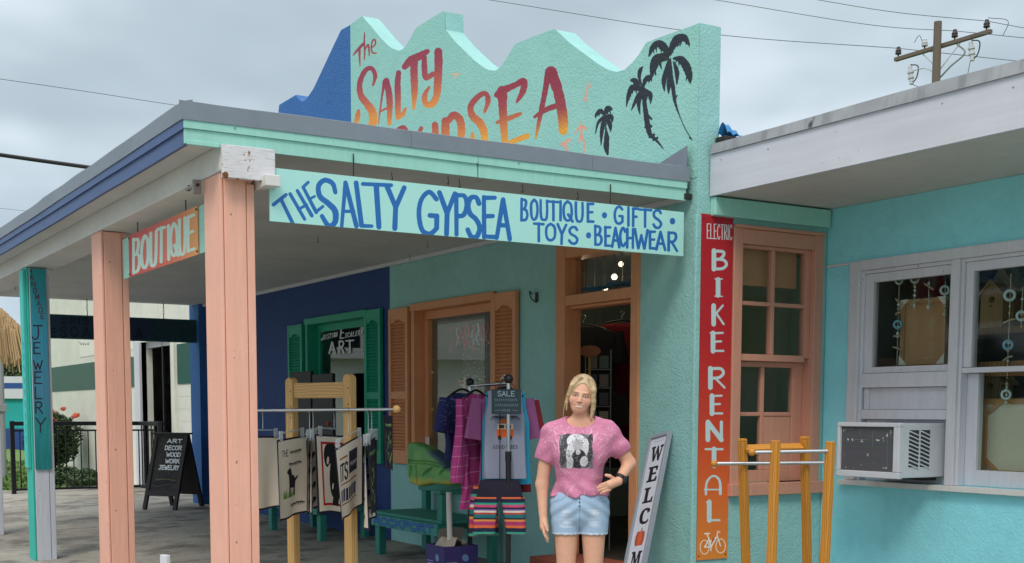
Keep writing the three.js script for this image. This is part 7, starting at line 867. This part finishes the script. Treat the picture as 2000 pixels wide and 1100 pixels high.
// ================================================================ the person
{
  const D = 7.6, ctr = atDepth(1128, 805, D), yg = fy(ctr.z); const who = thing('person', 'smiling person in a bleached pink tee and denim shorts with a hand on the hip', 'person', [ctr.x, yg, ctr.z], facing(ctr));
  const skin = lin(222, 174, 148), skinD = lin(196, 140, 116);
  const torso = (x, y, z) => { let d = capsule(x, y, z, [-.085, 1.215, -.012], [.115, 1.215, -.012], .092, .092); d = smin(d, ellip(x, y, z, [-.058, 1.155, .062], [.062, .062, .055]), .04); d = smin(d, ellip(x, y, z, [.09, 1.155, .062], [.062, .062, .055]), .04); d = smin(d, ellip(x, y, z, [.012, 1.02, -.005], [.128, .18, .092]), .07); d = smin(d, ellip(x, y, z, [.015, .84, -.012], [.163, .135, .118]), .07); d = smin(d, capsule(x, y, z, [-.15, 1.278, -.018], [-.03, 1.32, -.018], .045, .048), .03); d = smin(d, capsule(x, y, z, [.182, 1.288, -.018], [.06, 1.325, -.018], .045, .048), .03); return d; };
  const armL = (x, y, z) => smin(capsule(x, y, z, [-.168, 1.272, -.015], [-.212, .96, -.025], .047, .039), capsule(x, y, z, [-.212, .96, -.025], [-.203, .765, .02], .038, .026), .02);
  const armR = (x, y, z) => smin(capsule(x, y, z, [.198, 1.282, -.015], [.316, 1.088, -.055], .047, .040), capsule(x, y, z, [.316, 1.088, -.055], [.245, .983, .07], .039, .027), .02);
  const legs = (x, y, z) => { let d = 1e9; for (const [hx, kx] of [[-.064, -.062], [.100, .104]]) { let l = capsule(x, y, z, [hx, .83, -.01], [kx, .43, .008], .086, .054); l = smin(l, capsule(x, y, z, [kx, .43, .006], [kx, .32, -.02], .054, .055), .03); l = smin(l, capsule(x, y, z, [kx, .32, -.02], [kx, .085, -.025], .053, .034), .03); l = smin(l, capsule(x, y, z, [kx, .045, -.045], [kx + .01, .03, .12], .036, .028), .03); d = Math.min(d, l); } return d; };
  const neck = (x, y, z) => capsule(x, y, z, [.014, 1.28, -.02], [.022, 1.43, .0], .052, .046);
  const body = (x, y, z) => { let d = smin(torso(x, y, z), neck(x, y, z), .035); d = smin(d, legs(x, y, z), .03); d = smin(d, armL(x, y, z), .012); d = smin(d, armR(x, y, z), .012); return Math.max(d, y < .004 ? .004 - y : -1); };
  const tone = (x, y, z) => { const n = vnoise(x * 60 + 9, y * 60 + z * 40, 0, 8); return [0, 1, 2].map((k) => mix(skin[k], skinD[k], .12 + .2 * n)); };
  const parts = [sdfMesh(body, [-.30, -.02, -.2], [.40, 1.45, .2], .0105, tone)];
  // hands: palm, four fingers and thumb each
  const hand = (W, K, fingers, thumb) => (x, y, z) => { let d = capsule(x, y, z, W, K, .024, .028); for (const f of fingers) { let c = 1e9; for (let i = 0; i < f.length - 1; i++) c = smin(c, capsule(x, y, z, f[i], f[i + 1], .0092 - .0007 * i, .0086 - .0009 * i), .003); d = smin(d, c, .006); } let t = 1e9; for (let i = 0; i < thumb.length - 1; i++) t = smin(t, capsule(x, y, z, thumb[i], thumb[i + 1], .0115, .0095), .004); return smin(d, t, .008); };
  const LW = [-.203, .768, .02], LK = [-.196, .705, .035]; const fl = [[.022, .0], [.008, .012], [-.006, .008], [-.019, -.004]].map(([o, dl], i) => { const L = [.068, .082, .078, .060][i]; return [[-.196 + (i - 1.5) * .004, .702, .035 + o], [-.190 + (i - 1.5) * .004, .702 - L * .42, .044 + o * 1.1], [-.183 + (i - 1.5) * .003, .702 - L * .75, .048 + o * 1.1], [-.174, .702 - L - dl * .3, .046 + o]]; });
  parts.push(sdfMesh(hand(LW, LK, fl, [[-.197, .745, .04], [-.186, .715, .066], [-.176, .688, .074]]), [-.26, .58, -.04], [-.13, .81, .13], .0042, tone));
  const RW = [.245, .983, .07], RK = [.196, .968, .108]; const fr = [0, 1, 2, 3].map((i) => { const y = .984 - i * .0155, L = [.060, .068, .063, .05][i]; return [[.196, y, .112], [.196 - L * .42, y - .006, .124], [.196 - L * .8, y - .014, .126], [.196 - L * 1.08, y - .022, .120]]; });
  parts.push(sdfMesh(hand(RW, RK, fr, [[.222, 1.0, .085], [.196, 1.018, .10], [.172, 1.024, .104]]), [.09, .88, .02], [.30, 1.06, .17], .0042, tone));
  // head in its own frame: tilted a little
  const HP = new THREE.Vector3(.022, 1.496, .010), HQ = new THREE.Quaternion().setFromEuler(new THREE.Euler(.04, -.06, -.16));
  const face = (x, y, z) => { const ax = Math.abs(x); let d = ellip(x, y, z, [0, .035, -.016], [.072, .085, .09]); d = smin(d, ellip(x, y, z, [0, -.020, .022], [.064, .084, .066]), .02); d = smin(d, ellip(x, y, z, [0, -.078, .046], [.034, .026, .030]), .034); d = smin(d, ellip(ax, y, z, [.037, -.030, .054], [.026, .024, .024]), .02); d = smax(d, -ellip(ax, y, z, [.031, .002, .094], [.021, .0115, .016]), .010); d = smin(d, ellip(ax, y, z, [.031, .0, .0715], [.0135, .0115, .0115]), .003); d = smin(d, capsule(x, y, z, [0, .004, .080], [0, -.030, .0945], .0068, .0088), .012); d = smin(d, ellip(ax, y, z, [.0095, -.034, .086], [.0075, .0065, .008]), .006); const yl = y - 8 * ax * ax; d = smin(d, ellip(x, yl, z, [0, -.0535, .079], [.026, .0055, .010]), .005); d = smin(d, ellip(x, yl, z, [0, -.0690, .0765], [.022, .0065, .010]), .005); d = smin(d, ellip(ax, y, z, [.073, -.012, -.012], [.010, .028, .018]), .008); d = smin(d, ellip(ax, y, z, [.028, .018, .079], [.022, .006, .008]), .012); return d; };
  const lip = lin(186, 98, 94), teeth = lin(240, 232, 226), brow = lin(124, 92, 66), dark = lin(44, 34, 32), wh = lin(214, 206, 200), blush = lin(222, 150, 132);
  const faceCol = (x, y, z) => { const ax = Math.abs(x), n = vnoise(x * 300, y * 300, 0, 3); let c = skin.map((v, k) => mix(v, skinD[k], .08 + .12 * n)); const to = (q, w) => { c = c.map((v, k) => mix(v, q[k], w)); }; if (z > .02) { to(blush, .45 * (1 - sstep(.006, .03, Math.hypot(ax - .036, y + .028)))); const curve = y + .0612 - (ax * ax) * 8; // smile line rises to the corners
      if (z > .055) { const sm = Math.sqrt(Math.max(0, 1 - (ax / .027) * (ax / .027))); if (Math.abs(curve) < .0105 * sm) to(lip, .7); if (Math.abs(curve - .0006) < .0054 * sm && ax < .021) to(teeth, .85); const by = y - .0195 + (ax - .03) * (ax - .03) * 8; if (ax > .013 && ax < .050 && Math.abs(by) < .0032) to(brow, .75); const ex = (ax - .031) / .0165, ey = (y - .0) / .0056; const e = ex * ex + ey * ey; if (e < 1.5 && z > .05) to(dark, .72); if (e < .62) to(wh, .7); if (Math.hypot(ax - .031, y - .0005) < .0046) to(dark, .9); if (Math.hypot(ax - .0085, y + .0405) < .0034) to(dark, .5); } } return c; };
  const hg = sdfMesh(face, [-.095, -.125, -.12], [.095, .135, .125], .0030, faceCol); const place = (g) => { g.applyQuaternion(HQ); g.translate(HP.x, HP.y, HP.z); return g; }; parts.push(place(hg));
  const bodyG = mergeGeometries(parts.map((g) => { g.deleteAttribute('uv'); return g; }));
  mesh('body', bodyG, new THREE.MeshPhysicalMaterial({ vertexColors: true, roughness: .52, specularIntensity: .4 }), who);
  // hair: drawn back, long strands framing the face
  const hairF = (x, y, z) => { let d = ellip(x, y, z, [0, .034, -.024], [.084, .098, .104]); d = smax(d, -ellip(x, y, z, [.006, -.022, .100], [.061, .106, .080]), .008); d = smax(d, -(y + .075 + (z + .02) * .6), .02); const st = (a, b, c, r0, r1, r2) => { d = smin(d, smin(capsule(x, y, z, a, b, r0, r1), capsule(x, y, z, b, c, r1, r2), .01), .012); }; st([.040, .105, .055], [.070, .045, .062], [.078, -.020, .045], .014, .016, .014); st([.078, -.020, .042], [.083, -.070, .030], [.080, -.128, .030], .015, .013, .005); st([.070, .0, .03], [.086, -.05, .015], [.092, -.105, .012], .012, .010, .004); st([-.020, .108, .055], [-.060, .055, .062], [-.072, -.005, .045], .012, .013, .011); st([-.072, -.005, .042], [-.078, -.05, .030], [-.072, -.098, .028], .010, .008, .004); return d; };
  const h1 = lin(196, 172, 132), h2 = lin(132, 104, 74), h3 = lin(222, 202, 164); const hairC = (x, y, z) => { const a = Math.atan2(x, y + .05), n = vnoise(a * 26 + 40, z * 30 + 40, 0, 6), m = vnoise(a * 70 + 10, z * 40 + 20, 0, 7); const root = sstep(.10, .125, y + .04 * n) * .35 + (z < -.0 ? .2 : 0); return [0, 1, 2].map((k) => mix(mix(h1[k], h3[k], n), h2[k], clamp(.6 * (1 - m) * .8 + root))); };
  mesh('hair', place(sdfMesh(hairF, [-.115, -.145, -.14], [.115, .15, .12], .0036, hairC)), new THREE.MeshStandardMaterial({ vertexColors: true, roughness: .5 }), who);
  { const st = [], r = rng(31); for (let i = 0; i < 18; i++) { const s = r() < .55 ? 1 : -1, o = (r() - .5) * .03, len = .06 + .11 * r(); st.push(tube([[s * (.030 + .03 * r()), .100 + .012 * r(), .045 + .02 * r()], [s * (.068 + .012 * r()), .045 + o, .060 + .01 * r()], [s * (.080 + .010 * r()), -.01 + o, .045 - .02 * r()], [s * (.080 + .014 * r()), -.01 - len, .03 - .03 * r()]], .0006 + .0004 * r(), 14, 4)); } mesh('loose_strand', place(merge(st)), new THREE.MeshStandardMaterial({ color: sr(208, 184, 142), roughness: .5 }), who).userData.kind = 'stuff'; }
  for (const s of [-1, 1]) { const e = new THREE.LatheGeometry([[0, 0], [.008, .006], [.0095, .016], [.005, .03], [.0, .038]].map((p) => new THREE.Vector2(...p)), 12); e.translate(s * .077, -.088, -.004); mesh('earring', place(e), new THREE.MeshStandardMaterial({ color: sr(34, 30, 38), roughness: .3 }), who); }
  // tee shirt
  const slL = (x, y, z) => capsule(x, y, z, [-.162, 1.270, -.015], [-.218, 1.06, -.022], .054, .066), slR = (x, y, z) => capsule(x, y, z, [.192, 1.280, -.015], [.315, 1.10, -.05], .054, .068);
  const shirtF = (x, y, z) => { const drop = sstep(1.12, .92, y); let d = torso(x, y, z) - .015 - .006 * drop; const L = smax(slL(x, y, z), 1.098 - y - (x + .2) * .25, .006); const nR = [.60, -.80], pr = (x - .283) * nR[0] + (y - 1.140) * nR[1]; const Rr = smax(slR(x, y, z), pr, .006); d = smax(d, .893 + .004 * Math.sin(x * 22) - y, .008); d = smin(smin(d, L, .03), Rr, .03); d = smax(d, -ellip(x, y, z, [.018, 1.362, .028], [.088, .056, .098]), .006);
    const cx = x - .015; const f1 = Math.sin((cx * 30 + (1.12 - y) * 22)) * sstep(.02, .12, cx) + Math.sin((-cx * 30 + (1.12 - y) * 22)) * sstep(.02, .12, -cx); d += .0075 * f1 * sstep(1.26, 1.12, y) + .0035 * Math.sin(x * 52 + y * 12 + 2 * Math.sin(y * 15)) * drop + .005 * Math.sin(y * 62 + x * 24 + 2 * Math.sin(x * 19)) * sstep(1.06, .95, y) + .003 * Math.sin((x * .7 - y) * 58) * sstep(.12, .2, Math.abs(x - .015)); return d; };
  const sg = sdfMesh(shirtF, [-.31, .86, -.17], [.40, 1.39, .19], .0068); const planar = (g, x0, x1, y0, y1) => { const p = g.attributes.position, u = new Float32Array(p.count * 2); for (let i = 0; i < p.count; i++) { u[2 * i] = (p.getX(i) - x0) / (x1 - x0); u[2 * i + 1] = (p.getY(i) - y0) / (y1 - y0); } g.setAttribute('uv', new THREE.BufferAttribute(u, 2)); return g; };
  const tee = canvasTex(1024, 768, (c, w, h) => { const X = (x) => (x + .32) / .72 * w, Y = (y) => (1.40 - y) / .54 * h; c.fillStyle = 'rgb(198,124,156)'; c.fillRect(0, 0, w, h); for (let i = 0; i < 260; i++) { c.globalAlpha = .10; c.fillStyle = R() < .5 ? '#e6a8c8' : '#a85a88'; c.beginPath(); c.ellipse(R() * w, R() * h, 10 + R() * 60, 6 + R() * 30, R() * 3, 0, 7); c.fill(); } c.strokeStyle = 'rgb(246,214,228)'; for (let i = 0; i < 46; i++) { c.globalAlpha = .35 + .4 * R(); c.lineWidth = 1 + R() * 4; let x = X(.015 + (R() - .5) * .3), y = Y(1.1 + (R() - .5) * .36); c.beginPath(); c.moveTo(x, y); const a = Math.atan2(y - Y(1.0), x - X(.02)) + (R() - .5); for (let k = 0; k < 5; k++) { x += Math.cos(a) * (10 + R() * 26) + (R() - .5) * 16; y += Math.sin(a) * (8 + R() * 20) + (R() - .5) * 16; c.lineTo(x, y); } c.stroke(); } c.fillStyle = 'rgb(250,226,236)'; for (let i = 0; i < 2200; i++) { c.globalAlpha = .25 + .45 * R(); const q = R() < .35; const x = q ? X((R() < .5 ? -.1 : .13) + (R() - .5) * .16) : R() * w, y = q ? Y(1.27 + (R() - .5) * .1) : R() * h; c.beginPath(); c.ellipse(x, y, 1 + R() * R() * R() * 9, 1 + R() * R() * R() * 8, 0, 0, 7); c.fill(); } c.globalAlpha = 1;
    // grey printed panel: plain tonal shapes
    c.save(); c.translate(X(-.005), Y(1.165)); c.rotate(-.03); const pw = .20 / .72 * w, ph = .205 / .54 * h; c.beginPath(); for (let k = 0; k < 40; k++) { const a = k / 40 * 4; const s = a | 0, t = a - s; const q = [[-1 + 2 * t, -1], [1, -1 + 2 * t], [1 - 2 * t, 1], [-1, 1 - 2 * t]][s]; c.lineTo(q[0] * pw / 2 * (.94 + .1 * R()), q[1] * ph / 2 * (.94 + .1 * R())); } c.closePath(); c.clip(); c.fillStyle = 'rgb(112,108,120)'; c.fillRect(-pw, -ph, 2 * pw, 2 * ph); const blob = (x, y, rx, ry, k, a = 1) => { c.globalAlpha = a; c.fillStyle = 'rgb(' + k + ',' + k + ',' + (k + 6) + ')'; c.beginPath(); c.ellipse(x * pw, y * ph, rx * pw, ry * ph, .2, 0, 7); c.fill(); }; blob(-.35, -.1, .14, .5, 70); blob(.36, .0, .14, .5, 60); blob(.02, -.28, .30, .22, 214); blob(-.18, .0, .12, .3, 205); blob(.25, -.05, .11, .3, 196); blob(.05, -.18, .15, .16, 168); blob(.06, .22, .22, .28, 46); blob(-.2, .34, .10, .2, 200); blob(.22, .30, .12, .16, 206); blob(.05, .02, .07, .08, 190); for (let i = 0; i < 420; i++) blob(R() - .5, R() - .5, .006 + .035 * R() * R(), .006 + .03 * R() * R(), (40 + R() * 190) | 0, .5); c.restore(); c.globalAlpha = 1; });
  mesh('tee_shirt', planar(sg, -.32, .40, .86, 1.40), new THREE.MeshStandardMaterial({ map: tee, roughness: .95 }), who);
  // shorts
  const shortsF = (x, y, z) => { let d = smin(ellip(x, y, z, [.015, .84, -.012], [.168, .16, .122]), 1e9, .01); for (const hx of [-.064, .102]) d = smin(d, capsule(x, y, z, [hx, .82, -.008], [hx, .60, -.002], .090, .074), .014); d -= .008; d = smax(d, y - .925, .006); const e = .004 * Math.sin(x * 260) * Math.sin(x * 97 + z * 140); d = smax(d, .660 + e - y, .005); d = Math.max(d, -Math.max(legs(x, y, z) - .004, y - .672)); d += .0035 * Math.sin(y * 80 + Math.abs(x - .018) * 60) * sstep(.70, .80, y) * sstep(.9, .84, y); return d; };
  const denim = canvasTex(700, 520, (c, w, h) => { const X = (x) => (x + .2) / .43 * w, Y = (y) => (.94 - y) / .30 * h; c.fillStyle = 'rgb(158,186,214)'; c.fillRect(0, 0, w, h); for (let i = 0; i < 900; i++) { c.globalAlpha = .10; c.fillStyle = R() < .5 ? '#dfeaf4' : '#6f92b8'; c.fillRect(R() * w, R() * h, 1 + R() * 3, 10 + R() * 50); } for (let i = 0; i < 80; i++) { c.globalAlpha = .12; c.fillStyle = '#eaf2fa'; c.beginPath(); const s = R() < .5 ? X(-.07) : X(.105); c.ellipse(s + (R() - .5) * 90, Y(.76) + (R() - .5) * 190, 20 + R() * 50, 6 + R() * 14, 0, 0, 7); c.fill(); } c.globalAlpha = 1; c.strokeStyle = 'rgb(84,104,140)'; c.lineWidth = 4; c.beginPath(); c.moveTo(X(.018), Y(.93)); c.lineTo(X(.018), Y(.68)); c.stroke(); c.lineWidth = 3; for (const s of [-1, 1]) { c.beginPath(); c.moveTo(X(.018 + s * .075), Y(.915)); c.quadraticCurveTo(X(.018 + s * .10), Y(.865), X(.018 + s * .16), Y(.86)); c.stroke(); } c.fillStyle = 'rgb(40,44,60)'; for (let k = 0; k < 4; k++) { c.beginPath(); c.ellipse(X(.016), Y(.905 - k * .022), 10, 7, 0, 0, 7); c.fill(); } c.fillStyle = 'rgba(80,100,140,.6)'; c.fillRect(0, Y(.93), w, 20); c.strokeStyle = 'rgb(236,240,246)'; for (let x = 0; x < w; x += 3) { c.globalAlpha = .75; c.lineWidth = 1 + R() * 2; c.beginPath(); c.moveTo(x, Y(.672 + .006 * R())); c.lineTo(x + R() * 8 - 4, Y(.652)); c.stroke(); } c.globalAlpha = 1; });
  mesh('denim_shorts', planar(sdfMesh(shortsF, [-.21, .62, -.18], [.25, .95, .17], .0062), -.2, .23, .64, .94), new THREE.MeshStandardMaterial({ map: denim, roughness: .95 }), who);
  // watch on the bent wrist, ring and sandals
  const dirW = new THREE.Vector3(.316 - .245, 1.088 - .983, -.055 - .07).normalize(); const wp = new THREE.Vector3(.245, .983, .07).addScaledVector(dirW, .03); const band = new THREE.TorusGeometry(.031, .006, 8, 28); band.scale(1, 1, 2.2); band.applyQuaternion(new THREE.Quaternion().setFromUnitVectors(new THREE.Vector3(0, 0, 1), dirW)); band.translate(wp.x, wp.y, wp.z); const wt = mesh('watch', band, M.black, who); const side = new THREE.Vector3(.75, -.25, .62); side.addScaledVector(dirW, -side.dot(dirW)).normalize(); const fb = new RoundedBoxGeometry(.034, .010, .038, 2, .005); fb.applyQuaternion(new THREE.Quaternion().setFromUnitVectors(new THREE.Vector3(0, 1, 0), side)); fb.translate(wp.x + side.x * .034, wp.y + side.y * .034, wp.z + side.z * .034); mesh('watch_face', fb, new THREE.MeshStandardMaterial({ color: sr(28, 34, 42), roughness: .15 }), wt);
  for (const x of [-.062, .104]) mesh('sandal', box(x - .045, x + .05, -.002, .012, -.1, .16, .005), M.iron, who);
}
renderer.render(scene, camera);
